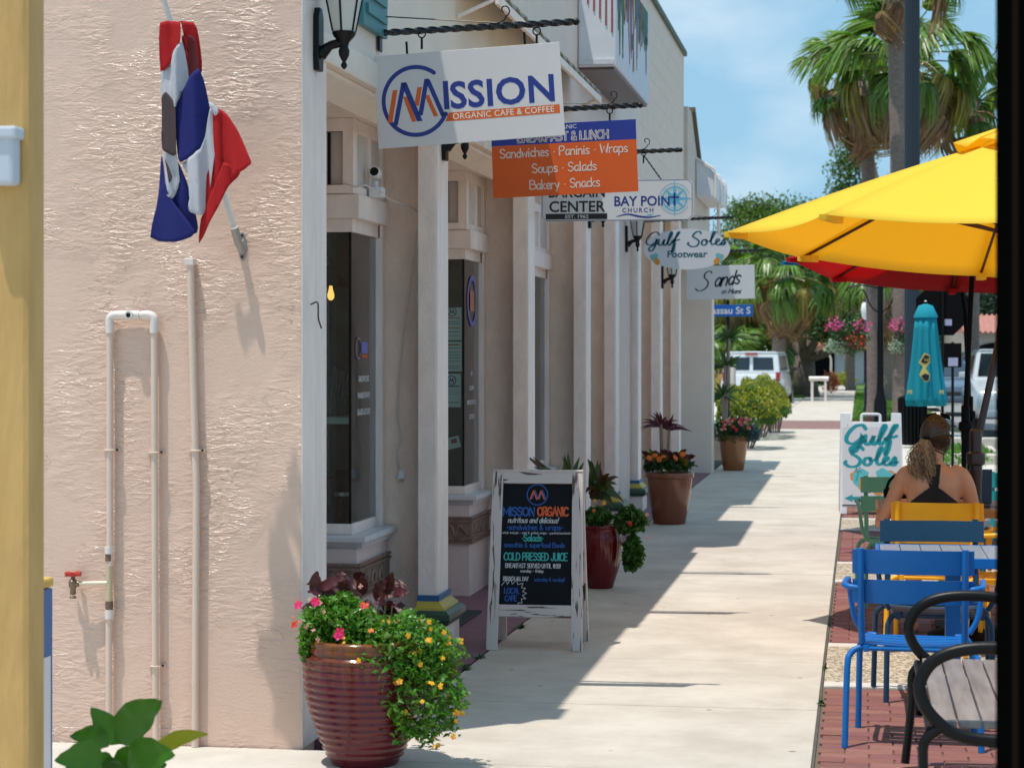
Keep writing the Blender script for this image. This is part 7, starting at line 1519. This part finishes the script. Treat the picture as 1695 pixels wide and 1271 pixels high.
# ------------------------------------------------------------------ trees
M_bark = mat('palm_bark', (.26, .20, .17), .85, col2=(.16, .12, .10), vscale=9, stretch=(1, 1, 2.5), bump=.8, bscale=20)
M_frond = leafmat('palm_leaf', (.12, .20, .035), .45, .35, .35); M_frondy = leafmat('palm_leaf_yellow', (.28, .22, .05), .35, .45, .35); M_fdead = leafmat('palm_leaf_dead', (.26, .16, .09), .4, .8, .25)
def fan_mesh(seed, L_, fr, droop, m, spread=2.5, nseg=26):
    """costapalmate frond: petiole then a fan of folded drooping segments; grows along +x"""
    rnd = random.Random(seed); mb = MB(); P_ = cm([(0, 0, 0), (L_ * .45, 0, L_ * .16), (L_, 0, L_ * .05)], 5)
    mb.tube(P_, [.022 * (1 - .5 * i / len(P_)) for i in range(len(P_))], 5)
    for k in range(nseg):
        if rnd.random() < .10: continue
        t_ = -spread / 2 + spread * k / (nseg - 1); d = Vector((math.cos(t_), math.sin(t_), 0)); ll = fr * (1 - .25 * abs(t_) / (spread / 2)) * rnd.uniform(.85, 1.1); wd = fr * .055; s_ = Vector((-d.y, d.x, 0)); vs = []; n_ = 6
        for i in range(n_ + 1):
            u = i / n_; w_ = wd * (math.sin(min(1, u * 1.6 + .15) * math.pi / 2)) * (1 - max(0, u - .5) * 1.85); w_ = max(w_, .002)
            zz = L_ * .05 - droop * fr * max(0, u - .25) ** 1.7 * (1 + .25 * rnd.random()) + .03 * math.cos(k * math.pi); c_ = P_[-1] * 0 + Vector((L_, 0, 0)) + d * (ll * u * (1 - .35 * droop * u)) + Vector((0, 0, zz))
            vs += [c_ + s_ * w_, c_ + Vector((0, 0, -.4 * w_)), c_ - s_ * w_]
        mb.add(vs, [(i * 3 + j, i * 3 + j + 1, i * 3 + 4 + j, i * 3 + 3 + j) for i in range(n_) for j in range(2)])
    o = mb.build('frond', m); me = o.data; bpy.data.objects.remove(o); return me
FAN = [fan_mesh(i, .95, .85, dr_, M_frond) for i, dr_ in enumerate((.6, .9, 1.2))]; FANY = [fan_mesh(9, .85, .8, 1.3, M_frondy)]; FAND = [fan_mesh(i, .7, .75, 1.6, M_fdead, 2.2, 20) for i in (5, 6)]
def fan_palm(label, base, zt_, r0, r1, crown=True, k=1.0, nf=26, nd=14, seed=0, lean=(0, 0), group='palm trees along the street', name='palm_tree'):
    rnd = random.Random(seed); p = thing(name, label, 'palm tree', (base[0], base[1], 0), 0, group)
    mb = MB(); pts = []; rs = []
    for i in range(40):
        u = i / 39; pts.append((lean[0] * u * u, lean[1] * u, zt_ * u)); rs.append((r0 + (r1 - r0) * u) * (1 + .25 * max(0, .08 - u) / .08) * (1 + .03 * math.sin(i * 2.4)))
    mb.tube(pts, rs, 16); mb.build('trunk', M_bark, p, smooth='all')
    if not crown: return p
    top = Vector(pts[-1])
    for i in range(nf + nd):
        dead = i >= nf; el = (rnd.uniform(-.55, 1.1) if not dead else (rnd.uniform(-1.4, -.7) if i % 3 else rnd.uniform(-.7, -.2))); az = i * 2.399 + rnd.uniform(-.2, .2)
        me = rnd.choice(FAND if dead else (FANY if el < -.05 and rnd.random() < .6 else FAN)); o = bpy.data.objects.new('frond' if not dead else 'dead_frond', me); COL.objects.link(o); o.parent = p
        o.location = top + Vector((.05 * math.cos(az), .05 * math.sin(az), rnd.uniform(-.25, .1) if not dead else rnd.uniform(-.7, -.15))); o.rotation_euler = (rnd.uniform(-.3, .3), -el, az); s_ = k * rnd.uniform(.85, 1.15); o.scale = (s_, s_, s_)
    return p
def PX(px, d): return atD(px, d)
fan_palm('nearest palm with a thick grey trunk beside the black street mast, crown out of view', PX(1492, 42), 9.5, .17, .19, seed=1, lean=(-.12, 0), k=1.0, nf=20, nd=6)
zt1 = zD(105, 48); fan_palm('palm whose full crown of green fans spreads behind the thick trunk', PX(1500, 48), zt1, .15, .15, seed=2, k=1.25, nf=34, nd=20)
zt2 = zD(135, 52); fan_palm('palm with a shaggy brown skirt left of the thick grey trunk', PX(1447, 52), zt2, .17, .17, seed=3, lean=(-.27, 0), k=1.05, nf=28, nd=18)
zt3 = zD(120, 60); fan_palm('slender palm farthest left of the tall palm group', PX(1500, 60), zD(105, 60), .09, .07, seed=4, lean=(-1.85, 0), k=.85, nf=20, nd=12)
fan_palm('palm showing a drooping crown beside the black post at the top right', PX(1612, 50), zD(165, 50), .13, .13, seed=6, k=1.12, nf=28, nd=14)
fan_palm('cabbage palm with a stout trunk standing behind the white van', PX(1287, 76), zD(455, 76), .27, .22, seed=8, k=1.45, nf=30, nd=20, lean=(.3, 0))
fan_palm('second cabbage palm in the greenery behind the street sign', PX(1235, 84), zD(470, 84), .2, .18, seed=9, k=1.4, nf=26, nd=14)
fan_palm('short palm with yellowing fans behind the slim lamp post', PX(1408, 96), zD(470, 96), .2, .2, seed=10, k=1.5, nf=26, nd=26)
fan_palm('palm with brown hanging fans just behind the slim lamp post', PX(1470, 74), zD(480, 74), .16, .16, seed=12, k=1.2, nf=22, nd=16)
for i, (px, d, zz, k_) in enumerate([(1195, 80, 560, 1.2), (1222, 84, 545, 1.4), (1255, 86, 550, 1.3), (1272, 90, 530, 1.4), (1200, 88, 520, 1.6)]):
    fan_palm(['bushy young palm directly below the Nassau street sign', 'bushy young palm right of the street sign pole', 'bushy young palm above the roof of the white van', 'bushy young palm between the van roof and the oak', 'tallest young palm close to the shop wall end'][i], PX(px, d), zD(zz, d) * .55, .1, .1, seed=20 + i, k=k_, nf=26, nd=2, group='young palms behind the street sign')
def tree(name, label, base, h, blobs, m, n, leaf, seed, trunk_r=.25, forks=6, group=None, m2=None):
    rnd = random.Random(seed); t_ = thing(name, label, 'tree', (base[0], base[1], 0), 0, group); O = t_.location
    mb = MB(O); fork = Vector((base[0], base[1], h * .32)); mb.tube([(base[0] + .05, base[1], -.1), (base[0], base[1], h * .16), tuple(fork)], [trunk_r * 1.35, trunk_r * 1.0, trunk_r * .85], 12); mb.build('trunk', MATS['bark'], t_, smooth='all')
    for i, (c, r_) in enumerate(blobs[:10]):
        mb = MB(O); mid = fork.lerp(Vector(c), .5) + Vector((rnd.uniform(-.3, .3), rnd.uniform(-.3, .3), rnd.uniform(-.4, .1))); mb.tube(cm([tuple(fork - Vector((0, 0, .1))), tuple(mid), tuple(c)], 4), [trunk_r * .6 * (1 - .85 * j / 8) for j in range(9)], 7); mb.build('limb', MATS['bark'], t_, smooth='all')
    mb = MB(O); tot = sum(r_[0] * r_[1] * r_[2] for c, r_ in blobs) ** .0
    for (c, r_) in blobs:
        # clumps inside each lobe
        for q in range(int(n / len(blobs) / 14)):
            p_ = Vector(ell(c, r_, rnd, .35)); leaf_cloud(mb, [p_ + Vector((rnd.gauss(0, leaf * 1.6), rnd.gauss(0, leaf * 1.6), rnd.gauss(0, leaf * 1.2))) for _ in range(14)], leaf, rnd, up=.35, asp=.6)
    mb.build('crown', m, t_)['kind'] = 'stuff'; return t_
M_oak = leafmat('oak_leaf', (.045, .095, .02), .5, .5, .3); M_oak2 = leafmat('light_tree_leaf', (.09, .15, .03), .5, .5, .35); M_pine = leafmat('dark_conifer_leaf', (.025, .055, .025), .4, .6, .15)
def blob(px, py, d, rx_, rz_, ry_=None): return (atc(px, py, d), (rx_, ry_ or rx_, rz_))
tree('oak_tree', 'spreading oak with a thick forked trunk at the left of the far sidewalk', PX(1332, 82), 5.0, [blob(1290, 470, 84, 1.4, 1.0), blob(1340, 440, 84, 1.6, 1.1), blob(1385, 480, 82, 1.2, .9), blob(1310, 520, 80, 1.1, .7), blob(1360, 535, 80, 1.2, .65), blob(1250, 500, 86, 1.2, 1.0), blob(1395, 545, 80, .7, .5), blob(1325, 400, 88, 1.5, .9)], M_oak, 15000, .17, 31, .42)
tree('broad_tree', 'large leafy tree crowning above the oval shop sign and the yellow umbrella', PX(1270, 110), 7.5, [blob(1240, 400, 110, 2.0, 1.5), blob(1290, 372, 112, 2.3, 1.4), blob(1345, 368, 114, 2.2, 1.2), blob(1215, 440, 108, 1.8, 1.6), blob(1390, 400, 112, 2.2, 1.6), blob(1310, 430, 110, 2.6, 1.6), blob(1250, 355, 112, 1.3, .7)], M_oak2, 14000, .22, 32, .4)
tree('dark_tree', 'dark green tree behind the street sign and dracaena', PX(1215, 98), 5, [blob(1200, 480, 96, 1.8, 1.6), blob(1230, 520, 94, 1.6, 1.3), blob(1260, 560, 92, 1.5, 1.0), blob(1190, 560, 92, 1.5, 1.3)], M_oak, 8000, .20, 33, .3)
tree('street_tree', 'leafy tree behind the slim lamp post and hanging baskets', PX(1440, 120), 7, [blob(1430, 470, 120, 2.2, 1.8), blob(1470, 430, 122, 2.6, 1.8), blob(1410, 520, 118, 1.8, 1.3), blob(1490, 520, 120, 2.0, 1.5), blob(1520, 460, 124, 2.4, 2.0)], M_oak, 11000, .24, 34, .35)
tree('young_tree', 'small bright green tree filling the gap between the palm trunks', PX(1405, 105), 8, [blob(1405, 300, 105, .9, 1.3), blob(1415, 250, 105, .8, 1.0), blob(1420, 340, 105, 1.5, 1.1), blob(1455, 350, 108, 1.5, .9)], M_oak2, 5000, .20, 35, .2)
tree('pine_tree', 'dark blue green trees above the red roofed building', PX(1640, 150), 8, [blob(1610, 510, 150, 2.6, 1.6), blob(1640, 495, 150, 2.6, 1.8), blob(1670, 505, 150, 3, 2.0), blob(1580, 520, 150, 2.4, 1.3), blob(1550, 530, 150, 2.4, 1.3)], M_pine, 8000, .3, 36, .35)
# far wood closing the street
rnd = random.Random(50); mb = MB()
for i in range(1500):
    px = rnd.uniform(1150, 1760); d = rnd.uniform(165, 200); py = 586 - abs(rnd.gauss(0, 1)) * 22 - rnd.random() * 25 * (1 if px < 1500 else .7); c = atc(px, min(py, 588), d)
    leaf_cloud(mb, [Vector(c) + Vector((rnd.gauss(0, 1.0), rnd.gauss(0, 1.0), rnd.gauss(0, .8))) for _ in range(14)], .62, rnd, up=.3, asp=.7)
tag(mb.build('distant_wood', M_oak), 'dense green trees closing the far end of the street', 'trees', kind='stuff')
